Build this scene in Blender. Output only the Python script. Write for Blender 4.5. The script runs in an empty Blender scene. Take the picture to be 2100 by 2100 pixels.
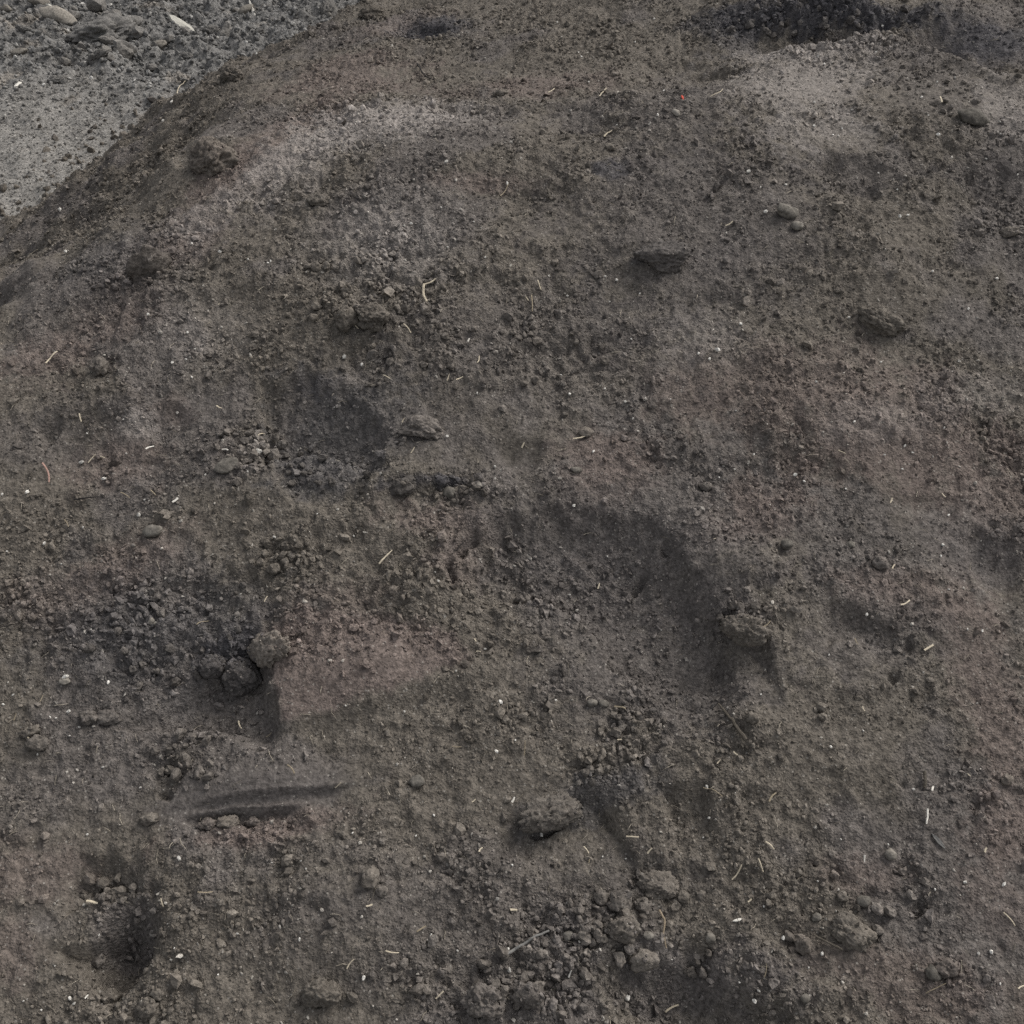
import bpy, bmesh, math, random
import numpy as np
from mathutils import Vector, Matrix, Euler, noise

scene = bpy.context.scene
# ------------------------------------------------------------------ camera, sky, sun, exposure
cam_data = bpy.data.cameras.new('camera')
cam_data.sensor_width = 36.0
cam_data.lens = 18.0 / math.tan(math.radians(25.0))
cam_data.clip_start = 0.05
cam_data.clip_end = 2000.0
cam = bpy.data.objects.new('camera', cam_data)
scene.collection.objects.link(cam)
cam.location = (0.0, 0.0, 1.7)
cam.rotation_euler = (math.radians(50.0), 0.0, 0.0)          # 40 degrees below the horizon
scene.camera = cam

SUN_AZ, SUN_EL = math.radians(56.0), math.radians(46.0)       # azimuth from +Y towards +X: behind the heap, to the right
world = bpy.data.worlds.new('World')
scene.world = world
world.use_nodes = True
wn = world.node_tree
wn.nodes.clear()
w_out = wn.nodes.new('ShaderNodeOutputWorld')
w_bg = wn.nodes.new('ShaderNodeBackground')
w_sky = wn.nodes.new('ShaderNodeTexSky')
w_sky.sky_type = 'NISHITA'
w_sky.sun_disc = False
w_sky.sun_elevation = SUN_EL
w_sky.sun_rotation = SUN_AZ
w_sky.air_density = 1.0
w_sky.dust_density = 4.0
w_sky.ozone_density = 1.0
w_bg.inputs['Strength'].default_value = 0.14
w_grey = wn.nodes.new('ShaderNodeHueSaturation')                # a veil of cloud takes most of the blue out of the sky
w_grey.inputs['Saturation'].default_value = 0.22
wn.links.new(w_sky.outputs['Color'], w_grey.inputs['Color'])
wn.links.new(w_grey.outputs['Color'], w_bg.inputs['Color'])
wn.links.new(w_bg.outputs['Background'], w_out.inputs['Surface'])

sun_data = bpy.data.lights.new('sun', 'SUN')
sun_data.energy = 1.5
sun_data.angle = math.radians(36.0)
sun_data.color = (1.0, 0.955, 0.88)
sun = bpy.data.objects.new('sun', sun_data)
scene.collection.objects.link(sun)
sun_dir = Vector((math.sin(SUN_AZ) * math.cos(SUN_EL), math.cos(SUN_AZ) * math.cos(SUN_EL), math.sin(SUN_EL)))
sun.rotation_euler = sun_dir.to_track_quat('Z', 'Y').to_euler()

vs = scene.view_settings
vs.view_transform = 'Standard'
vs.look = 'None'
vs.exposure = 0.37
vs.gamma = 1.0
scene.cycles.max_bounces = 4
scene.cycles.use_denoising = False

HOLLOWS = [
    (0.1622, 2.5014, 0.1018, 0.105, -0.887, -0.03),
    (-0.4012, 1.661, 0.1604, 0.0711, -0.0462, -0.03),
    (0.1488, 1.3207, 0.2173, 0.1377, -0.0098, -0.02),
    (-0.5546, 1.21, 0.1099, 0.0937, -0.0654, -0.03),
    (-0.2446, 1.239, 0.1581, 0.0535, 0.1667, 0.02),
    (0.2887, 2.0839, 0.0762, 0.0495, -0.0319, 0.018),
    (-0.344, 1.9231, 0.1179, 0.0649, -0.0734, 0.02),
    (0.0487, 3.0898, 0.3823, 0.1782, -0.2327, 0.02),
    (0.7121, 2.6657, 0.1608, 0.1641, -0.0846, 0.012),
    (1.1166, 2.9174, 0.1136, 0.1187, -0.2249, 0.05),
    (-0.5869, 0.8431, 0.0567, 0.0771, -0.2704, -0.045),
    (0.26, 0.7781, 0.1075, 0.049, -0.1364, -0.035),
    (-0.0049, 0.9454, 0.1291, 0.0448, 0.3051, 0.02),
    (-0.2773, 0.8834, 0.1292, 0.0851, -0.0234, 0.02),
    (0.6318, 1.7006, 0.2399, 0.1196, 0.0027, 0.02),
    (0.8248, 1.4244, 0.0761, 0.0601, 0.0325, -0.02),
    (-0.0059, 1.6114, 0.0587, 0.0393, 0.0211, -0.012),
    (-0.4121, 1.0709, 0.1175, 0.0323, 0.1089, 0.012),
    (-0.7818, 1.7548, 0.083, 0.0467, -0.0348, 0.015),
    (-0.8134, 1.6562, 0.1089, 0.0748, 0.0135, -0.02),
    (0.4179, 1.3875, 0.0804, 0.0571, -0.4137, 0.018),
    (-0.1534, 1.3808, 0.0643, 0.0812, 0.0636, 0.015),
    (0.7964, 3.0411, 0.2145, 0.095, -0.2858, 0.05),
]
CUTS = [
    ([(-0.5493, 1.7785), (-0.4789, 1.7985), (-0.3844, 1.7874), (-0.2785, 1.74), (-0.2261, 1.6671), (-0.2336, 1.5853), (-0.2736, 1.5403)], -1, 0.055, 0.055, 0.2),
    ([(-0.6628, 1.6471), (-0.7043, 1.7025), (-0.6876, 1.7422), (-0.6097, 1.7654)], -1, 0.03, 0.03, 0.12),
    ([(-0.0587, 1.2439), (-0.1058, 1.3341), (-0.1057, 1.4009), (-0.0719, 1.4706), (0.0038, 1.5223), (0.1287, 1.5313), (0.2465, 1.4987), (0.3205, 1.4222), (0.3857, 1.2972), (0.3796, 1.2001), (0.3459, 1.12), (0.282, 1.0609)], -1, 0.066, 0.055, 0.3),
    ([(-0.4427, 1.3262), (-0.412, 1.2835), (-0.3955, 1.2229), (-0.3776, 1.1496), (-0.3977, 1.0998)], -1, 0.055, 0.026, 0.18),
    ([(-0.3863, 1.1483), (-0.2829, 1.1655), (-0.1803, 1.1979), (-0.0587, 1.2394)], -1, 0.014, 0.014, 0.12),
    ([(-0.7062, 0.9781), (-0.639, 0.9811), (-0.5807, 0.9516), (-0.5698, 0.9183), (-0.5935, 0.8958)], -1, 0.036, 0.03, 0.12),
    ([(-0.5719, 0.9375), (-0.5424, 0.9082), (-0.5307, 0.8591), (-0.5386, 0.8108), (-0.5829, 0.7497)], -1, 0.065, 0.045, 0.2),
    ([(0.0968, 0.7951), (0.1454, 0.8306), (0.2264, 0.8507), (0.3018, 0.8446), (0.319, 0.8044), (0.3776, 0.7772), (0.4556, 0.7409)], -1, 0.055, 0.04, 0.2),
    ([(-0.005, 1.0258), (0.0158, 1.0114), (0.0449, 1.0064), (0.0803, 1.0247), (0.1303, 1.0601), (0.1562, 1.0722)], -1, 0.04, 0.012, 0.1),
    ([(-0.1881, 2.6785), (-0.1095, 2.6448), (-0.0075, 2.6101), (0.0548, 2.5792)], -1, 0.022, 0.025, 0.09),
    ([(-0.1206, 2.2617), (-0.0068, 2.2628), (0.0957, 2.2567), (0.164, 2.2618)], -1, 0.022, 0.025, 0.09),
    ([(0.6269, 2.292), (0.6822, 2.3144), (0.7723, 2.3075), (0.8265, 2.2915)], -1, 0.032, 0.035, 0.14),
    ([(0.9378, 2.2773), (0.9964, 2.2863), (1.1006, 2.2775), (1.1655, 2.2678)], -1, 0.032, 0.035, 0.14),
    ([(0.5136, 1.3503), (0.5689, 1.352), (0.6031, 1.3339), (0.6135, 1.2826)], -1, 0.024, 0.02, 0.1),
    ([(0.5723, 1.3113), (0.6196, 1.3216), (0.6795, 1.2946), (0.6892, 1.2448)], -1, 0.022, 0.02, 0.1),
    ([(0.7903, 1.477), (0.8409, 1.4888), (0.9142, 1.469)], -1, 0.02, 0.03, 0.12),
    ([(-0.5348, 1.0296), (-0.4799, 1.0405), (-0.4195, 1.0487), (-0.3372, 1.0572), (-0.2413, 1.0635)], -1, 0.014, 0.0025, 0.026),
    ([(-0.5327, 1.0158), (-0.5029, 1.024), (-0.4518, 1.0317), (-0.3908, 1.0343), (-0.324, 1.0373)], -1, 0.024, 0.0025, 0.05),
    ([(-0.5732, 3.2797), (-0.4262, 3.3547), (-0.2965, 3.4942), (-0.1714, 3.5649)], 1, 0.05, 0.03, 0.12),
    ([(-0.3218, 3.4087), (-0.2555, 3.3512), (-0.1407, 3.1777)], -1, 0.035, 0.02, 0.09),
    ([(0.5691, 2.8668), (0.7145, 2.8752), (0.8882, 2.8435), (0.9742, 2.8793)], 1, 0.03, 0.02, 0.12),
    ([(0.9506, 2.8313), (1.0423, 2.7449), (1.1089, 2.598), (1.234, 2.5328)], 1, 0.07, 0.02, 0.2),
    ([(0.4157, 2.7995), (0.4963, 2.8148), (0.5954, 2.7877)], -1, 0.025, 0.015, 0.07),
    ([(-0.8165, 2.1954), (-0.7276, 2.2207), (-0.6137, 2.3171), (-0.5334, 2.4214)], 1, 0.025, 0.03, 0.12),
    ([(-1.4098, 2.8705), (-1.2401, 2.7052), (-0.9732, 2.273)], -1, 0.016, 0.02, 0.07),
    ([(-0.218, 1.5688), (-0.1696, 1.5609), (-0.1026, 1.5747), (-0.0638, 1.5667)], -1, 0.018, 0.01, 0.06),
    ([(-0.0354, 1.6348), (-0.0059, 1.6489), (0.0434, 1.6487), (0.0727, 1.6249)], -1, 0.014, 0.012, 0.06),
    ([(0.3587, 1.2942), (0.3877, 1.2747), (0.4333, 1.2831)], -1, 0.03, 0.012, 0.08),
    ([(0.2314, 1.0556), (0.2738, 1.0629), (0.316, 1.0682)], -1, 0.03, 0.012, 0.08),
    ([(-0.9171, 1.7145), (-0.8799, 1.7307), (-0.8468, 1.7155)], -1, 0.025, 0.02, 0.09),
    ([(-0.3478, 1.8462), (-0.2861, 1.8622), (-0.2121, 1.8365)], -1, 0.02, 0.02, 0.1),
    ([(0.0354, 1.8719), (0.0979, 1.8634), (0.1712, 1.8705)], -1, 0.011, 0.01, 0.06),
    ([(0.3235, 1.9665), (0.3972, 1.9682), (0.4692, 1.9488)], -1, 0.01, 0.01, 0.06),
    ([(0.4811, 1.7841), (0.5637, 1.7964), (0.6427, 1.782)], -1, 0.01, 0.01, 0.06),
    ([(-0.6167, 1.3779), (-0.5535, 1.3937), (-0.4771, 1.3806)], -1, 0.012, 0.012, 0.07),
    ([(-0.3812, 1.4633), (-0.307, 1.4797), (-0.2315, 1.473)], -1, 0.01, 0.01, 0.06),
    ([(-0.2203, 0.9981), (-0.1548, 1.0112), (-0.0882, 1.0032)], -1, 0.01, 0.01, 0.06),
    ([(0.4091, 1.0783), (0.4867, 1.0871), (0.5534, 1.0741)], -1, 0.008, 0.01, 0.06),
    ([(0.1759, 0.9591), (0.2412, 0.9507), (0.2987, 0.9546)], -1, 0.011, 0.01, 0.05),
    ([(-0.652, 1.9882), (-0.567, 2.0058), (-0.4778, 1.9881)], -1, 0.012, 0.012, 0.08),
    ([(-0.157, 2.0144), (-0.0712, 2.0268), (0.0151, 2.0143)], -1, 0.01, 0.01, 0.06),
    ([(0.7896, 2.0433), (0.8821, 2.0652), (0.9679, 2.0529)], -1, 0.011, 0.012, 0.07),
    ([(0.6944, 1.5382), (0.7655, 1.5522), (0.8224, 1.5411)], -1, 0.01, 0.01, 0.06),
    ([(-0.8528, 1.3347), (-0.7821, 1.3487), (-0.7037, 1.3315)], -1, 0.011, 0.012, 0.07),
    ([(0.4246, 0.9848), (0.4923, 0.9935), (0.5488, 0.9802)], -1, 0.008, 0.01, 0.05),
    ([(-0.3906, 0.8963), (-0.3253, 0.8986), (-0.2592, 0.8842)], -1, 0.01, 0.01, 0.06),
    ([(-0.1467, 0.834), (-0.092, 0.844), (-0.0285, 0.8345)], -1, 0.011, 0.012, 0.06),
    ([(0.3162, 2.8792), (0.4377, 2.88), (0.5505, 2.8292)], -1, 0.012, 0.012, 0.07),
    ([(-0.5874, 3.0736), (-0.4813, 3.1645), (-0.3706, 3.258)], 1, 0.024, 0.02, 0.1),
]
GROOVES = [
    ([(-0.0578, 1.4775), (-0.081, 1.456), (-0.1009, 1.4277)], 0.006, 0.022),
    ([(-0.1172, 1.4134), (-0.1076, 1.4006), (-0.0963, 1.3903)], 0.007, 0.022),
    ([(-0.5689, 1.0555), (-0.5548, 1.0555), (-0.5398, 1.0506)], 0.007, 0.018),
    ([(0.6237, 1.2248), (0.6347, 1.2205), (0.6403, 1.2159)], 0.008, 0.014),
    ([(0.2135, 1.4051), (0.2332, 1.4263), (0.2404, 1.4393)], 0.006, 0.02),
    ([(0.268, 1.4647), (0.281, 1.4499)], 0.006, 0.02),
    ([(-0.4105, 1.5638), (-0.3299, 1.5291), (-0.2545, 1.5407)], 0.02, 0.012),
    ([(0.6121, 0.8993), (0.624, 0.8803)], 0.012, 0.02),
    ([(0.0117, 1.0116), (0.0449, 1.0039), (0.0803, 1.0231), (0.1199, 1.0545)], 0.007, 0.035),
    ([(-1.234, 2.6693), (-1.2125, 2.7023)], 0.01, 0.03),
]
TEXTURES = [
    (0.1193, 1.4934, 0.1627, 0.0353, 0.0028, -0.15),
    (-0.2421, 1.2265, 0.1657, 0.0535, 0.1613, -0.5),
    (-0.4001, 1.0509, 0.1575, 0.0276, 0.1357, -1.8),
    (0.0039, 1.6253, 0.0787, 0.0386, 0.0666, -0.4),
    (-0.6012, 0.8755, 0.0329, 0.0418, 0.1044, -0.1),
    (0.3268, 0.7889, 0.0817, 0.0283, -0.2133, -0.15),
    (0.3384, 1.2708, 0.0614, 0.0922, -0.2222, -0.1),
    (-0.4165, 1.7639, 0.156, 0.0323, -0.0799, 0.0),
    (-0.5961, 1.7425, 0.0949, 0.034, -0.0907, -0.4),
    (0.0476, 3.0115, 0.4034, 0.1802, -0.2213, -0.15),
    (-1.0142, 2.867, 0.2806, 0.4108, 0.2502, 0.25),
    (0.7479, 2.2822, 0.0778, 0.0253, -0.1104, -0.3),
    (-0.2854, 1.9965, 0.2053, 0.1765, -0.0494, 0.35),
    (-0.4939, 1.6543, 0.0686, 0.0603, 0.4856, 0.9),
    (-0.3659, 1.5951, 0.0785, 0.0591, -0.0328, 0.5),
    (0.1946, 1.1532, 0.0588, 0.0523, -0.521, 0.7),
    (0.1395, 1.0795, 0.0513, 0.0385, 0.0314, 0.5),
    (-0.4153, 1.4215, 0.0673, 0.0451, -0.0945, 0.5),
    (-0.5302, 1.1036, 0.0644, 0.0674, -0.1189, 0.7),
    (-0.6276, 0.919, 0.0578, 0.041, -0.1863, 0.5),
    (0.1073, 0.8722, 0.1358, 0.0681, -0.0307, 0.7),
    (-0.6042, 1.2857, 0.1365, 0.0686, -0.0051, 0.45),
    (-0.1026, 1.5616, 0.0967, 0.0226, -0.0462, 0.6),
    (0.5135, 0.9084, 0.1289, 0.0673, -0.0098, 0.35),
    (0.7957, 2.9731, 0.2241, 0.057, -0.297, 2.2),
    (0.3986, 1.3012, 0.0605, 0.0418, -0.2405, 0.8),
    (0.8848, 2.8309, 0.1016, 0.1024, -0.1559, 0.3),
    (-0.4517, 1.0155, 0.0938, 0.0255, -0.0267, 0.4),
    (-0.4773, 1.2686, 0.0612, 0.0259, 0.1181, 0.7),
    (-0.2478, 2.0895, 0.122, 0.0926, -0.0742, 0.3),
    (0.0144, 1.8188, 0.1668, 0.0759, 0.1452, 0.4),
    (0.7263, 1.6886, 0.1656, 0.0874, 0.0899, 0.25),
    (-0.0281, 0.7903, 0.2026, 0.0471, -0.0037, 0.4),
    (-0.6511, 1.9126, 0.1167, 0.0983, -0.0057, 0.3),
]
PATCHES = [
    (-0.4383, 2.9283, 0.1693, 0.1623, 0.672, 0.8, 'umber'),
    (-0.5398, 2.4621, 0.2565, 0.0856, 1.1744, 0.8, 'umber'),
    (-0.6062, 2.3446, 0.1175, 0.0775, 0.9008, 0.8, 'umber'),
    (-0.7049, 2.1567, 0.1096, 0.066, 0.5515, 0.8, 'umber'),
    (-0.7882, 1.9514, 0.0807, 0.0883, 0.5819, 0.6, 'umber'),
    (-0.9351, 1.8722, 0.1101, 0.0612, 0.3066, 0.8, 'umber'),
    (-0.0751, 2.2606, 0.1022, 0.0204, 0.0298, 0.75, 'umber'),
    (0.058, 2.7686, 0.1966, 0.0753, -0.0105, 0.75, 'umber'),
    (-0.7418, 1.633, 0.0849, 0.0589, -0.1221, 0.7, 'umber'),
    (-0.6823, 1.4256, 0.0969, 0.049, 0.3774, 0.7, 'umber'),
    (-0.1291, 1.4948, 0.1049, 0.0385, -0.173, 0.8, 'umber'),
    (-0.0988, 1.4228, 0.042, 0.0417, 0.1559, 0.7, 'umber'),
    (0.1796, 1.6034, 0.0881, 0.0746, 0.5689, 0.9, 'umber'),
    (0.4418, 1.5115, 0.1127, 0.0559, 0.3909, 0.9, 'umber'),
    (0.5938, 1.7316, 0.2542, 0.111, -0.1858, 0.7, 'umber'),
    (0.7395, 1.6421, 0.2254, 0.089, -0.0939, 0.7, 'umber'),
    (0.8711, 1.5392, 0.1107, 0.1128, 0.0704, 0.7, 'umber'),
    (0.6725, 1.3632, 0.135, 0.0436, -0.1515, 0.75, 'umber'),
    (0.8077, 1.1891, 0.0622, 0.2063, 0.0497, 0.8, 'umber'),
    (0.7665, 0.9996, 0.057, 0.0641, -0.0238, 0.8, 'umber'),
    (-0.3899, 1.0029, 0.1148, 0.0277, 0.1452, 0.8, 'umber'),
    (-0.749, 0.9485, 0.0729, 0.0459, 0.027, 0.65, 'umber'),
    (-0.7497, 0.8468, 0.0351, 0.0428, 0.0294, 0.6, 'umber'),
    (0.5464, 0.9371, 0.0605, 0.033, -0.0226, 0.65, 'umber'),
    (0.5854, 0.7859, 0.1404, 0.0433, -0.188, 0.65, 'umber'),
    (-0.6495, 1.7362, 0.0622, 0.0233, -0.0481, 0.5, 'umber'),
    (0.328, 1.7535, 0.0798, 0.0547, -0.1035, 0.5, 'umber'),
    (-0.3319, 1.3261, 0.1074, 0.0461, 0.162, 0.5, 'umber'),
    (-0.3187, 3.3565, 0.1396, 0.1046, 0.3228, 0.5, 'umber'),
    (0.7332, 0.8946, 0.0557, 0.0521, -0.0115, 0.5, 'umber'),
    (-0.807, 1.3805, 0.1026, 0.0476, -0.0026, 0.45, 'umber'),
    (0.3691, 2.1414, 0.2508, 0.2299, -0.0807, 0.7, 'slate'),
    (0.1758, 1.4464, 0.2444, 0.1011, -0.0994, 0.8, 'slate'),
    (0.2577, 1.2508, 0.1758, 0.1274, 0.1224, 0.75, 'slate'),
    (-0.0531, 0.8873, 0.264, 0.0937, 0.041, 0.6, 'slate'),
    (0.2904, 0.8025, 0.1294, 0.0448, -0.1393, 0.85, 'slate'),
    (-0.5942, 0.8775, 0.0485, 0.0428, 0.026, 0.8, 'slate'),
    (0.0354, 1.8719, 0.2407, 0.1396, 0.0827, 0.55, 'slate'),
    (0.8392, 1.4553, 0.1082, 0.0554, 0.0679, 0.7, 'slate'),
    (0.6087, 1.2915, 0.1107, 0.0603, 0.0471, 0.6, 'slate'),
    (-0.4085, 1.0507, 0.1412, 0.0241, 0.1241, 0.75, 'slate'),
    (-0.7752, 1.0641, 0.0587, 0.0489, 0.029, 0.6, 'slate'),
    (0.7479, 2.2822, 0.1201, 0.0705, -0.2001, 0.7, 'slate'),
    (1.0309, 2.2686, 0.0916, 0.043, 0.0124, 0.7, 'slate'),
    (-0.7944, 2.093, 0.174, 0.0946, 0.7037, 0.45, 'slate'),
    (0.1773, 2.5409, 0.0768, 0.1017, -0.3637, 0.7, 'slate'),
    (-0.8962, 1.6937, 0.0866, 0.0601, 0.0954, 0.6, 'slate'),
    (0.3665, 2.5069, 0.1333, 0.2508, -0.31, 0.6, 'slate'),
    (0.9655, 2.6004, 0.1396, 0.1921, -0.2352, 0.5, 'slate'),
    (-0.5898, 1.3175, 0.176, 0.0843, -0.0294, 0.7, 'bluish'),
    (-0.3297, 1.687, 0.1171, 0.115, -0.185, 0.75, 'bluish'),  # shade on the right side of the bowl pit, painted into the colour
    (-0.3552, 1.5874, 0.0877, 0.0558, -0.0176, 0.6, 'bluish'),
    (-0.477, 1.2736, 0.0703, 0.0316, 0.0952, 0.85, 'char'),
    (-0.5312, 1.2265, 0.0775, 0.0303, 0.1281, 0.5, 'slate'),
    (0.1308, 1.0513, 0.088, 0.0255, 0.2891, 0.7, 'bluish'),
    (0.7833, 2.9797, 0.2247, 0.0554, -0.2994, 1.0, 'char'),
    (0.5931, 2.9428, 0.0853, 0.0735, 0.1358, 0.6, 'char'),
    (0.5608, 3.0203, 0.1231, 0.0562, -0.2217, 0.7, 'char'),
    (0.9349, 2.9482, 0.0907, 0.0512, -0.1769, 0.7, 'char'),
    (1.1748, 2.8295, 0.1411, 0.0611, -0.6179, 0.9, 'char'),  # shadow band under the far right hump, painted dark
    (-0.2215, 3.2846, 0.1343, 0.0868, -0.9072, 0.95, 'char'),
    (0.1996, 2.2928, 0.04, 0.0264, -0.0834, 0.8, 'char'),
    (-0.3854, 1.7754, 0.0556, 0.0238, -0.2407, 0.6, 'char'),  # shaded back wall of the bowl pit, painted dark
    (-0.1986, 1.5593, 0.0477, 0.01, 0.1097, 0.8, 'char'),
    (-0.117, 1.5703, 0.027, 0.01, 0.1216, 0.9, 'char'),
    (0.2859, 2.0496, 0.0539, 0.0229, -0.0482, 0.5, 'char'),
    (-0.8593, 2.1308, 0.1169, 0.0927, 0.4217, 0.4, 'bluish'),
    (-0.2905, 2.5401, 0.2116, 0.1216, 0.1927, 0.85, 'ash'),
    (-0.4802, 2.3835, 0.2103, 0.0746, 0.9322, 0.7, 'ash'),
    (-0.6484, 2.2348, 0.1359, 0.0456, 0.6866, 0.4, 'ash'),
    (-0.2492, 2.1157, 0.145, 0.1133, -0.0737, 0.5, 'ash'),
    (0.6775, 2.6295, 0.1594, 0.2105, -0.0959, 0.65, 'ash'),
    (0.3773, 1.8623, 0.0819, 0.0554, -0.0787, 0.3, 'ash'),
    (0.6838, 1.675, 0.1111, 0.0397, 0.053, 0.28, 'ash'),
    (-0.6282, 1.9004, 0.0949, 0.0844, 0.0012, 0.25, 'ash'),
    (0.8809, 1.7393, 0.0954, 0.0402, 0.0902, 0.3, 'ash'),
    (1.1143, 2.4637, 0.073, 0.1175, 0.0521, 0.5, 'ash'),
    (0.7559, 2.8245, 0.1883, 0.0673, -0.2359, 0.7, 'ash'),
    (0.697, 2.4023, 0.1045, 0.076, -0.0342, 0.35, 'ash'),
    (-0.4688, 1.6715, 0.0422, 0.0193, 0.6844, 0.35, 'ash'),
    (-0.7128, 1.7098, 0.0386, 0.0278, 0.1347, 0.5, 'ash'),  # lit left wall of the bowl pit, painted pale
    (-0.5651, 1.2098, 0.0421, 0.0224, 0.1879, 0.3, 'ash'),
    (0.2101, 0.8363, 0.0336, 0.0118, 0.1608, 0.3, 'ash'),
]
SLABS = [
    ([(-0.4228, 1.3005), (-0.3696, 1.3368), (-0.2506, 1.3275), (-0.0959, 1.3025), (-0.0694, 1.2452), (-0.2062, 1.1943), (-0.3259, 1.1582), (-0.3756, 1.1521), (-0.4024, 1.2389)], 1.0, 'umber'),
    ([(-0.4599, 0.9755), (-0.4169, 1.0119), (-0.34, 1.0173), (-0.2717, 1.0123), (-0.3362, 0.9872), (-0.4084, 0.9658)], 0.8, 'umber'),
]
PALE_GRIT = [
    (-0.2492, 2.1157, 0.1561, 0.1201, -0.0739, 0.22),
    (-0.6282, 1.9004, 0.0949, 0.0844, 0.0012, 0.15),
    (0.3773, 1.8623, 0.0819, 0.0616, -0.0787, 0.2),
    (0.6838, 1.675, 0.1312, 0.0498, 0.0519, 0.15),
    (0.6983, 2.5454, 0.1814, 0.2112, -0.0138, 0.2),
    (-0.3338, 2.4758, 0.2633, 0.1784, -0.2904, 0.2),
    (0.8809, 1.7393, 0.0954, 0.0459, 0.0902, 0.15),
    (1.1056, 2.4537, 0.0733, 0.1173, 0.0642, 0.2),
    (0.1288, 1.8391, 0.1241, 0.0602, -0.0055, 0.1),
    (-0.4858, 1.6639, 0.0689, 0.052, 0.4815, 0.1),
]
# ------------------------------------------------------------------ height of the heap and of the yard
def hash2(ix, iy, seed):
    h = (ix.astype(np.int64) * 374761393 + iy.astype(np.int64) * 668265263 + seed * 1442695041) & 0xFFFFFFFF
    h = ((h ^ (h >> 13)) * 1274126177) & 0xFFFFFFFF
    h = ((h ^ (h >> 16)) * 2246822519) & 0xFFFFFFFF
    return ((h ^ (h >> 15)) & 0xFFFFFF) / float(0x1000000)

def perlin(x, y, seed=0):
    ix = np.floor(x); iy = np.floor(y); fx = x - ix; fy = y - iy
    u = fx * fx * fx * (fx * (fx * 6 - 15) + 10); v = fy * fy * fy * (fy * (fy * 6 - 15) + 10)
    def g(ox, oy):
        a = hash2(ix + ox, iy + oy, seed) * 6.2831853
        return np.cos(a) * (fx - ox) + np.sin(a) * (fy - oy)
    n0 = g(0, 0) * (1 - u) + g(1, 0) * u
    n1 = g(0, 1) * (1 - u) + g(1, 1) * u
    return (n0 * (1 - v) + n1 * v) * 1.5

def domes(x, y, cell, prob, r0, r1, seed):
    """half-buried lumps on a jittered lattice: rounded nodules standing out of the soil"""
    out = np.zeros_like(x)
    cx = np.floor(x / cell); cy = np.floor(y / cell)
    for ox in (-1, 0, 1):
        for oy in (-1, 0, 1):
            ix = cx + ox; iy = cy + oy
            px = (ix + 0.1 + 0.8 * hash2(ix, iy, seed)) * cell
            py = (iy + 0.1 + 0.8 * hash2(ix, iy, seed + 1)) * cell
            k = hash2(ix, iy, seed + 2)
            r = r0 + (r1 - r0) * hash2(ix, iy, seed + 3) ** 2.0
            an = hash2(ix, iy, seed + 4) * 3.14159
            dx = x - px; dy = y - py
            ex = dx * np.cos(an) + dy * np.sin(an); ey = (dy * np.cos(an) - dx * np.sin(an)) * 1.35
            q = np.clip(r * r - ex * ex - ey * ey, 0, None)
            out = np.maximum(out, np.where(k < prob, q / r * 0.62, 0))
    return out

def sstep(a, b, v):
    t = np.clip((v - a) / (b - a), 0, 1)
    return t * t * (3 - 2 * t)

def polydist(x, y, pts):
    """distance, side (+ left of travel) and run fraction along an open polyline"""
    best = np.full(x.shape, 1e9); side = np.ones(x.shape); run = np.zeros(x.shape)
    seg = [math.hypot(pts[i + 1][0] - pts[i][0], pts[i + 1][1] - pts[i][1]) for i in range(len(pts) - 1)]
    tot = sum(seg); acc = 0.0
    for i in range(len(pts) - 1):
        ax, ay = pts[i]; bx, by = pts[i + 1]
        dx, dy = bx - ax, by - ay
        t = np.clip(((x - ax) * dx + (y - ay) * dy) / max(dx * dx + dy * dy, 1e-12), 0, 1)
        d = np.hypot(x - ax - t * dx, y - ay - t * dy)
        m = d < best
        best = np.where(m, d, best)
        side = np.where(m, np.sign(dx * (y - ay) - dy * (x - ax)), side)
        run = np.where(m, (acc + t * seg[i]) / tot, run)
        acc += seg[i]
    return best, side, run

FOOT = [(-2.05, 0.2), (-1.97, 1.5), (-1.88, 2.5), (-1.79, 3.45), (-1.56, 4.25), (-1.10, 4.65), (-0.52, 5.0), (0.05, 5.5), (0.7, 6.6), (2.2, 7.0), (3.6, 6.2), (4.3, 4.0), (4.0, 1.5), (3.2, 0.2)]

def smin(a, b, k):
    h = np.clip(0.5 + 0.5 * (b - a) / k, 0, 1)
    return b * (1 - h) + a * h - k * h * (1 - h)

def heap_base(x, y):
    d, s, _ = polydist(x, y, FOOT)
    d = d * -s + 0.09 * perlin(x / 0.42, y / 0.42, 61) + 0.05 * perlin(x / 0.13, y / 0.13, 62) + 0.02 * perlin(x / 0.05, y / 0.05, 63)
    side = 0.62 * d                                          # repose slope rising inside the foot line
    front = 0.10 + 0.412 * (y - 0.746) + 0.02 * np.sin(x * 1.7 + 0.6)
    top = 0.80 + 0.085 * x + 0.09 * sstep(2.75, 3.4, y) * np.clip((y - 2.6), 0, 1.6) * 1.6 * sstep(-0.25, 0.5, x) - 0.05 * sstep(2.4, 2.75, y)
    top = top - 0.06 * np.clip(x - 1.2, 0, 5)
    h = smin(front, top, 0.14)
    return smin(h, side, 0.07)

def in_ellipse(x, y, e):
    cx, cy, rx, ry, rot = e[:5]
    c, s = math.cos(rot), math.sin(rot)
    dx, dy = x - cx, y - cy
    return ((dx * c + dy * s) / rx) ** 2 + ((dy * c - dx * s) / ry) ** 2

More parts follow.
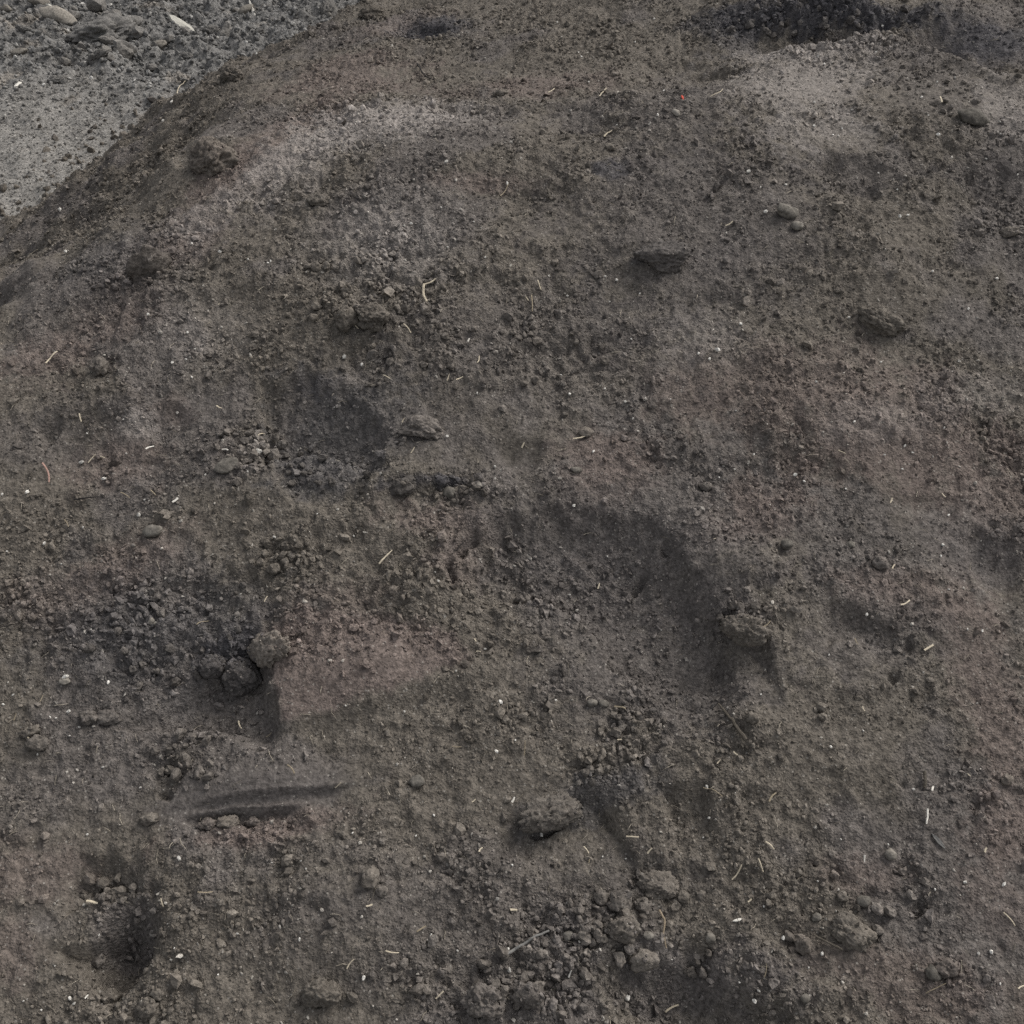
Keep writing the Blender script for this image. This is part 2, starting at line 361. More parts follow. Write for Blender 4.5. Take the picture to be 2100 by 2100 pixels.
def heap_shape(x, y):
    """heap with its pits, cuts and humps, before the crumbly relief"""
    h = heap_base(x, y)
    h = h + 0.020 * perlin(x / 0.62, y / 0.62, 3) + 0.013 * perlin(x / 0.27, y / 0.27, 4)
    wob = 0.013 * perlin(x / 0.060, y / 0.060, 11) + 0.008 * perlin(x / 0.024, y / 0.024, 12)
    for e in HOLLOWS:
        q = in_ellipse(x, y, e)
        h = h + e[5] * np.exp(-q * 1.4)
    for pts, low, depth, w, L in CUTS:
        xs = [p[0] for p in pts]; ys = [p[1] for p in pts]
        m = (x > min(xs) - 3 * L) & (x < max(xs) + 3 * L) & (y > min(ys) - 3 * L) & (y < max(ys) + 3 * L)
        if not m.any(): continue
        d, s, t = polydist(x[m], y[m], pts)
        dd = d * s * low + wob[m] * 1.3 * min(1.0, w / 0.03); w = w * 1.3
        f = (1 - np.exp(-np.clip(dd, 0, None) / (0.75 * w))) * np.exp(-(np.clip(dd, 0, None) / L) ** 2) * sstep(0, 0.22, t) * sstep(0, 0.22, 1 - t)
        lip = np.exp(-((dd + 0.6 * w) / (0.9 * w)) ** 2) * sstep(0, 0.25, t) * sstep(0, 0.25, 1 - t)
        h[m] = h[m] - depth * f + 0.10 * depth * lip
    for pts, w, depth in GROOVES:
        xs = [p[0] for p in pts]; ys = [p[1] for p in pts]
        m = (x > min(xs) - 4 * w) & (x < max(xs) + 4 * w) & (y > min(ys) - 4 * w) & (y < max(ys) + 4 * w)
        if not m.any(): continue
        d, s, t = polydist(x[m], y[m], pts)
        dd = d + 0.4 * wob[m]
        h[m] = h[m] - depth * np.exp(-(dd / w) ** 2) * sstep(0, 0.2, t) * sstep(0, 0.2, 1 - t)
    return h

def roughness(x, y):
    r = np.full(x.shape, 0.60) + 0.38 * perlin(x / 0.3, y / 0.3, 21) + 0.25 * perlin(x / 0.11, y / 0.11, 22)
    for e in TEXTURES:
        r = r + e[5] * np.exp(-in_ellipse(x, y, e) * 1.2)
    return np.clip(r, 0.05, 2.6)

def heap_height(x, y):
    h = heap_shape(x, y)
    r = roughness(x, y)
    wx = x + 0.010 * perlin(x / 0.030, y / 0.030, 31) + 0.004 * perlin(x / 0.011, y / 0.011, 33); wy = y + 0.010 * perlin(x / 0.030, y / 0.030, 32) + 0.004 * perlin(x / 0.011, y / 0.011, 34)
    bil = lambda c, k: np.abs(perlin(wx / c, wy / c, k))                # rounded tops, sharp creases: clotted earth
    crust = lambda c, k: np.tanh(5.0 * perlin(wx / c, wy / (c * 0.8), k))  # broken crust: flats with short steps between
    h = h + r * (0.0070 * perlin(x / 0.115, y / 0.115, 5) + 0.0090 * bil(0.085, 15) + 0.0050 * perlin(x / 0.056, y / 0.056, 6) + 0.0085 * bil(0.042, 16)
                 + 0.0082 * bil(0.022, 17) + 0.0034 * perlin(x / 0.0125, y / 0.0125, 8) + 0.0026 * crust(0.10, 18) + 0.0028 * crust(0.045, 19) + 0.0024 * crust(0.024, 20))
    h = h + np.clip(r - 0.45, 0, 1.2) * 0.8 * domes(wx, wy, 0.085, 0.14, 0.008, 0.024, 40)
    return h

def yard_height(x, y, fine=True):
    h = 0.03 * perlin(x / 1.7, y / 1.7, 71) + 0.014 * perlin(x / 0.5, y / 0.5, 72)
    if fine:
        lumpy = sstep(4.5, 5.2, y + 0.4 * perlin(x / 0.6, y / 0.6, 77))
        wx = x + 0.03 * perlin(x / 0.09, y / 0.09, 81); wy = y + 0.03 * perlin(x / 0.09, y / 0.09, 82)
        k = 0.45 + lumpy
        h = h + k * (0.018 * perlin(x / 0.22, y / 0.22, 73) + 0.030 * np.abs(perlin(wx / 0.16, wy / 0.16, 78)) + 0.018 * np.abs(perlin(wx / 0.07, wy / 0.07, 79)) + 0.009 * perlin(wx / 0.035, wy / 0.035, 75)
                     + 0.008 * np.tanh(5 * perlin(wx / 0.2, wy / 0.15, 83)) + 0.005 * np.tanh(5 * perlin(wx / 0.08, wy / 0.06, 84)) + 0.005 * perlin(x / 0.02, y / 0.02, 76))
    near = np.exp(-((x + 1.0) / 60) ** 2 - ((y - 3) / 60) ** 2)
    return h * near

# ------------------------------------------------------------------ soil colour by place; a few pit and hollow patches carry painted light and shade
OLIVE = np.array((0.1080, 0.0955, 0.0810)); UMBER = np.array((0.1270, 0.1040, 0.0925)); SLATE = np.array((0.0980, 0.0880, 0.0825))
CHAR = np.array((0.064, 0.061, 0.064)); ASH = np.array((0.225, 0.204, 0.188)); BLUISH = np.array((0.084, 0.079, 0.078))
SOIL_TONES = dict(umber=UMBER, slate=SLATE, char=CHAR, ash=ASH, bluish=BLUISH, olive=OLIVE)

def soil_colour(x, y):
    n1 = perlin(x / 0.45, y / 0.45, 91); n2 = perlin(x / 0.13, y / 0.13, 92); n3 = perlin(x / 0.045, y / 0.045, 93); n4 = perlin(x / 0.016, y / 0.016, 94)
    col = np.broadcast_to(OLIVE, x.shape + (3,)).copy()
    w = sstep(0.05, 0.5, n1 + 0.5 * n2 + 0.25 * n3)[..., None]
    col = col * (1 - 0.75 * w) + SLATE * 0.75 * w
    ragged = 0.60 * n2 + 0.60 * n3 + 0.50 * n4
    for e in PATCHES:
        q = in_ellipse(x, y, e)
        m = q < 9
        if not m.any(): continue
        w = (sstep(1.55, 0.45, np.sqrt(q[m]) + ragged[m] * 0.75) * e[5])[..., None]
        col[m] = col[m] * (1 - w) + SOIL_TONES[e[6]] * w
    for pts, wt, kind in SLABS:                              # a cut face of other soil, with a clean outline
        d, sd, _ = polydist(x, y, pts + pts[:1])
        inside = np.zeros(x.shape, bool)
        for (ax, ay), (bx, by) in zip(pts, pts[1:] + pts[:1]):
            c = (ay > y) != (by > y)
            inside ^= c & (x < (bx - ax) * (y - ay) / ((by - ay) if by != ay else 1e-9) + ax)
        w = (sstep(-0.008, 0.012, np.where(inside, d, -d) + 0.010 * n3 + 0.006 * n4) * wt)[..., None]
        col = col * (1 - w) + SOIL_TONES[kind] * w
    col = col * (1 + 0.08 * n2 + 0.10 * n3 + 0.14 * n4)[..., None]
    return np.clip(col, 0.012, 0.6)

def yard_colour(x, y):
    n1 = perlin(x / 0.7, y / 0.7, 191); n2 = perlin(x / 0.2, y / 0.2, 192); n3 = perlin(x / 0.06, y / 0.06, 193)
    a = np.array((0.182, 0.173, 0.160)); b = np.array((0.142, 0.138, 0.132)); c = np.array((0.165, 0.146, 0.124))
    w = sstep(4.35, 5.1, y + 0.5 * n1 + 0.3 * n2 + 0.25 * x + 0.35)[..., None]
    col = a * (1 - w) + b * w
    k = (0.6 * sstep(0.35, 0.7, n1 * 0.5 + n2))[..., None]
    col = col * (1 - k) + c * k
    return np.clip(col * (1 + 0.20 * n2 + 0.22 * n3)[..., None], 0.02, 0.7)

# ------------------------------------------------------------------ materials
def new_mat(name):
    m = bpy.data.materials.new(name)
    m.use_nodes = True
    nt = m.node_tree
    b = nt.nodes['Principled BSDF']
    b.inputs['Roughness'].default_value = 0.95
    b.inputs['Specular IOR Level'].default_value = 0.12
    return m, nt, b

def nd(nt, kind, **kw):
    n = nt.nodes.new(kind)
    for k, v in kw.items():
        if k in n.inputs: n.inputs[k].default_value = v
        else: setattr(n, k, v)
    return n

def grain(nt, bsdf, colour_socket, vec_socket, scale=1.0, speck=0.9, bump=0.5, loose=None):
    """fine grain over a colour: mottle, dark pores, a few pale grit specks, and matching small relief"""
    L = nt.links.new
    n1 = nd(nt, 'ShaderNodeTexNoise', Scale=125.0 * scale, Detail=2.0, Roughness=0.6)
    L(vec_socket, n1.inputs['Vector'])
    ramp = nd(nt, 'ShaderNodeMapRange'); ramp.inputs['From Min'].default_value = 0.32; ramp.inputs['From Max'].default_value = 0.68
    ramp.inputs['To Min'].default_value = 0.64; ramp.inputs['To Max'].default_value = 1.38
    L(n1.outputs['Fac'], ramp.inputs['Value'])
    mul = nd(nt, 'ShaderNodeVectorMath', operation='SCALE')
    L(colour_socket, mul.inputs[0]); L(ramp.outputs['Result'], mul.inputs['Scale'])
    v = nd(nt, 'ShaderNodeTexVoronoi', Scale=210.0 * scale, feature='F1')
    L(vec_socket, v.inputs['Vector'])
    sep = nd(nt, 'ShaderNodeSeparateColor'); L(v.outputs['Color'], sep.inputs['Color'])
    gt = nd(nt, 'ShaderNodeMath', operation='GREATER_THAN'); gt.inputs[1].default_value = 0.955; L(sep.outputs['Red'], gt.inputs[0])
    near = nd(nt, 'ShaderNodeMath', operation='LESS_THAN'); near.inputs[1].default_value = 0.42; L(v.outputs['Distance'], near.inputs[0])
    both = nd(nt, 'ShaderNodeMath', operation='MULTIPLY'); L(gt.outputs[0], both.inputs[0]); L(near.outputs[0], both.inputs[1])
    tone = nd(nt, 'ShaderNodeMath', operation='MULTIPLY'); L(both.outputs[0], tone.inputs[0]); tone.inputs[1].default_value = 0.55 * speck
    mix = nd(nt, 'ShaderNodeMix', data_type='RGBA')
    L(tone.outputs[0], mix.inputs['Factor']); L(mul.outputs[0], mix.inputs['A']); mix.inputs['B'].default_value = (0.30, 0.28, 0.25, 1)
    L(mix.outputs['Result'], bsdf.inputs['Base Color'])
    n2 = nd(nt, 'ShaderNodeTexNoise', Scale=230.0 * scale, Detail=1.0, Roughness=0.5); L(vec_socket, n2.inputs['Vector'])
    add = nd(nt, 'ShaderNodeMath', operation='ADD'); L(n1.outputs['Fac'], add.inputs[0]); L(n2.outputs['Fac'], add.inputs[1])
    bp = nd(nt, 'ShaderNodeBump', Strength=bump, Distance=0.006 / scale); L(add.outputs[0], bp.inputs['Height'])
    if loose is not None:                                    # packed faces are smoother than loose ones
        st = nd(nt, 'ShaderNodeMath', operation='MULTIPLY'); L(loose, st.inputs[0]); st.inputs[1].default_value = bump
        L(st.outputs[0], bp.inputs['Strength'])
    L(bp.outputs['Normal'], bsdf.inputs['Normal'])

def mat_by_attribute(name, attr_type, scale, speck, bump):
    m, nt, b = new_mat(name)
    at = nd(nt, 'ShaderNodeAttribute'); at.attribute_name = 'tint'; at.attribute_type = attr_type
    geo = nd(nt, 'ShaderNodeNewGeometry')
    grain(nt, b, at.outputs['Color'], geo.outputs['Position'], scale, speck, bump, at.outputs['Alpha'] if attr_type == 'GEOMETRY' else None)
    return m
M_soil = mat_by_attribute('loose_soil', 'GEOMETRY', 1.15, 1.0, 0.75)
M_yard = mat_by_attribute('yard_grit', 'GEOMETRY', 0.6, 1.0, 0.6)
M_crumb = mat_by_attribute('soil_crumb', 'INSTANCER', 1.2, 0.5, 0.4)

def mat_clod(name, bump, speck):
    m, nt, b = new_mat(name)
    oi = nd(nt, 'ShaderNodeObjectInfo')
    geo = nd(nt, 'ShaderNodeNewGeometry')
    grain(nt, b, oi.outputs['Color'], geo.outputs['Position'], 1.0, speck, bump)
    return m
M_clod = mat_clod('clod_earth', 0.4, 0.6)
M_pebble = mat_clod('pebble_stone', 0.2, 0.25)

def mat_fibre(name):
    m, nt, b = new_mat(name)
    oi = nd(nt, 'ShaderNodeObjectInfo')
    geo = nd(nt, 'ShaderNodeNewGeometry')
    n = nd(nt, 'ShaderNodeTexNoise', Scale=260.0, Detail=3.0); nt.links.new(geo.outputs['Position'], n.inputs['Vector'])
    mr = nd(nt, 'ShaderNodeMapRange'); mr.inputs['To Min'].default_value = 0.55; mr.inputs['To Max'].default_value = 1.35
    nt.links.new(n.outputs['Fac'], mr.inputs['Value'])
    sc = nd(nt, 'ShaderNodeVectorMath', operation='SCALE'); nt.links.new(oi.outputs['Color'], sc.inputs[0]); nt.links.new(mr.outputs['Result'], sc.inputs['Scale'])
    nt.links.new(sc.outputs[0], b.inputs['Base Color'])
    b.inputs['Roughness'].default_value = 0.75
    return m
M_fibre = mat_fibre('dry_fibre')

TONES = dict(straw=(0.48, 0.42, 0.32), tan=(0.25, 0.21, 0.15), white=(0.62, 0.59, 0.53), pink=(0.36, 0.23, 0.19), greywood=(0.17, 0.165, 0.155), root=(0.26, 0.21, 0.15),
             bark=(0.085, 0.074, 0.060), dark=(0.022, 0.020, 0.020), pale=(0.50, 0.48, 0.42), red=(0.60, 0.10, 0.07))

# ------------------------------------------------------------------ helpers
def link(o, parent=None):
    scene.collection.objects.link(o)
    if parent: o.parent = parent
    return o

def tag(o, label=None, cat=None, group=None, kind=None):
    if label: o['label'] = label
    if cat: o['category'] = cat
    if group: o['group'] = group
    if kind: o['kind'] = kind
    return o

def axis(stops):
    """grid lines from (position, spacing) stops; the spacing blends between stops"""
    out = [stops[0][0]]
    for (a, sa), (b, sb) in zip(stops, stops[1:]):
        p = a
        while True:
            f = (p - a) / (b - a)
            p += sa * (1 - f) + sb * f
            if p >= b - 0.5 * sb: break
            out.append(p)
        out.append(b)
    return np.array(out)

def sheet(name, gx, gy, hfun, cfun, mat, keep=None, loose=None):
    X, Y = np.meshgrid(gx, gy)
    Z = hfun(X, Y)
    nx, ny = len(gx), len(gy)
    idx = np.arange(nx * ny).reshape(ny, nx)
    q = np.stack([idx[:-1, :-1], idx[:-1, 1:], idx[1:, 1:], idx[1:, :-1]], -1).reshape(-1, 4)
    co = np.stack([X, Y, Z], -1).reshape(-1, 3)
    col = cfun(X, Y).reshape(-1, 3)
    lo = np.clip(loose(X, Y), 0.1, 1.2).reshape(-1, 1) if loose else np.ones((len(col), 1))
    col = np.concatenate([col, lo], 1)
    if keep is not None:
        k = keep(X, Y, Z).reshape(-1)
        q = q[k[q].any(1)]
        used = np.zeros(len(co), bool); used[q.reshape(-1)] = True
        remap = np.cumsum(used) - 1
        q = remap[q]; co = co[used]; col = col[used]
    me = bpy.data.meshes.new(name)
    me.vertices.add(len(co)); me.vertices.foreach_set('co', co.astype(np.float32).reshape(-1))
    me.loops.add(len(q) * 4); me.loops.foreach_set('vertex_index', q.astype(np.int32).reshape(-1))
    me.polygons.add(len(q)); me.polygons.foreach_set('loop_start', np.arange(0, len(q) * 4, 4, dtype=np.int32))
    me.update(calc_edges=True)
    me.polygons.foreach_set('use_smooth', np.ones(len(q), bool))
    a = me.attributes.new('tint', 'FLOAT_COLOR', 'POINT')
    a.data.foreach_set('color', col.astype(np.float32).reshape(-1))
    me.materials.append(mat)
    return link(bpy.data.objects.new(name, me)), Z

# ------------------------------------------------------------------ the yard and the heap
GX = axis([(-300, 60), (-12, 1.2), (-4.0, 0.05), (-2.9, 0.012), (-0.2, 0.012), (0.6, 0.2), (4.0, 1.0), (12, 2.5), (300, 60)])
GY = axis([(-300, 60), (-12, 1.5), (-1, 0.25), (2.6, 0.06), (3.3, 0.012), (6.8, 0.014), (8.5, 0.15), (14, 1.0), (300, 60)])
yard, _ = sheet('ground', GX, GY, yard_height, yard_colour, M_yard)
tag(yard, 'pale grey gritty yard surface beyond the heap', None, None, 'structure')

HX = axis([(-2.6, 0.03), (-2.05, 0.0065), (-1.0, 0.0042), (-0.85, 0.0036), (-0.54, 0.0036), (-0.52, 0.0022), (-0.24, 0.0022), (-0.22, 0.0036), (0.85, 0.0036), (1.0, 0.0042), (1.7, 0.006), (2.2, 0.03), (4.6, 0.12)])
HY = axis([(0.1, 0.03), (0.55, 0.0045), (0.7, 0.0035), (0.99, 0.0035), (1.0, 0.0022), (1.09, 0.0022), (1.10, 0.0035), (1.6, 0.0037), (2.5, 0.0048), (3.3, 0.008), (5.2, 0.014), (6.6, 0.02), (7.6, 0.1)])
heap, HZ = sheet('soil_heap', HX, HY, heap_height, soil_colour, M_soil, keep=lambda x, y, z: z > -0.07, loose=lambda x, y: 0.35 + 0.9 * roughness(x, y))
tag(heap, 'large heap of loose dark brown soil filling the picture', 'soil heap')

def on_heap(x, y):
    x = np.atleast_1d(np.asarray(x, float)); y = np.atleast_1d(np.asarray(y, float))
    i = np.clip(np.searchsorted(HX, x) - 1, 0, len(HX) - 2); j = np.clip(np.searchsorted(HY, y) - 1, 0, len(HY) - 2)
    u = (x - HX[i]) / (HX[i + 1] - HX[i]); v = (y - HY[j]) / (HY[j + 1] - HY[j])
    return (HZ[j, i] * (1 - u) + HZ[j, i + 1] * u) * (1 - v) + (HZ[j + 1, i] * (1 - u) + HZ[j + 1, i + 1] * u) * v

def surface(x, y):
    x = np.atleast_1d(np.asarray(x, float)); y = np.atleast_1d(np.asarray(y, float))
    return np.maximum(on_heap(x, y), yard_height(x, y))

def smooth_surface(x, y, r):
    """height and slope of the ground averaged over a footprint of radius r"""
    a = np.linspace(0, 6.2832, 9)[:-1]
    z = surface(np.concatenate([[x], x + r * np.cos(a)]), np.concatenate([[y], y + r * np.sin(a)]))
    gx = float((z[1:] * np.cos(a)).sum() / (4 * r)); gy = float((z[1:] * np.sin(a)).sum() / (4 * r))
    return float(z.mean()), Vector((-gx, -gy, 1)).normalized()

def ground_tint(x, y):
    x = np.atleast_1d(np.asarray(x, float)); y = np.atleast_1d(np.asarray(y, float))
    c = soil_colour(x, y); c2 = yard_colour(x, y)
    return np.where((yard_height(x, y) > on_heap(x, y))[:, None], c2, c)

# ------------------------------------------------------------------ lumps of earth and stones
def lump_mesh(name, seed, sub, rough, detail, angular=0.0, smooth=True):
    bm = bmesh.new()
    bmesh.ops.create_icosphere(bm, subdivisions=sub, radius=0.5)
    off = Vector((seed * 7.31, seed * 3.17, seed * 1.91))
    rnd = random.Random(seed)
    planes = [(Vector((rnd.gauss(0, 1), rnd.gauss(0, 1), rnd.gauss(0, 1))).normalized(), 0.30 + 0.16 * rnd.random()) for _ in range(9)]
    for v in bm.verts:
        p = v.co.copy()
        n = p.normalized()
        d = 1 + rough * noise.noise(n * 1.3 + off) + 0.55 * rough * noise.noise(n * 2.9 + off) + detail * noise.noise(n * 6.5 + off) + 0.6 * detail * noise.noise(n * 13 + off) + 0.4 * detail * noise.noise(n * 27 + off)
        p = p * d
        for pn, pd in planes:
            e = p.dot(pn) - pd
            if e > 0: p -= pn * e * angular
        v.co = p
    me = bpy.data.meshes.new(name)
    bm.to_mesh(me); bm.free()
    me.polygons.foreach_set('use_smooth', np.full(len(me.polygons), smooth))
    return me

def add_lump(name, me, mat, x, y, length, breadth, height, rot, sink, colour, tilt=0.15, seed=0):
    rnd = random.Random(seed)
    z, nrm = smooth_surface(x, y, max(0.4 * breadth, 0.006))
    o = link(bpy.data.objects.new(name, me))
    if not me.materials: me.materials.append(mat)
    q = Vector((0, 0, 1)).rotation_difference(nrm)
    spin = Euler((rnd.uniform(-tilt, tilt), rnd.uniform(-tilt, tilt), rot)).to_quaternion()
    o.rotation_mode = 'QUATERNION'
    o.rotation_quaternion = q @ spin
    o.scale = (length, breadth, height)
    o.location = Vector((x, y, z)) + nrm * height * (0.5 - sink)
    o.color = (*[float(c) for c in colour], 1.0)
    return o

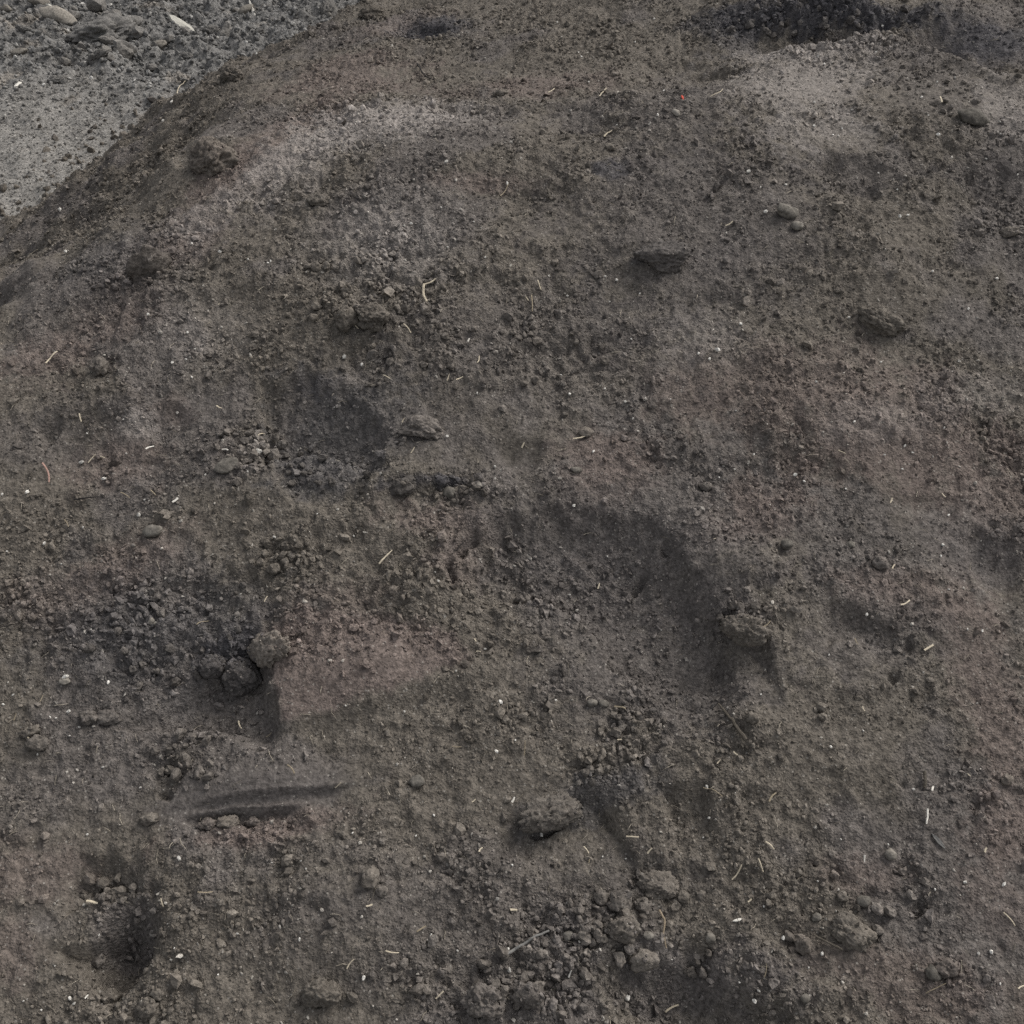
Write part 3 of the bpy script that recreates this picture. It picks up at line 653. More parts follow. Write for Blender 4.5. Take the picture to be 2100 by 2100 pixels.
BIG_CLODS = [
    (-0.678, 2.408, 0.1006, 0.0934, 0.4691, 'clod', 0.95, 'large knobbly brown clod half buried in the dark slope beside the pale yard'),
    (-0.742, 2.0534, 0.0373, 0.0856, 2.0861, 'clod', 0.75, 'dark finger-shaped clod lying down the slope on the reddish crest'),
    (0.3052, 2.0464, 0.1082, 0.0649, -0.0227, 'clod', 0.85, 'big rounded dark clod standing alone on the upper slope with shadow at its foot'),
    (0.7266, 1.8921, 0.0877, 0.0543, -0.5889, 'clod', 0.9, 'oval brown-grey clod tilted downhill just above the broad reddish patch'),
    (1.0078, 2.4081, 0.0795, 0.0398, -0.1974, 'stone', 1.1, 'flat grey stone below the dark hollow in the upper right corner'),
    (0.565, 2.1385, 0.0506, 0.0352, -0.0221, 'pebble', 1.6, 'smooth olive-grey pebble, the larger of a close pair'),
    (0.5848, 2.1067, 0.0284, 0.0218, -0.0288, 'pebble', 2.0, 'pale pebble, the smaller of a close pair'),
    (-0.1644, 1.6719, 0.0772, 0.0396, -0.1756, 'clod', 1.1, 'oblong brown clod on the rim beside the bowl-shaped pit'),
    (-0.1965, 1.5515, 0.0539, 0.0327, 0.387, 'clod', 0.5, 'blackish clod at the near end of the short dark ledge'),
    (-0.1139, 1.549, 0.0261, 0.0232, 0.0669, 'pebble', 1.3, 'round olive pebble under the short dark ledge'),
    (-0.6433, 1.4856, 0.04, 0.0257, -0.1166, 'pebble', 1.8, 'smooth light-grey oval pebble below the straw litter near the left edge'),
    (-0.4066, 1.275, 0.0931, 0.0502, -0.3259, 'clod', 1.5, 'pale-topped brown clod on the corner of the reddish slab'),
    (-0.4589, 1.2576, 0.0601, 0.0583, -0.1051, 'clod', 0.55, 'black crumbly clod in the dark hollow under the pale-topped clod'),
    (-0.5098, 1.2622, 0.047, 0.038, 0.0947, 'clod', 0.5, 'smaller black clod beside the crumbly one in the dark hollow'),
    (0.3973, 1.29, 0.0698, 0.0501, -0.3035, 'clod', 0.75, 'crumbly broken clod on the rim of the large central hollow'),
    (0.0577, 1.0244, 0.0936, 0.0552, 0.2949, 'clod', 0.8, 'large rough clod with a dark crack running along its lower edge'),
    (-0.2752, 1.8948, 0.0667, 0.0605, 0.0684, 'clod', 0.9, 'largest round clod in the cluster below the pale gravelly crest'),
    (-0.3238, 1.8904, 0.0437, 0.0416, -0.0601, 'clod', 0.85, 'dark clod touching the largest round clod of the crest cluster'),
    (-0.8069, 1.8282, 0.0333, 0.0395, -0.1185, 'clod', 0.95, 'squarish brown clod beside the straw on the left shoulder'),
    (0.508, 0.8559, 0.0669, 0.0334, -0.4456, 'clod', 1.15, 'sausage-shaped grey-brown clod lying on the lower right slope'),
    (-0.2776, 0.7776, 0.0605, 0.0403, -0.0316, 'clod', 0.8, 'wide dark clod at the bottom edge, the one nearest the lower left pit'),
    (-0.0372, 0.7675, 0.0605, 0.045, -0.0316, 'clod', 1.05, 'brown lump at the bottom edge, paler of two side by side'),
    (0.0279, 0.7732, 0.0481, 0.0372, -0.022, 'clod', 0.85, 'darker lump side by side with a paler one at the bottom edge'),
    (0.2252, 0.9231, 0.0685, 0.0343, 0.0434, 'clod', 1.0, 'long low clod lying across the slope above a group of round clods'),
    (0.1627, 0.8907, 0.0354, 0.0338, -0.0439, 'clod', 1.05, 'round brown clod in the middle of the row under the long low clod'),
    (0.1376, 0.9008, 0.0227, 0.0259, -0.0171, 'clod', 0.95, 'egg-shaped clod at the outer end of the row under the long low clod'),
    (0.198, 0.8891, 0.029, 0.0274, 0.0254, 'clod', 1.0, 'knobbly clod tucked below the end of the long low clod'),
    (0.1639, 0.8568, 0.0493, 0.0382, 0.0254, 'clod', 0.95, 'flattened clod below the row of round clods at lower centre'),
    (0.2626, 0.9061, 0.0195, 0.0178, 0.0832, 'clod', 1.05, 'small clod at the uphill end of the pale root'),
    (-0.2167, 0.9176, 0.029, 0.0338, 0.0613, 'clod', 1.25, 'upright olive clod with a small one at its foot, lower middle'),
    (-0.1971, 0.9, 0.0224, 0.0176, 0.0897, 'clod', 1.05, 'small clod at the foot of the upright olive clod'),
    (-0.1505, 1.0643, 0.0288, 0.0203, 0.0273, 'pebble', 1.4, 'smooth brown pebble on its own below the reddish slab'),
    (0.0859, 0.8523, 0.0199, 0.0151, -0.0259, 'pebble', 2.1, 'pale grey pebble beside the long grey twig'),
    (0.2037, 0.851, 0.0167, 0.0127, 0.0103, 'pebble', 2.0, 'pale pebble above the whitish clod at lower centre'),
    (0.195, 0.8291, 0.0412, 0.0349, 0.0917, 'clod', 1.5, 'whitish crumbly clod above the dark pit at the bottom'),
    (0.2989, 0.8536, 0.0151, 0.0159, -0.0183, 'pebble', 1.5, 'olive pebble beside the pale hanging root'),
    (0.5858, 0.9621, 0.0214, 0.0181, -0.0006, 'pebble', 2.0, 'pale rough pebble below the spindle-shaped wood chip'),
    (0.5356, 0.8964, 0.021, 0.0194, -0.0089, 'pebble', 1.5, 'round olive pebble uphill of the sausage-shaped clod'),
    (0.5036, 0.907, 0.0194, 0.0162, -0.0093, 'clod', 1.2, 'small grey clod next to the round olive pebble uphill of the sausage-shaped clod'),
    (0.4605, 0.8765, 0.0177, 0.0136, -0.0204, 'pebble', 1.6, 'small tan pebble at the upper end of the sausage-shaped clod'),
    (0.438, 0.8417, 0.0254, 0.027, -0.0148, 'clod', 1.1, 'reddish-brown clod at the end of a short dark twig'),
    (0.6173, 0.7998, 0.0265, 0.0203, -0.7545, 'pebble', 1.2, 'smooth oval grey-brown pebble tilted downhill near the lower right corner'),
    (0.6414, 0.8055, 0.0359, 0.0281, -0.0341, 'clod', 0.95, 'dull clod touching the tilted oval pebble near the lower right corner'),
    (0.4266, 0.771, 0.0155, 0.0132, -0.0261, 'pebble', 1.3, 'lone round pebble uphill of the reddish soil at the bottom edge'),
    (0.7893, 1.0668, 0.0203, 0.0178, -0.0178, 'clod', 1.25, 'small red-brown clod on the reddish strip at the right edge'),
    (0.4816, 1.437, 0.0252, 0.0224, 0.0532, 'pebble', 1.3, 'grey pebble below the small reddish patch, nearest the central hollow'),
    (0.593, 1.4427, 0.0187, 0.0159, 0.0253, 'pebble', 1.6, 'small pale pebble in the middle of three set out below the broad reddish patch'),
    (0.6415, 1.4127, 0.0297, 0.026, 0.0462, 'clod', 1.1, 'rounded clod, the largest of three set out below the broad reddish patch'),
    (-0.0596, 1.5501, 0.0135, 0.0115, 0.0071, 'pebble', 2.6, 'small whitish pebble above the central hollow'),
    (0.1177, 1.5915, 0.0233, 0.0107, 0.0546, 'pebble', 1.5, 'flat tan pebble at the edge of the small reddish patch above the central hollow'),
    (0.1391, 1.6699, 0.0258, 0.0219, 0.0801, 'clod', 1.4, 'pointed brown clod above the small reddish patch'),
    (-0.1257, 1.4531, 0.0225, 0.0113, 0.1153, 'pebble', 1.4, 'flat brown pebble beside the cracked rim of the central hollow'),
    (0.0198, 1.395, 0.0283, 0.0226, 0.0704, 'clod', 1.1, 'low clod on the floor of the central hollow'),
    (0.3671, 2.4667, 0.0226, 0.0155, -0.5497, 'pebble', 3.0, 'pale flat pebble beside a tiny red scrap'),
    (-0.6049, 0.7883, 0.035, 0.0254, 0.9034, 'clod', 0.75, 'dark oval clod at the bottom of the lower left pit'),
    (-0.5176, 0.7783, 0.0218, 0.0155, -0.0909, 'clod', 1.1, 'small flat clod just outside the lower left pit'),
    (-0.5272, 0.7582, 0.0371, 0.0278, -0.0983, 'clod', 1.05, 'brown clod at the bottom edge outside the lower left pit'),
    (-0.7559, 1.2387, 0.0198, 0.0135, -0.001, 'pebble', 2.4, 'pale chalky pebble near the left edge, level with the black clods'),
    (-0.6215, 1.3286, 0.0128, 0.0128, -0.0458, 'pebble', 2.6, 'tiny cream pebble, larger of two touching'),
    (-0.6122, 1.322, 0.0082, 0.0073, -0.0327, 'pebble', 2.4, 'tiny cream pebble, smaller of two touching'),
    (-0.4494, 1.013, 0.037, 0.0269, 0.1371, 'clod', 1.25, 'light brown clod in the middle of the row beneath the smooth groove'),
    (-0.4798, 1.0104, 0.0303, 0.0253, -0.0517, 'clod', 1.05, 'brown clod at the blunt end of the row beneath the smooth groove'),
    (-0.4119, 1.021, 0.0253, 0.0169, -0.0334, 'clod', 1.0, 'small clod at the tapering end of the row beneath the smooth groove'),
    (-0.5736, 1.0192, 0.0336, 0.0202, -0.0673, 'clod', 1.0, 'low clod lying alone short of the smooth groove'),
    (-0.7048, 1.1823, 0.0301, 0.023, 0.017, 'clod', 1.05, 'rounder of two brown clods above the left end of the lower slope'),
    (-0.6733, 1.183, 0.0443, 0.0195, -0.1306, 'clod', 1.1, 'longer of two brown clods above the left end of the lower slope'),
    (-0.798, 1.1588, 0.0316, 0.0193, 0.1965, 'clod', 1.05, 'flat brown clod close to the left edge'),
    (-0.7779, 1.1381, 0.0385, 0.0245, 0.0256, 'clod', 1.0, 'broad low clod under the flat one close to the left edge'),
    (-0.5243, 1.6014, 0.0489, 0.0157, 0.3357, 'stone', 1.5, 'pale sliver-shaped stone at the foot of the heaped nuggets'),
    (-0.4141, 1.409, 0.0279, 0.0223, -0.0984, 'clod', 0.85, 'dark clod, biggest of the nuggets below the bowl-shaped pit'),
    (0.1323, 1.1861, 0.0175, 0.0158, 0.0422, 'pebble', 1.6, 'tan pebble, first of a touching pair under the central hollow'),
    (0.1499, 1.1844, 0.0175, 0.0149, 0.0333, 'pebble', 1.4, 'brown pebble, second of a touching pair under the central hollow'),
    (0.2151, 2.3677, 0.0234, 0.0164, -0.1476, 'clod', 1.4, 'small pale clod at the tip of a straw under the main crest'),
    (-0.0273, 2.7135, 0.039, 0.0286, -0.2672, 'clod', 1.3, 'pale knob standing on the edge of the small ledge at the crest'),
    (1.0274, 2.1137, 0.0374, 0.0242, -0.0032, 'clod', 1.2, 'brown clod at the right edge below the shallow hollow'),
    (-0.4102, 2.2294, 0.05, 0.0341, -0.1974, 'clod', 1.0, 'brown lump in the pale strip along the crest'),
    (0.3505, 1.5564, 0.025, 0.0193, 0.0163, 'clod', 0.9, 'dull clod between the small reddish patches right of centre'),
    (0.5064, 1.1703, 0.0191, 0.0173, 0.0441, 'clod', 1.15, 'grey nugget, topmost of a short column on the right slope'),
    (0.5021, 1.153, 0.0155, 0.0129, 0.0351, 'clod', 1.15, 'grey nugget, lower of a short column on the right slope'),
    (0.389, 1.1443, 0.0207, 0.0207, -0.0574, 'clod', 1.0, 'angular dark clod next to the tapered twig on the right slope'),
]
YARD_CLODS = [
    (-2.2996, 5.8689, 0.1887, 0.0863, -0.1197, 'stone', 2.6, 'pale-topped flat stone on the yard in the upper left corner'),
    (-1.9792, 5.6523, 0.3665, 0.1466, 0.4197, 'clod', 0.95, 'big dark slab of earth with a deep shadow along its foot on the yard'),
    (-0.7798, 3.1255, 0.0652, 0.0534, -0.4582, 'clod', 0.6, 'dark ringed lump at the foot of the heap on the yard'),
    (-1.9, 5.1941, 0.1224, 0.0637, 0.0309, 'clod', 0.85, 'brown clod on the yard under the big dark slab'),
    (-2.0256, 4.9967, 0.0806, 0.0522, 0.2033, 'clod', 0.8, 'small brown clod nearest the paler sand of the yard'),
    (-1.8835, 6.2121, 0.1131, 0.0622, -0.0852, 'clod', 0.6, 'dark clod at the top edge beside the whitish wood chip'),
    (-1.7596, 6.0489, 0.083, 0.0609, -0.1316, 'clod', 0.6, 'small dark clod just above the whitish wood chip'),
    (-0.9567, 6.0533, 0.1438, 0.0774, -1.3775, 'clod', 0.6, 'dark lump at the top edge below the pale board'),
    (-1.5049, 5.7567, 0.1064, 0.0691, 0.133, 'clod', 0.55, 'dark clod at the lower end of the whitish wood chip'),
    (-1.9252, 5.8914, 0.0975, 0.0542, 0.017, 'clod', 0.6, 'dark clod at the raised end of the big dark slab'),
    (-2.6216, 6.0341, 0.0606, 0.0496, 0.1243, 'stone', 1.9, 'pale stone in the very corner of the yard'),
    (-2.0603, 5.4016, 0.0757, 0.0454, -0.0291, 'clod', 0.65, 'grey clod under the near end of the big dark slab'),
    (-2.3922, 5.6401, 0.0888, 0.0522, 0.2081, 'clod', 0.6, 'dark clod between the corner stone and the yard chips'),
    (-1.2545, 5.6928, 0.0685, 0.0474, -0.0859, 'clod', 0.7, 'grey stone-like clod beside the standing white sliver'),
    (-1.5366, 5.3682, 0.0654, 0.0402, 0.172, 'clod', 0.65, 'low grey clod in the middle of the yard'),
    (-2.4826, 6.1339, 0.1118, 0.0615, 0.7403, 'stone', 2.2, 'pale angular stone at the top edge between the corner stone and the flat stone'),
    (-1.6977, 5.4684, 0.1173, 0.0561, -0.4196, 'stone', 1.9, 'angular light-grey stone lying below the whitish wood chip'),
    (-1.3742, 6.0268, 0.1049, 0.0552, 0.7374, 'stone', 2.0, 'angular pale stone near the top edge beside the standing white sliver'),
    (-2.3006, 5.2984, 0.0845, 0.0497, 0.167, 'stone', 1.8, 'grey angular stone just above the white chip on the yard'),
    (-0.4323, 3.5544, 0.078, 0.0455, 0.5376, 'clod', 0.8, 'brown lump breaking off the left ridge of the heap at the top'),
]
NUGGETS = [
    ('nuggets heaped beside the bowl-shaped pit', 0.95, [(-0.5362, 1.6811, 0.0189, 1.177, 'brown nugget left of the bowl-shaped pit, the twelfth nearest to it'), (-0.5019, 1.7006, 0.0101, 0.9862, ''), (-0.4515, 1.6976, 0.0217, 0.8453, 'brown nugget left of the bowl-shaped pit, the nearest to it'), (-0.5196, 1.6491, 0.014, 1.0296, 'brown nugget left of the bowl-shaped pit, the eleventh nearest to it'), (-0.4688, 1.6701, 0.0111, 1.1665, ''), (-0.4928, 1.675, 0.0189, 0.8555, 'brown nugget left of the bowl-shaped pit, the fifth nearest to it'), (-0.5077, 1.6643, 0.01, 1.1486, ''), (-0.4825, 1.637, 0.0233, 1.149, 'brown nugget left of the bowl-shaped pit, the seventh nearest to it'), (-0.4988, 1.6002, 0.0137, 1.0711, 'small grey nugget heaped on the floor of the bowl-shaped pit'), (-0.4655, 1.6041, 0.0163, 1.1866, 'brown nugget downhill of the bowl-shaped pit, the sixth nearest to it'), (-0.4708, 1.6818, 0.0119, 0.8664, 'brown nugget left of the bowl-shaped pit, the second nearest to it'), (-0.4837, 1.6516, 0.0112, 1.0412, ''), (-0.4455, 1.6855, 0.0118, 0.924, ''), (-0.4793, 1.692, 0.0115, 0.9925, ''), (-0.497, 1.6656, 0.0233, 0.8091, 'brown nugget left of the bowl-shaped pit, the sixth nearest to it'), (-0.4978, 1.6997, 0.0101, 1.1151, ''), (-0.5194, 1.6242, 0.0099, 0.8187, ''), (-0.4547, 1.6003, 0.0103, 1.1023, ''), (-0.4414, 1.7031, 0.0119, 0.9419, 'brown nugget downhill of the bowl-shaped pit, the nearest to it'), (-0.5503, 1.6596, 0.0101, 1.0994, ''), (-0.4807, 1.704, 0.0101, 1.1783, ''), (-0.468, 1.6709, 0.0154, 1.1672, 'brown nugget downhill of the bowl-shaped pit, the fifth nearest to it'), (-0.5189, 1.6094, 0.0139, 0.925, 'small grey nugget heaped on the floor of the bowl-shaped pit'), (-0.4987, 1.6369, 0.01, 0.8595, ''), (-0.5224, 1.6963, 0.0104, 0.8194, ''), (-0.4534, 1.6886, 0.0125, 0.8949, 'brown nugget downhill of the bowl-shaped pit, the fourth nearest to it'), (-0.5455, 1.677, 0.0129, 0.9687, 'small grey nugget heaped on the floor of the bowl-shaped pit'), (-0.4371, 1.6716, 0.0101, 0.9974, ''), (-0.4846, 1.6739, 0.0175, 1.1799, 'brown nugget left of the bowl-shaped pit, the fourth nearest to it'), (-0.536, 1.6834, 0.0102, 0.9738, ''), (-0.4577, 1.6454, 0.0112, 0.9813, ''), (-0.4376, 1.687, 0.0237, 0.9814, 'brown nugget downhill of the bowl-shaped pit, the second nearest to it'), (-0.5472, 1.6498, 0.0131, 0.9164, 'small grey nugget heaped on the floor of the bowl-shaped pit'), (-0.5077, 1.6443, 0.0119, 1.1954, 'brown nugget left of the bowl-shaped pit, the ninth nearest to it'), (-0.4505, 1.6942, 0.0137, 0.9354, 'brown nugget downhill of the bowl-shaped pit, the third nearest to it'), (-0.4678, 1.6585, 0.0186, 1.147, 'brown nugget left of the bowl-shaped pit, the third nearest to it'), (-0.5235, 1.6174, 0.0181, 1.0778, 'small grey nugget heaped on the floor of the bowl-shaped pit'), (-0.5258, 1.6877, 0.0119, 1.0818, 'brown nugget left of the bowl-shaped pit, the eighth nearest to it'), (-0.4942, 1.6182, 0.018, 1.0764, 'brown nugget left of the bowl-shaped pit, the tenth nearest to it'), (-0.5007, 1.6012, 0.0156, 1.0323, 'small grey nugget heaped on the floor of the bowl-shaped pit'), (-0.4521, 1.684, 0.011, 1.0687, ''), (-0.5485, 1.6425, 0.0157, 1.1191, 'small grey nugget heaped on the floor of the bowl-shaped pit')]),
    ('dark nuggets under the bowl-shaped pit', 0.7, [(-0.3971, 1.5645, 0.0145, 1.1313, 'dark nugget downhill of the bowl-shaped pit, the tenth nearest to it'), (-0.4031, 1.5593, 0.0167, 1.0753, 'dark nugget downhill of the bowl-shaped pit, the eleventh nearest to it'), (-0.2911, 1.5986, 0.0117, 1.0117, ''), (-0.3264, 1.5552, 0.0179, 0.9909, 'small dark nugget at the shadowed end of the bowl-shaped pit'), (-0.4041, 1.6707, 0.015, 0.8687, 'dark nugget downhill of the bowl-shaped pit, the nearest to it'), (-0.3598, 1.6281, 0.0137, 0.9683, 'dark nugget downhill of the bowl-shaped pit, the third nearest to it'), (-0.4287, 1.6625, 0.0136, 1.0882, 'dark nugget downhill of the bowl-shaped pit, the second nearest to it'), (-0.3389, 1.5843, 0.0108, 1.06, ''), (-0.35, 1.5578, 0.0129, 0.8167, 'dark nugget downhill of the bowl-shaped pit, the twelfth nearest to it'), (-0.3963, 1.5853, 0.0088, 0.8534, ''), (-0.3753, 1.5759, 0.0091, 0.8143, ''), (-0.4072, 1.5833, 0.0127, 1.0361, 'dark nugget downhill of the bowl-shaped pit, the seventh nearest to it'), (-0.3564, 1.5545, 0.0087, 0.9622, ''), (-0.3713, 1.5677, 0.0088, 1.1325, ''), (-0.372, 1.584, 0.0127, 0.8379, 'dark nugget downhill of the bowl-shaped pit, the eighth nearest to it'), (-0.4056, 1.5967, 0.0124, 1.1833, 'dark nugget downhill of the bowl-shaped pit, the fifth nearest to it'), (-0.3494, 1.617, 0.016, 1.0569, 'dark nugget downhill of the bowl-shaped pit, the sixth nearest to it'), (-0.3807, 1.5795, 0.0125, 1.0255, 'dark nugget downhill of the bowl-shaped pit, the ninth nearest to it'), (-0.2935, 1.6066, 0.0128, 0.9404, 'dark nugget right of the bowl-shaped pit'), (-0.3641, 1.5882, 0.0089, 1.0263, ''), (-0.3847, 1.599, 0.013, 1.1565, 'dark nugget downhill of the bowl-shaped pit, the fourth nearest to it'), (-0.3967, 1.5713, 0.0092, 0.9166, '')]),
    ('nuggets under the central hollow', 0.95, [(0.2251, 1.1557, 0.0167, 1.1655, 'brown nugget left of the tapered twig, the second nearest to it'), (0.1749, 1.1623, 0.0171, 0.9985, 'brown nugget uphill of the large rough clod, the fifth nearest to it'), (0.1701, 1.1405, 0.017, 0.9967, 'small nugget spilled under the central hollow'), (0.1852, 1.125, 0.0079, 1.0487, ''), (0.1695, 1.1442, 0.0136, 1.1307, 'brown nugget uphill of the large rough clod, the third nearest to it'), (0.2318, 1.1488, 0.0085, 1.1741, ''), (0.2003, 1.17, 0.0085, 0.8619, ''), (0.2208, 1.1529, 0.0114, 0.9899, ''), (0.1708, 1.1767, 0.0132, 0.8473, 'brown nugget uphill of the large rough clod, the sixth nearest to it'), (0.1975, 1.1728, 0.0106, 0.9344, ''), (0.1822, 1.1238, 0.0098, 0.9444, ''), (0.1951, 1.1838, 0.0079, 0.901, ''), (0.1438, 1.1395, 0.0153, 1.0182, 'brown nugget uphill of the large rough clod, the second nearest to it'), (0.2413, 1.1479, 0.0096, 1.0303, ''), (0.1854, 1.1837, 0.0101, 1.1647, ''), (0.1702, 1.1354, 0.0147, 0.8786, 'brown nugget right of the large rough clod, the twelfth nearest to it'), (0.1786, 1.1153, 0.0078, 1.1345, ''), (0.1845, 1.1763, 0.0087, 1.1123, ''), (0.2094, 1.1587, 0.01, 1.0196, ''), (0.1662, 1.151, 0.008, 1.0343, ''), (0.1991, 1.1595, 0.0083, 1.1278, ''), (0.2078, 1.1855, 0.0079, 1.089, ''), (0.2494, 1.1576, 0.0125, 0.8196, 'brown nugget left of the tapered twig, the nearest to it'), (0.2075, 1.1663, 0.0119, 1.1809, 'brown nugget left of the tapered twig, the third nearest to it'), (0.1914, 1.1641, 0.0087, 1.1672, ''), (0.217, 1.1256, 0.0094, 0.8645, ''), (0.1888, 1.1561, 0.0079, 0.9517, ''), (0.2032, 1.1481, 0.011, 1.0969, ''), (0.207, 1.1605, 0.0096, 0.9258, ''), (0.1664, 1.1679, 0.0163, 0.9497, 'brown nugget uphill of the large rough clod, the fourth nearest to it'), (0.2352, 1.1391, 0.008, 1.0525, ''), (0.1426, 1.152, 0.0108, 1.0484, ''), (0.1897, 1.122, 0.0084, 1.1002, ''), (0.1783, 1.1528, 0.0083, 0.9485, '')]),
    ('nuggets above the large rough clod', 0.9, [(0.1346, 1.0988, 0.0134, 1.062, 'brown nugget right of the large rough clod, the seventh nearest to it'), (0.1648, 1.0753, 0.0077, 0.8499, ''), (0.1202, 1.0945, 0.0162, 0.9922, 'brown nugget right of the large rough clod, the fifth nearest to it'), (0.1174, 1.0607, 0.0076, 1.09, ''), (0.1488, 1.0844, 0.0177, 1.0724, 'brown nugget right of the large rough clod, the eighth nearest to it'), (0.1372, 1.0786, 0.0181, 1.066, 'brown nugget right of the large rough clod, the sixth nearest to it'), (0.1417, 1.0965, 0.012, 0.9417, 'brown nugget right of the large rough clod, the ninth nearest to it'), (0.137, 1.0705, 0.0118, 0.9395, ''), (0.1251, 1.0803, 0.0153, 1.0592, 'brown nugget right of the large rough clod, the fourth nearest to it'), (0.1453, 1.106, 0.0158, 1.007, 'brown nugget right of the large rough clod, the tenth nearest to it'), (0.1094, 1.0992, 0.0138, 0.9582, 'brown nugget uphill of the large rough clod, the nearest to it'), (0.1401, 1.0852, 0.0081, 0.8158, ''), (0.158, 1.1012, 0.0141, 0.8002, 'brown nugget right of the large rough clod, the eleventh nearest to it'), (0.0949, 1.0809, 0.0119, 0.9715, ''), (0.1246, 1.0852, 0.0079, 0.8636, ''), (0.1174, 1.0733, 0.0162, 0.8608, 'brown nugget right of the large rough clod, the second nearest to it'), (0.1343, 1.072, 0.0079, 0.9148, ''), (0.1373, 1.0665, 0.0076, 1.1698, ''), (0.1058, 1.0628, 0.0128, 1.0695, 'brown nugget right of the large rough clod, the nearest to it'), (0.0933, 1.0809, 0.0078, 1.0674, ''), (0.1256, 1.062, 0.0135, 0.8653, 'brown nugget right of the large rough clod, the third nearest to it'), (0.1368, 1.0841, 0.0083, 0.8313, '')]),
    ('nuggets below the bowl-shaped pit', 0.85, [(-0.4535, 1.4136, 0.0118, 0.9247, ''), (-0.4365, 1.4292, 0.0168, 1.0872, 'dark nugget right of the light-grey oval pebble, the second nearest to it'), (-0.398, 1.4157, 0.0157, 1.1762, 'dark nugget uphill of the black clods, the sixth nearest to it'), (-0.4334, 1.4494, 0.0219, 0.8025, 'dark nugget right of the light-grey oval pebble, the third nearest to it'), (-0.3666, 1.4148, 0.0122, 0.818, 'dark nugget uphill of the reddish slab, the nearest to it'), (-0.465, 1.4458, 0.0136, 0.94, 'dark nugget right of the light-grey oval pebble, the nearest to it'), (-0.4016, 1.425, 0.02, 0.9965, 'dark nugget uphill of the black clods, the seventh nearest to it'), (-0.4029, 1.4317, 0.011, 0.8202, ''), (-0.4192, 1.4268, 0.011, 0.963, ''), (-0.414, 1.4247, 0.0103, 1.1886, ''), (-0.3936, 1.4068, 0.0121, 1.0125, 'dark nugget uphill of the black clods, the fifth nearest to it'), (-0.3869, 1.4187, 0.0104, 1.0168, ''), (-0.377, 1.4395, 0.0192, 0.8858, 'dark nugget in the loose group midway down the left side'), (-0.3735, 1.424, 0.0131, 1.0286, 'dark nugget uphill of the reddish slab, the second nearest to it'), (-0.4392, 1.4139, 0.0166, 1.1652, 'dark nugget uphill of the black clods, the third nearest to it'), (-0.4214, 1.4103, 0.0185, 0.8896, 'dark nugget uphill of the black clods, the fourth nearest to it')]),
    ('nuggets above the smooth groove', 0.95, [(-0.5009, 1.0835, 0.0095, 1.109, ''), (-0.5202, 1.1361, 0.0098, 0.8328, ''), (-0.5233, 1.0931, 0.0118, 1.0308, ''), (-0.5239, 1.0957, 0.0158, 0.8192, 'brown nugget left of the smooth groove, the sixth nearest to it'), (-0.5125, 1.0778, 0.0112, 0.8394, ''), (-0.5488, 1.0954, 0.0167, 1.0224, 'brown nugget left of the smooth groove, the tenth nearest to it'), (-0.4963, 1.1335, 0.0171, 1.0299, 'brown nugget left of the smooth groove, the fifth nearest to it'), (-0.5703, 1.093, 0.015, 1.1819, 'brown nugget left of the smooth groove, the twelfth nearest to it'), (-0.5542, 1.1844, 0.0108, 1.1248, ''), (-0.5366, 1.0966, 0.0095, 0.8677, ''), (-0.5208, 1.059, 0.0104, 0.8254, ''), (-0.5329, 1.1556, 0.0097, 0.8203, ''), (-0.5003, 1.0794, 0.0188, 1.1797, 'brown nugget left of the smooth groove, the third nearest to it'), (-0.5486, 1.1278, 0.012, 0.945, 'brown nugget downhill of the black clods, the third nearest to it'), (-0.5277, 1.1039, 0.0139, 1.1308, 'brown nugget left of the smooth groove, the seventh nearest to it'), (-0.5317, 1.1239, 0.0132, 0.8685, 'brown nugget left of the smooth groove, the ninth nearest to it'), (-0.5441, 1.1498, 0.0212, 1.1179, 'brown nugget downhill of the black clods, the second nearest to it'), (-0.5009, 1.0829, 0.0201, 0.9844, 'brown nugget left of the smooth groove, the fourth nearest to it'), (-0.5558, 1.0957, 0.0171, 1.1745, 'brown nugget left of the smooth groove, the eleventh nearest to it'), (-0.5847, 1.1265, 0.0142, 0.8414, 'brown nugget downhill of the black clods, the fifth nearest to it'), (-0.5202, 1.1425, 0.0096, 1.1912, ''), (-0.4841, 1.0929, 0.0124, 1.1527, 'brown nugget left of the smooth groove, the second nearest to it'), (-0.5414, 1.094, 0.0104, 0.8805, ''), (-0.5582, 1.1247, 0.0169, 0.8966, 'brown nugget downhill of the black clods, the fourth nearest to it'), (-0.5371, 1.0874, 0.0218, 1.1361, 'brown nugget left of the smooth groove, the eighth nearest to it'), (-0.5086, 1.1446, 0.0117, 0.8572, ''), (-0.5153, 1.1432, 0.0096, 0.8678, ''), (-0.482, 1.0714, 0.0196, 0.8797, 'brown nugget left of the smooth groove, the nearest to it'), (-0.5244, 1.1392, 0.0157, 1.1452, 'brown nugget downhill of the black clods, the nearest to it'), (-0.5717, 1.1535, 0.0115, 0.804, '')]),
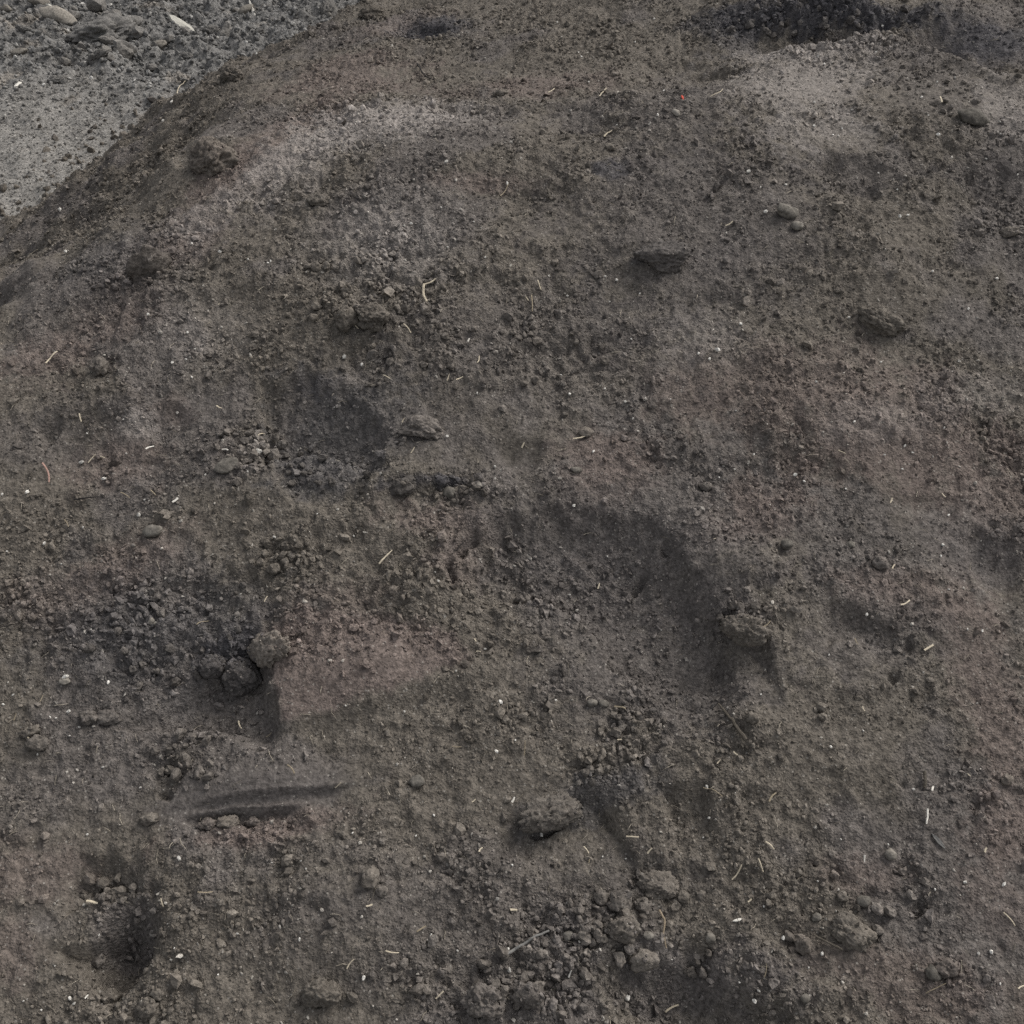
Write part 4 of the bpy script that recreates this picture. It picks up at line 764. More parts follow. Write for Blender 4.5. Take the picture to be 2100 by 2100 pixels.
    ('nuggets in the lower left pit', 0.95, [(-0.6661, 0.9318, 0.0104, 0.9556, ''), (-0.6254, 0.9166, 0.0111, 0.9531, ''), (-0.6683, 0.9266, 0.012, 1.193, 'brown nugget uphill of the lower left pit, the seventh nearest to it'), (-0.6142, 0.9481, 0.0164, 1.0681, 'brown nugget uphill of the lower left pit, the ninth nearest to it'), (-0.672, 0.9343, 0.0117, 1.0374, ''), (-0.6482, 0.9461, 0.0111, 0.8311, ''), (-0.6018, 0.9137, 0.0142, 1.1038, 'brown nugget uphill of the lower left pit, the nearest to it'), (-0.6386, 0.9424, 0.0215, 0.9098, 'brown nugget uphill of the lower left pit, the sixth nearest to it'), (-0.6263, 0.9237, 0.0173, 1.068, 'brown nugget uphill of the lower left pit, the fourth nearest to it'), (-0.5847, 0.9294, 0.0161, 1.1353, 'brown nugget uphill of the lower left pit, the fifth nearest to it'), (-0.637, 0.9487, 0.0106, 1.0067, ''), (-0.6093, 0.9261, 0.0223, 1.0176, 'brown nugget uphill of the lower left pit, the third nearest to it'), (-0.6246, 0.9186, 0.0118, 0.8713, ''), (-0.6607, 0.95, 0.0211, 1.0454, 'brown nugget uphill of the lower left pit, the tenth nearest to it'), (-0.6323, 0.9149, 0.016, 1.0214, 'brown nugget uphill of the lower left pit, the second nearest to it'), (-0.6395, 0.944, 0.0205, 0.8851, 'brown nugget uphill of the lower left pit, the eighth nearest to it')]),
    ('nuggets around the black clods', 0.8, [(-0.6046, 1.2604, 0.0146, 1.1589, 'dark nugget left of the black clods, the ninth nearest to it'), (-0.5322, 1.2484, 0.0175, 0.8899, 'dark nugget left of the black clods, the sixth nearest to it'), (-0.4958, 1.2696, 0.019, 1.1514, 'dark nugget left of the black clods, the nearest to it'), (-0.6014, 1.3226, 0.0118, 1.0115, ''), (-0.5332, 1.3031, 0.0103, 1.0421, ''), (-0.538, 1.2906, 0.0091, 0.8462, ''), (-0.6823, 1.3062, 0.0096, 0.8761, ''), (-0.6778, 1.3161, 0.0161, 1.0916, 'dark nugget right of the pale chalky pebble, the third nearest to it'), (-0.503, 1.2701, 0.0191, 1.1829, 'dark nugget left of the black clods, the second nearest to it'), (-0.6312, 1.2349, 0.015, 1.1707, 'dark nugget right of the pale chalky pebble, the fourth nearest to it'), (-0.5679, 1.2398, 0.0192, 0.9907, 'dark nugget left of the black clods, the seventh nearest to it'), (-0.5442, 1.2729, 0.0094, 0.8371, ''), (-0.5251, 1.2514, 0.0092, 1.1032, ''), (-0.6036, 1.343, 0.0187, 1.0852, 'dark nugget downhill of the light-grey oval pebble'), (-0.4693, 1.3082, 0.0148, 1.186, 'dark nugget uphill of the black clods, the second nearest to it'), (-0.5579, 1.2772, 0.0091, 0.8826, ''), (-0.6423, 1.2578, 0.0157, 1.0972, 'dark nugget right of the pale chalky pebble, the second nearest to it'), (-0.5161, 1.2671, 0.0133, 0.9501, 'dark nugget left of the black clods, the fourth nearest to it'), (-0.5107, 1.2581, 0.0111, 1.0735, ''), (-0.7203, 1.2876, 0.0221, 0.8289, 'dark nugget uphill of the pale chalky pebble'), (-0.5867, 1.3413, 0.0105, 0.8467, ''), (-0.6577, 1.2814, 0.017, 1.1674, 'dark nugget right of the pale chalky pebble, the nearest to it'), (-0.6313, 1.2657, 0.0126, 1.0787, 'dark nugget right of the pale chalky pebble, the fifth nearest to it'), (-0.5688, 1.3334, 0.0105, 0.9348, ''), (-0.5375, 1.3222, 0.0092, 0.9683, ''), (-0.5741, 1.2407, 0.0091, 0.9084, ''), (-0.5124, 1.2638, 0.0231, 1.0165, 'dark nugget left of the black clods, the third nearest to it'), (-0.6786, 1.2455, 0.0091, 0.9423, ''), (-0.5843, 1.2885, 0.0176, 0.9444, 'dark nugget left of the black clods, the eighth nearest to it'), (-0.5268, 1.2827, 0.0121, 0.9531, 'dark nugget left of the black clods, the fifth nearest to it'), (-0.6093, 1.2868, 0.0098, 1.1897, ''), (-0.6651, 1.2716, 0.0092, 0.9117, ''), (-0.4816, 1.2948, 0.0128, 0.8212, 'dark nugget uphill of the black clods, the nearest to it'), (-0.6724, 1.2515, 0.0117, 1.0374, '')]),
    ('nuggets at lower centre', 1.05, [(0.1942, 0.8758, 0.015, 0.8144, 'brown nugget downhill of the long low clod, the nearest to it'), (0.2225, 0.8458, 0.0113, 1.1497, ''), (0.1688, 0.9, 0.0111, 1.1996, ''), (0.1139, 0.9077, 0.0093, 1.1124, ''), (-0.0124, 0.8262, 0.0235, 0.8867, 'brown nugget left of the long grey twig'), (0.0512, 0.8392, 0.012, 0.9146, 'brown nugget right of the long grey twig, the second nearest to it'), (0.0874, 0.8653, 0.0092, 0.9831, ''), (0.1747, 0.8375, 0.0208, 1.1541, 'brown nugget downhill of the long low clod, the third nearest to it'), (0.1104, 0.8451, 0.0191, 1.1843, 'brown nugget right of the long grey twig, the sixth nearest to it'), (0.0731, 0.8617, 0.0096, 1.1681, ''), (0.1223, 0.8524, 0.0093, 0.9716, ''), (0.093, 0.8037, 0.0107, 1.1101, ''), (0.1596, 0.8266, 0.0231, 1.0808, 'brown nugget left of the bottom pit'), (0.137, 0.8418, 0.0149, 0.95, 'nugget scattered around the long grey twig at lower centre'), (0.0464, 0.8248, 0.0137, 1.1863, 'brown nugget right of the long grey twig, the nearest to it'), (0.1107, 0.8109, 0.0097, 1.0181, ''), (0.1023, 0.8679, 0.0123, 1.0823, 'brown nugget right of the long grey twig, the fifth nearest to it'), (0.224, 0.8501, 0.0114, 1.0017, ''), (0.0151, 0.8872, 0.0089, 1.0002, ''), (0.1814, 0.8437, 0.0105, 0.8086, ''), (0.0806, 0.8174, 0.0151, 1.1699, 'brown nugget right of the long grey twig, the third nearest to it'), (0.0418, 0.8235, 0.0163, 1.1749, 'brown nugget downhill of the long grey twig'), (0.2375, 0.8694, 0.0102, 0.8667, ''), (0.1335, 0.8548, 0.0118, 1.0945, ''), (0.0301, 0.8588, 0.0218, 0.9197, 'brown nugget uphill of the long grey twig, the nearest to it'), (-0.0097, 0.8694, 0.0091, 0.9404, ''), (0.0092, 0.8514, 0.0094, 0.9816, ''), (0.1358, 0.8449, 0.0105, 0.8575, ''), (0.1669, 0.855, 0.0099, 1.1135, ''), (0.104, 0.877, 0.0193, 1.0503, 'brown nugget right of the long grey twig, the seventh nearest to it'), (0.0269, 0.8243, 0.0096, 0.9054, ''), (0.1673, 0.8739, 0.021, 0.8708, 'brown nugget downhill of the long low clod, the second nearest to it'), (0.1212, 0.8425, 0.017, 1.0245, 'brown nugget right of the long grey twig, the ninth nearest to it'), (0.1271, 0.8491, 0.019, 0.9978, 'brown nugget right of the long grey twig, the eleventh nearest to it'), (0.1203, 0.8557, 0.014, 0.847, 'brown nugget right of the long grey twig, the tenth nearest to it'), (0.0895, 0.8948, 0.0146, 0.8886, 'brown nugget uphill of the long grey twig, the third nearest to it'), (0.1414, 0.8545, 0.0088, 1.0736, ''), (0.1287, 0.8436, 0.0119, 1.0595, ''), (0.1961, 0.8801, 0.0089, 1.0572, ''), (0.1283, 0.8632, 0.0174, 0.9035, 'brown nugget right of the long grey twig, the twelfth nearest to it'), (0.1056, 0.8492, 0.0174, 1.0063, 'brown nugget right of the long grey twig, the fourth nearest to it'), (0.1783, 0.8707, 0.0092, 0.8866, ''), (0.0937, 0.7969, 0.0092, 0.8353, ''), (0.0882, 0.8406, 0.0114, 1.0486, ''), (0.0789, 0.8681, 0.0091, 0.9965, ''), (0.075, 0.8858, 0.0139, 1.1649, 'brown nugget uphill of the long grey twig, the second nearest to it')]),
    ('nuggets on the gravelly upper slope', 1.05, [(-0.222, 1.9156, 0.0128, 1.0144, 'brown nugget right of the crest cluster of clods, the second nearest to it'), (-0.1664, 2.0123, 0.0158, 0.9678, 'brown nugget right of the crest cluster of clods, the seventh nearest to it'), (-0.2499, 2.0775, 0.0111, 0.8431, ''), (-0.2835, 1.892, 0.0201, 0.9058, 'brown nugget downhill of the crest cluster of clods, the nearest to it'), (-0.4005, 2.0418, 0.0227, 0.8466, 'brown nugget left of the crest cluster of clods, the eighth nearest to it'), (-0.2745, 2.0351, 0.0099, 1.0528, ''), (-0.2026, 2.0395, 0.0098, 1.1888, ''), (-0.395, 1.9033, 0.0166, 0.9043, 'brown nugget left of the crest cluster of clods, the seventh nearest to it'), (-0.3675, 1.922, 0.0096, 0.8258, ''), (-0.3148, 2.0447, 0.0205, 0.8251, 'brown nugget uphill of the crest cluster of clods, the sixth nearest to it'), (-0.3015, 1.9121, 0.0215, 1.1162, 'brown nugget left of the crest cluster of clods, the nearest to it'), (-0.1748, 2.0119, 0.0098, 0.9665, ''), (-0.2774, 1.9441, 0.0139, 0.916, 'brown nugget uphill of the crest cluster of clods, the nearest to it'), (-0.1718, 1.9085, 0.0213, 1.1784, 'brown nugget right of the crest cluster of clods, the third nearest to it'), (-0.333, 1.9516, 0.0176, 0.8459, 'brown nugget left of the crest cluster of clods, the second nearest to it'), (-0.329, 1.9715, 0.0231, 1.0171, 'brown nugget uphill of the crest cluster of clods, the third nearest to it'), (-0.3672, 1.9351, 0.0136, 1.1892, 'brown nugget left of the crest cluster of clods, the fourth nearest to it'), (-0.3522, 1.9335, 0.0131, 1.1673, 'brown nugget left of the crest cluster of clods, the third nearest to it'), (-0.393, 1.9023, 0.0209, 0.9303, 'brown nugget left of the crest cluster of clods, the sixth nearest to it'), (-0.2347, 2.0467, 0.01, 0.8214, ''), (-0.1617, 1.9897, 0.0123, 1.167, 'brown nugget right of the crest cluster of clods, the sixth nearest to it'), (-0.4106, 2.0087, 0.0108, 1.0977, ''), (-0.2817, 1.8825, 0.0171, 1.0419, 'brown nugget downhill of the crest cluster of clods, the third nearest to it'), (-0.2271, 1.9242, 0.0161, 1.0916, 'brown nugget right of the crest cluster of clods, the nearest to it'), (-0.1146, 1.8891, 0.0096, 0.8671, ''), (-0.1723, 1.9191, 0.0147, 1.1429, 'brown nugget right of the crest cluster of clods, the fourth nearest to it'), (-0.1914, 1.8779, 0.0095, 1.0322, ''), (-0.2785, 1.8924, 0.0094, 1.0882, ''), (-0.1525, 1.8886, 0.0109, 1.0367, ''), (-0.377, 2.0357, 0.0205, 1.1678, 'brown nugget uphill of the crest cluster of clods, the tenth nearest to it'), (-0.2982, 1.8938, 0.0198, 0.8531, 'brown nugget downhill of the crest cluster of clods, the second nearest to it'), (-0.3858, 1.9249, 0.0225, 0.8513, 'brown nugget left of the crest cluster of clods, the fifth nearest to it'), (-0.3914, 2.0602, 0.0173, 0.8004, 'brown nugget uphill of the crest cluster of clods, the twelfth nearest to it'), (-0.1865, 1.9832, 0.0197, 1.0645, 'brown nugget right of the crest cluster of clods, the fifth nearest to it'), (-0.4427, 1.9191, 0.0157, 0.9359, 'brown nugget left of the crest cluster of clods, the ninth nearest to it'), (-0.3058, 2.0548, 0.017, 1.0458, 'brown nugget uphill of the crest cluster of clods, the eighth nearest to it'), (-0.2664, 2.0091, 0.0131, 0.8005, 'brown nugget uphill of the crest cluster of clods, the fourth nearest to it'), (-0.2441, 2.0711, 0.0198, 0.8173, 'brown nugget uphill of the crest cluster of clods, the eleventh nearest to it'), (-0.4162, 1.9881, 0.0098, 0.881, ''), (-0.097, 1.9864, 0.0104, 1.1316, ''), (-0.3578, 2.0312, 0.0156, 0.8916, 'brown nugget uphill of the crest cluster of clods, the seventh nearest to it'), (-0.2835, 1.9517, 0.0155, 1.0326, 'brown nugget uphill of the crest cluster of clods, the second nearest to it'), (-0.2955, 2.0545, 0.0125, 0.9226, 'brown nugget uphill of the crest cluster of clods, the ninth nearest to it'), (-0.2996, 2.0411, 0.0148, 1.103, 'brown nugget uphill of the crest cluster of clods, the fifth nearest to it')]),
    ('nuggets on the upper middle slope', 1.0, [(-0.1552, 1.789, 0.0092, 0.9042, ''), (0.0284, 1.8436, 0.0094, 0.8058, ''), (-0.0009, 1.8405, 0.0121, 0.9754, 'brown nugget right of the oblong clod, the fourth nearest to it'), (0.0364, 1.8743, 0.0131, 0.8099, 'brown nugget right of the oblong clod, the eighth nearest to it'), (0.0427, 1.8936, 0.0147, 1.1339, 'brown nugget right of the oblong clod, the tenth nearest to it'), (-0.1308, 1.8538, 0.019, 1.0469, 'brown nugget right of the crest cluster of clods, the eighth nearest to it'), (0.1797, 1.8216, 0.0224, 0.8805, 'brown nugget uphill of the small reddish patch, the nearest to it'), (0.0903, 1.8139, 0.0094, 0.9477, ''), (0.0624, 1.8092, 0.0092, 0.9715, ''), (-0.0564, 1.7496, 0.0111, 0.8664, ''), (0.1758, 1.854, 0.0158, 0.8868, 'brown nugget downhill of the big lone dark clod'), (-0.1069, 1.782, 0.0113, 0.8105, ''), (-0.1694, 1.7923, 0.0155, 1.1441, 'brown nugget uphill of the oblong clod, the nearest to it'), (-0.077, 1.8783, 0.0196, 1.1669, 'brown nugget uphill of the oblong clod, the third nearest to it'), (0.0259, 1.87, 0.0153, 1.0633, 'brown nugget right of the oblong clod, the seventh nearest to it'), (0.1173, 1.8763, 0.0121, 0.8763, 'brown nugget left of the big lone dark clod'), (-0.0466, 1.7818, 0.0153, 1.1078, 'brown nugget right of the oblong clod, the nearest to it'), (0.0423, 1.7668, 0.0184, 0.9463, 'brown nugget uphill of the small reddish patch, the second nearest to it'), (0.1168, 1.7974, 0.011, 0.8575, ''), (-0.0085, 1.8128, 0.0095, 0.9701, ''), (0.0012, 1.8153, 0.0133, 1.1831, 'brown nugget right of the oblong clod, the third nearest to it'), (0.0461, 1.8629, 0.0209, 0.8319, 'brown nugget right of the oblong clod, the ninth nearest to it'), (-0.0003, 1.8141, 0.0093, 1.0407, ''), (-0.0005, 1.8741, 0.0181, 0.9805, 'brown nugget right of the oblong clod, the fifth nearest to it'), (0.1257, 1.863, 0.0133, 0.8683, 'brown nugget uphill of the small reddish patch, the third nearest to it'), (-0.1149, 1.7885, 0.0181, 0.8918, 'brown nugget uphill of the oblong clod, the second nearest to it'), (-0.0543, 1.7448, 0.0091, 1.0148, ''), (0.0233, 1.7545, 0.0137, 0.8377, 'brown nugget right of the oblong clod, the second nearest to it'), (-0.0209, 1.8669, 0.0107, 1.1426, ''), (0.0118, 1.8615, 0.0155, 0.8494, 'brown nugget right of the oblong clod, the sixth nearest to it')]),
    ('nuggets by the short dark ledge', 0.85, [(-0.1078, 1.5618, 0.0109, 1.1664, ''), (-0.0993, 1.5628, 0.0098, 0.9878, ''), (-0.113, 1.5592, 0.0083, 0.9798, ''), (-0.045, 1.5454, 0.0081, 0.9161, ''), (-0.065, 1.5467, 0.0144, 0.9167, 'dark nugget uphill of the cracked hollow rim, the fourth nearest to it'), (-0.0633, 1.5459, 0.0145, 0.8352, 'dark nugget uphill of the cracked hollow rim, the third nearest to it'), (-0.1071, 1.5557, 0.0113, 0.9846, ''), (-0.0427, 1.5417, 0.0085, 1.0744, ''), (-0.1513, 1.5531, 0.0077, 0.8912, ''), (-0.0995, 1.554, 0.013, 1.001, 'dark nugget uphill of the cracked hollow rim, the second nearest to it'), (-0.118, 1.5507, 0.0132, 1.0279, 'dark nugget uphill of the cracked hollow rim, the nearest to it'), (-0.1421, 1.5548, 0.0106, 0.9622, ''), (-0.1106, 1.559, 0.0092, 1.1516, ''), (-0.1053, 1.5522, 0.0105, 1.0362, ''), (-0.0737, 1.5415, 0.0118, 0.8166, ''), (-0.0487, 1.5415, 0.014, 0.827, 'dark nugget uphill of the cracked hollow rim, the fifth nearest to it'), (-0.0486, 1.5447, 0.0083, 1.0626, ''), (-0.0518, 1.5495, 0.0079, 0.9329, '')]),
    ('pebbly nuggets on the lower right slope', 1.15, [(0.4937, 0.9365, 0.0163, 1.1367, 'pale nugget uphill of the sausage-shaped clod, the nearest to it'), (0.4322, 0.9345, 0.0077, 0.9898, ''), (0.4683, 0.8495, 0.0073, 1.1541, ''), (0.4315, 0.8537, 0.0178, 1.1761, 'pale nugget left of the sausage-shaped clod, the nearest to it'), (0.417, 0.8571, 0.0191, 0.8521, 'pale nugget left of the sausage-shaped clod, the second nearest to it'), (0.5266, 0.9498, 0.01, 0.9112, ''), (0.5503, 0.8585, 0.0175, 0.9608, 'pale nugget right of the sausage-shaped clod, the nearest to it'), (0.5073, 0.8441, 0.0094, 1.0454, ''), (0.4554, 0.8859, 0.0073, 1.1273, ''), (0.4908, 0.9182, 0.0104, 1.0324, ''), (0.3893, 0.8964, 0.0146, 0.9226, 'pale nugget left of the sausage-shaped clod, the third nearest to it'), (0.4587, 0.8531, 0.0075, 1.1737, ''), (0.6052, 0.8821, 0.0081, 1.0104, ''), (0.5716, 0.8853, 0.019, 1.1152, 'pale nugget right of the sausage-shaped clod, the third nearest to it'), (0.5275, 0.8526, 0.0072, 0.8488, ''), (0.5564, 0.8318, 0.0083, 0.8991, ''), (0.5515, 0.8862, 0.0192, 1.0961, 'pale nugget right of the sausage-shaped clod, the second nearest to it'), (0.633, 0.9206, 0.0148, 0.902, 'pale nugget downhill of the spindle-shaped chip, the nearest to it'), (0.5449, 0.8667, 0.0072, 0.8702, ''), (0.5094, 0.9377, 0.0074, 0.9219, ''), (0.6017, 0.9424, 0.0139, 1.0926, 'pale nugget left of the spindle-shaped chip'), (0.6063, 0.9174, 0.0091, 1.0293, ''), (0.5138, 0.8847, 0.008, 0.983, ''), (0.5395, 0.8833, 0.008, 0.9473, ''), (0.6075, 0.9039, 0.0158, 1.0978, 'pale nugget downhill of the spindle-shaped chip, the second nearest to it'), (0.4632, 0.913, 0.0092, 0.9269, ''), (0.4411, 0.939, 0.015, 0.9181, 'pale nugget uphill of the sausage-shaped clod, the second nearest to it'), (0.5233, 0.8904, 0.0114, 0.8912, ''), (0.586, 0.8916, 0.0079, 0.8821, ''), (0.474, 0.9361, 0.0083, 1.0922, ''), (0.5435, 0.8326, 0.0073, 1.0368, ''), (0.4956, 0.9484, 0.0103, 1.1486, ''), (0.448, 0.933, 0.0074, 0.8747, ''), (0.4241, 0.8852, 0.0074, 1.0967, '')]),
    ('dark clumps in the upper hollow', 0.95, [(0.6933, 2.9756, 0.0155, 1.1355, 'dark clump left of the dark top hollow, the fourth nearest to it'), (0.7268, 2.9606, 0.017, 1.0622, 'dark clump left of the dark top hollow, the third nearest to it'), (0.7394, 2.9676, 0.0146, 1.0404, 'dark clump left of the dark top hollow, the second nearest to it'), (0.7399, 2.9993, 0.0143, 1.0241, 'dark clump left of the dark top hollow, the nearest to it'), (0.8027, 2.9551, 0.025, 0.8083, 'dark clump right of the dark top hollow, the nearest to it'), (0.6668, 3.0097, 0.0111, 0.908, ''), (0.8539, 2.9287, 0.0242, 0.8318, 'dark clump right of the dark top hollow, the second nearest to it'), (0.6644, 2.9756, 0.0174, 0.8083, 'dark clump left of the dark top hollow, the eighth nearest to it'), (0.7963, 2.9472, 0.0239, 0.9768, 'dark clump downhill of the dark top hollow, the nearest to it'), (0.7736, 2.9452, 0.0147, 0.8598, 'dark clump downhill of the dark top hollow, the second nearest to it'), (0.6868, 3.0407, 0.0149, 1.015, 'dark clump left of the dark top hollow, the sixth nearest to it'), (0.8155, 3.0066, 0.0171, 0.8177, 'dark clump uphill of the dark top hollow, the third nearest to it'), (0.5913, 3.0269, 0.0129, 1.0737, 'dark clump in the hollow at the top edge'), (0.6586, 2.9822, 0.0172, 1.068, 'dark clump left of the dark top hollow, the ninth nearest to it'), (0.958, 2.9468, 0.0189, 1.0817, 'dark clump right of the dark top hollow, the fifth nearest to it'), (0.8019, 2.931, 0.0171, 0.8244, 'dark clump downhill of the dark top hollow, the third nearest to it'), (0.7865, 2.9896, 0.0149, 1.0095, 'dark clump uphill of the dark top hollow, the nearest to it'), (0.75, 3.0232, 0.0146, 1.1758, 'dark clump uphill of the dark top hollow, the second nearest to it'), (0.6191, 3.0056, 0.0274, 0.9295, 'dark clump left of the dark top hollow, the twelfth nearest to it'), (0.7337, 3.0358, 0.0111, 1.1109, ''), (0.6885, 3.0315, 0.0214, 1.144, 'dark clump left of the dark top hollow, the fifth nearest to it'), (0.8744, 2.9212, 0.0169, 1.0795, 'dark clump right of the dark top hollow, the fourth nearest to it'), (0.9853, 2.9308, 0.0218, 0.8258, 'dark clump right of the dark top hollow, the sixth nearest to it'), (0.5707, 2.9959, 0.0259, 1.1024, 'dark clump uphill of the tiny red scrap'), (0.6763, 2.9667, 0.0156, 1.067, 'dark clump left of the dark top hollow, the seventh nearest to it'), (0.6414, 3.0569, 0.0196, 1.1882, 'dark clump left of the dark top hollow, the tenth nearest to it'), (0.6233, 3.0187, 0.0183, 1.0247, 'dark clump left of the dark top hollow, the eleventh nearest to it'), (0.9955, 2.8818, 0.0122, 0.9999, 'dark clump right of the dark top hollow, the seventh nearest to it'), (0.868, 2.9451, 0.0248, 0.9109, 'dark clump right of the dark top hollow, the third nearest to it'), (0.7164, 2.9531, 0.0119, 1.067, '')]),
    ('nuggets along the bottom edge', 0.95, [(-0.2191, 0.7967, 0.011, 0.9315, ''), (-0.0572, 0.7597, 0.0077, 0.8478, ''), (0.007, 0.7646, 0.016, 1.1768, 'brown nugget downhill of the two bottom lumps'), (-0.1032, 0.7684, 0.009, 1.0516, ''), (-0.1056, 0.783, 0.0116, 0.9076, ''), (0.0533, 0.7511, 0.0079, 0.9757, ''), (-0.0382, 0.8166, 0.0187, 0.9269, 'brown nugget uphill of the two bottom lumps'), (-0.023, 0.7859, 0.019, 0.9697, 'brown nugget left of the two bottom lumps, the second nearest to it'), (0.0362, 0.782, 0.0215, 1.0865, 'brown nugget right of the two bottom lumps, the third nearest to it'), (-0.0664, 0.8277, 0.0079, 0.9228, ''), (-0.2315, 0.7708, 0.0192, 0.8598, 'brown nugget right of the wide dark clod'), (0.0863, 0.7843, 0.0091, 0.8331, ''), (-0.1694, 0.7671, 0.0106, 0.9242, ''), (0.068, 0.7914, 0.0091, 1.111, ''), (-0.0468, 0.7568, 0.0079, 0.8952, ''), (0.0965, 0.7824, 0.0116, 1.0693, ''), (-0.1154, 0.8134, 0.0098, 0.859, ''), (0.0031, 0.7807, 0.0101, 0.8041, ''), (-0.0992, 0.8076, 0.0086, 0.9255, ''), (-0.1283, 0.7818, 0.018, 0.9932, 'brown nugget left of the two bottom lumps, the third nearest to it'), (-0.0105, 0.779, 0.0189, 1.0313, 'brown nugget left of the two bottom lumps, the nearest to it'), (-0.0917, 0.748, 0.0077, 1.1556, ''), (0.0909, 0.7959, 0.0078, 0.9703, ''), (0.0236, 0.812, 0.0085, 0.8938, ''), (0.071, 0.7696, 0.0082, 0.9782, ''), (0.0959, 0.8086, 0.0113, 1.1136, ''), (0.0747, 0.7488, 0.0181, 0.9931, 'brown nugget right of the two bottom lumps, the fourth nearest to it'), (0.0204, 0.7975, 0.0213, 0.9291, 'brown nugget right of the two bottom lumps, the nearest to it'), (0.1065, 0.8012, 0.0201, 1.0908, 'brown nugget right of the long grey twig, the eighth nearest to it'), (0.0306, 0.773, 0.0138, 1.1634, 'brown nugget right of the two bottom lumps, the second nearest to it')]),
    ('clods on the yard', 0.95, [(-1.9353, 5.737, 0.0367, 0.938, 'small grey clod right of the big dark slab, the nearest to it'), (-1.6994, 5.4432, 0.0471, 0.9491, 'small grey clod left of the whitish wood chip, the third nearest to it'), (-1.8228, 5.3174, 0.0965, 1.0387, 'small grey clod downhill of the big dark slab, the third nearest to it'), (-2.042, 6.3083, 0.0287, 1.1522, 'small grey clod uphill of the big dark slab, the fourth nearest to it'), (-1.6501, 5.5359, 0.0708, 1.1012, 'small grey clod downhill of the whitish wood chip, the second nearest to it'), (-2.255, 5.9047, 0.0723, 0.9712, 'small grey clod right of the pale-topped flat stone, the nearest to it'), (-1.73, 5.4286, 0.0264, 0.8147, 'small grey clod right of the big dark slab, the sixth nearest to it'), (-1.3312, 5.8747, 0.0375, 0.965, 'small grey clod left of the pale board end'), (-1.8428, 5.1869, 0.0434, 0.8682, 'small grey clod downhill of the big dark slab, the sixth nearest to it'), (-1.5107, 6.0834, 0.028, 0.9837, 'small grey clod right of the whitish wood chip, the nearest to it'), (-1.6796, 5.2299, 0.0347, 0.9191, 'small grey clod right of the big dark slab, the seventh nearest to it'), (-1.914, 5.2617, 0.0448, 0.9951, 'small grey clod downhill of the big dark slab, the fifth nearest to it'), (-2.1594, 6.0435, 0.107, 0.9755, 'small grey clod uphill of the big dark slab, the third nearest to it'), (-1.8721, 6.2833, 0.0638, 1.0358, 'small grey clod uphill of the whitish wood chip'), (-1.885, 6.2024, 0.0316, 0.9667, 'small grey clod left of the whitish wood chip, the second nearest to it'), (-1.8257, 5.6, 0.0652, 0.9315, 'small grey clod right of the big dark slab, the third nearest to it'), (-1.8582, 5.5851, 0.026, 1.0687, 'small grey clod right of the big dark slab, the second nearest to it'), (-2.0344, 5.3829, 0.062, 1.163, 'small grey clod left of the big dark slab, the second nearest to it'), (-2.0233, 5.9092, 0.1121, 0.8735, 'small grey clod uphill of the big dark slab, the nearest to it'), (-2.3633, 5.8584, 0.034, 1.1556, 'small grey clod left of the pale-topped flat stone, the second nearest to it'), (-2.3693, 5.9632, 0.029, 1.1329, 'small grey clod left of the pale-topped flat stone, the nearest to it'), (-1.8707, 5.2475, 0.0676, 0.9289, 'small grey clod downhill of the big dark slab, the fourth nearest to it'), (-1.8243, 5.354, 0.1018, 1.063, 'small grey clod downhill of the big dark slab, the second nearest to it'), (-2.2929, 5.586, 0.0616, 0.9048, 'small grey clod downhill of the pale-topped flat stone, the second nearest to it'), (-1.7072, 5.5788, 0.054, 1.0395, 'small grey clod left of the whitish wood chip, the nearest to it'), (-1.4262, 5.7558, 0.0885, 1.1947, 'small grey clod right of the whitish wood chip, the second nearest to it'), (-2.252, 5.655, 0.0448, 0.9487, 'small grey clod downhill of the pale-topped flat stone, the nearest to it'), (-1.9806, 6.1594, 0.0294, 1.1822, 'small grey clod right of the big dark slab, the fifth nearest to it'), (-2.4171, 5.7143, 0.0517, 1.0354, 'small grey clod downhill of the corner stone'), (-2.0507, 5.7337, 0.0279, 1.0924, 'small grey clod left of the big dark slab, the nearest to it'), (-1.9449, 5.5184, 0.0803, 1.0992, 'small grey clod downhill of the big dark slab, the nearest to it'), (-1.951, 6.0555, 0.0292, 1.1038, 'small grey clod right of the big dark slab, the fourth nearest to it'), (-1.66, 5.2224, 0.0627, 0.9093, 'small grey clod downhill of the whitish wood chip, the third nearest to it'), (-1.4221, 5.6862, 0.079, 1.0354, 'small grey clod uphill of the ringed lump'), (-1.6235, 5.6885, 0.0713, 0.9741, 'small grey clod downhill of the whitish wood chip, the nearest to it'), (-2.1862, 5.7929, 0.0312, 1.0194, 'small grey clod right of the pale-topped flat stone, the third nearest to it'), (-2.4585, 6.0127, 0.0596, 0.9999, 'small grey clod left of the pale-topped flat stone, the third nearest to it'), (-2.2758, 6.0532, 0.0424, 0.9066, 'small grey clod right of the pale-topped flat stone, the second nearest to it'), (-2.1222, 5.999, 0.0276, 0.868, 'small grey clod uphill of the big dark slab, the second nearest to it'), (-2.0836, 5.3001, 0.0591, 0.9961, 'small grey clod downhill of the pale-topped flat stone, the third nearest to it')]),
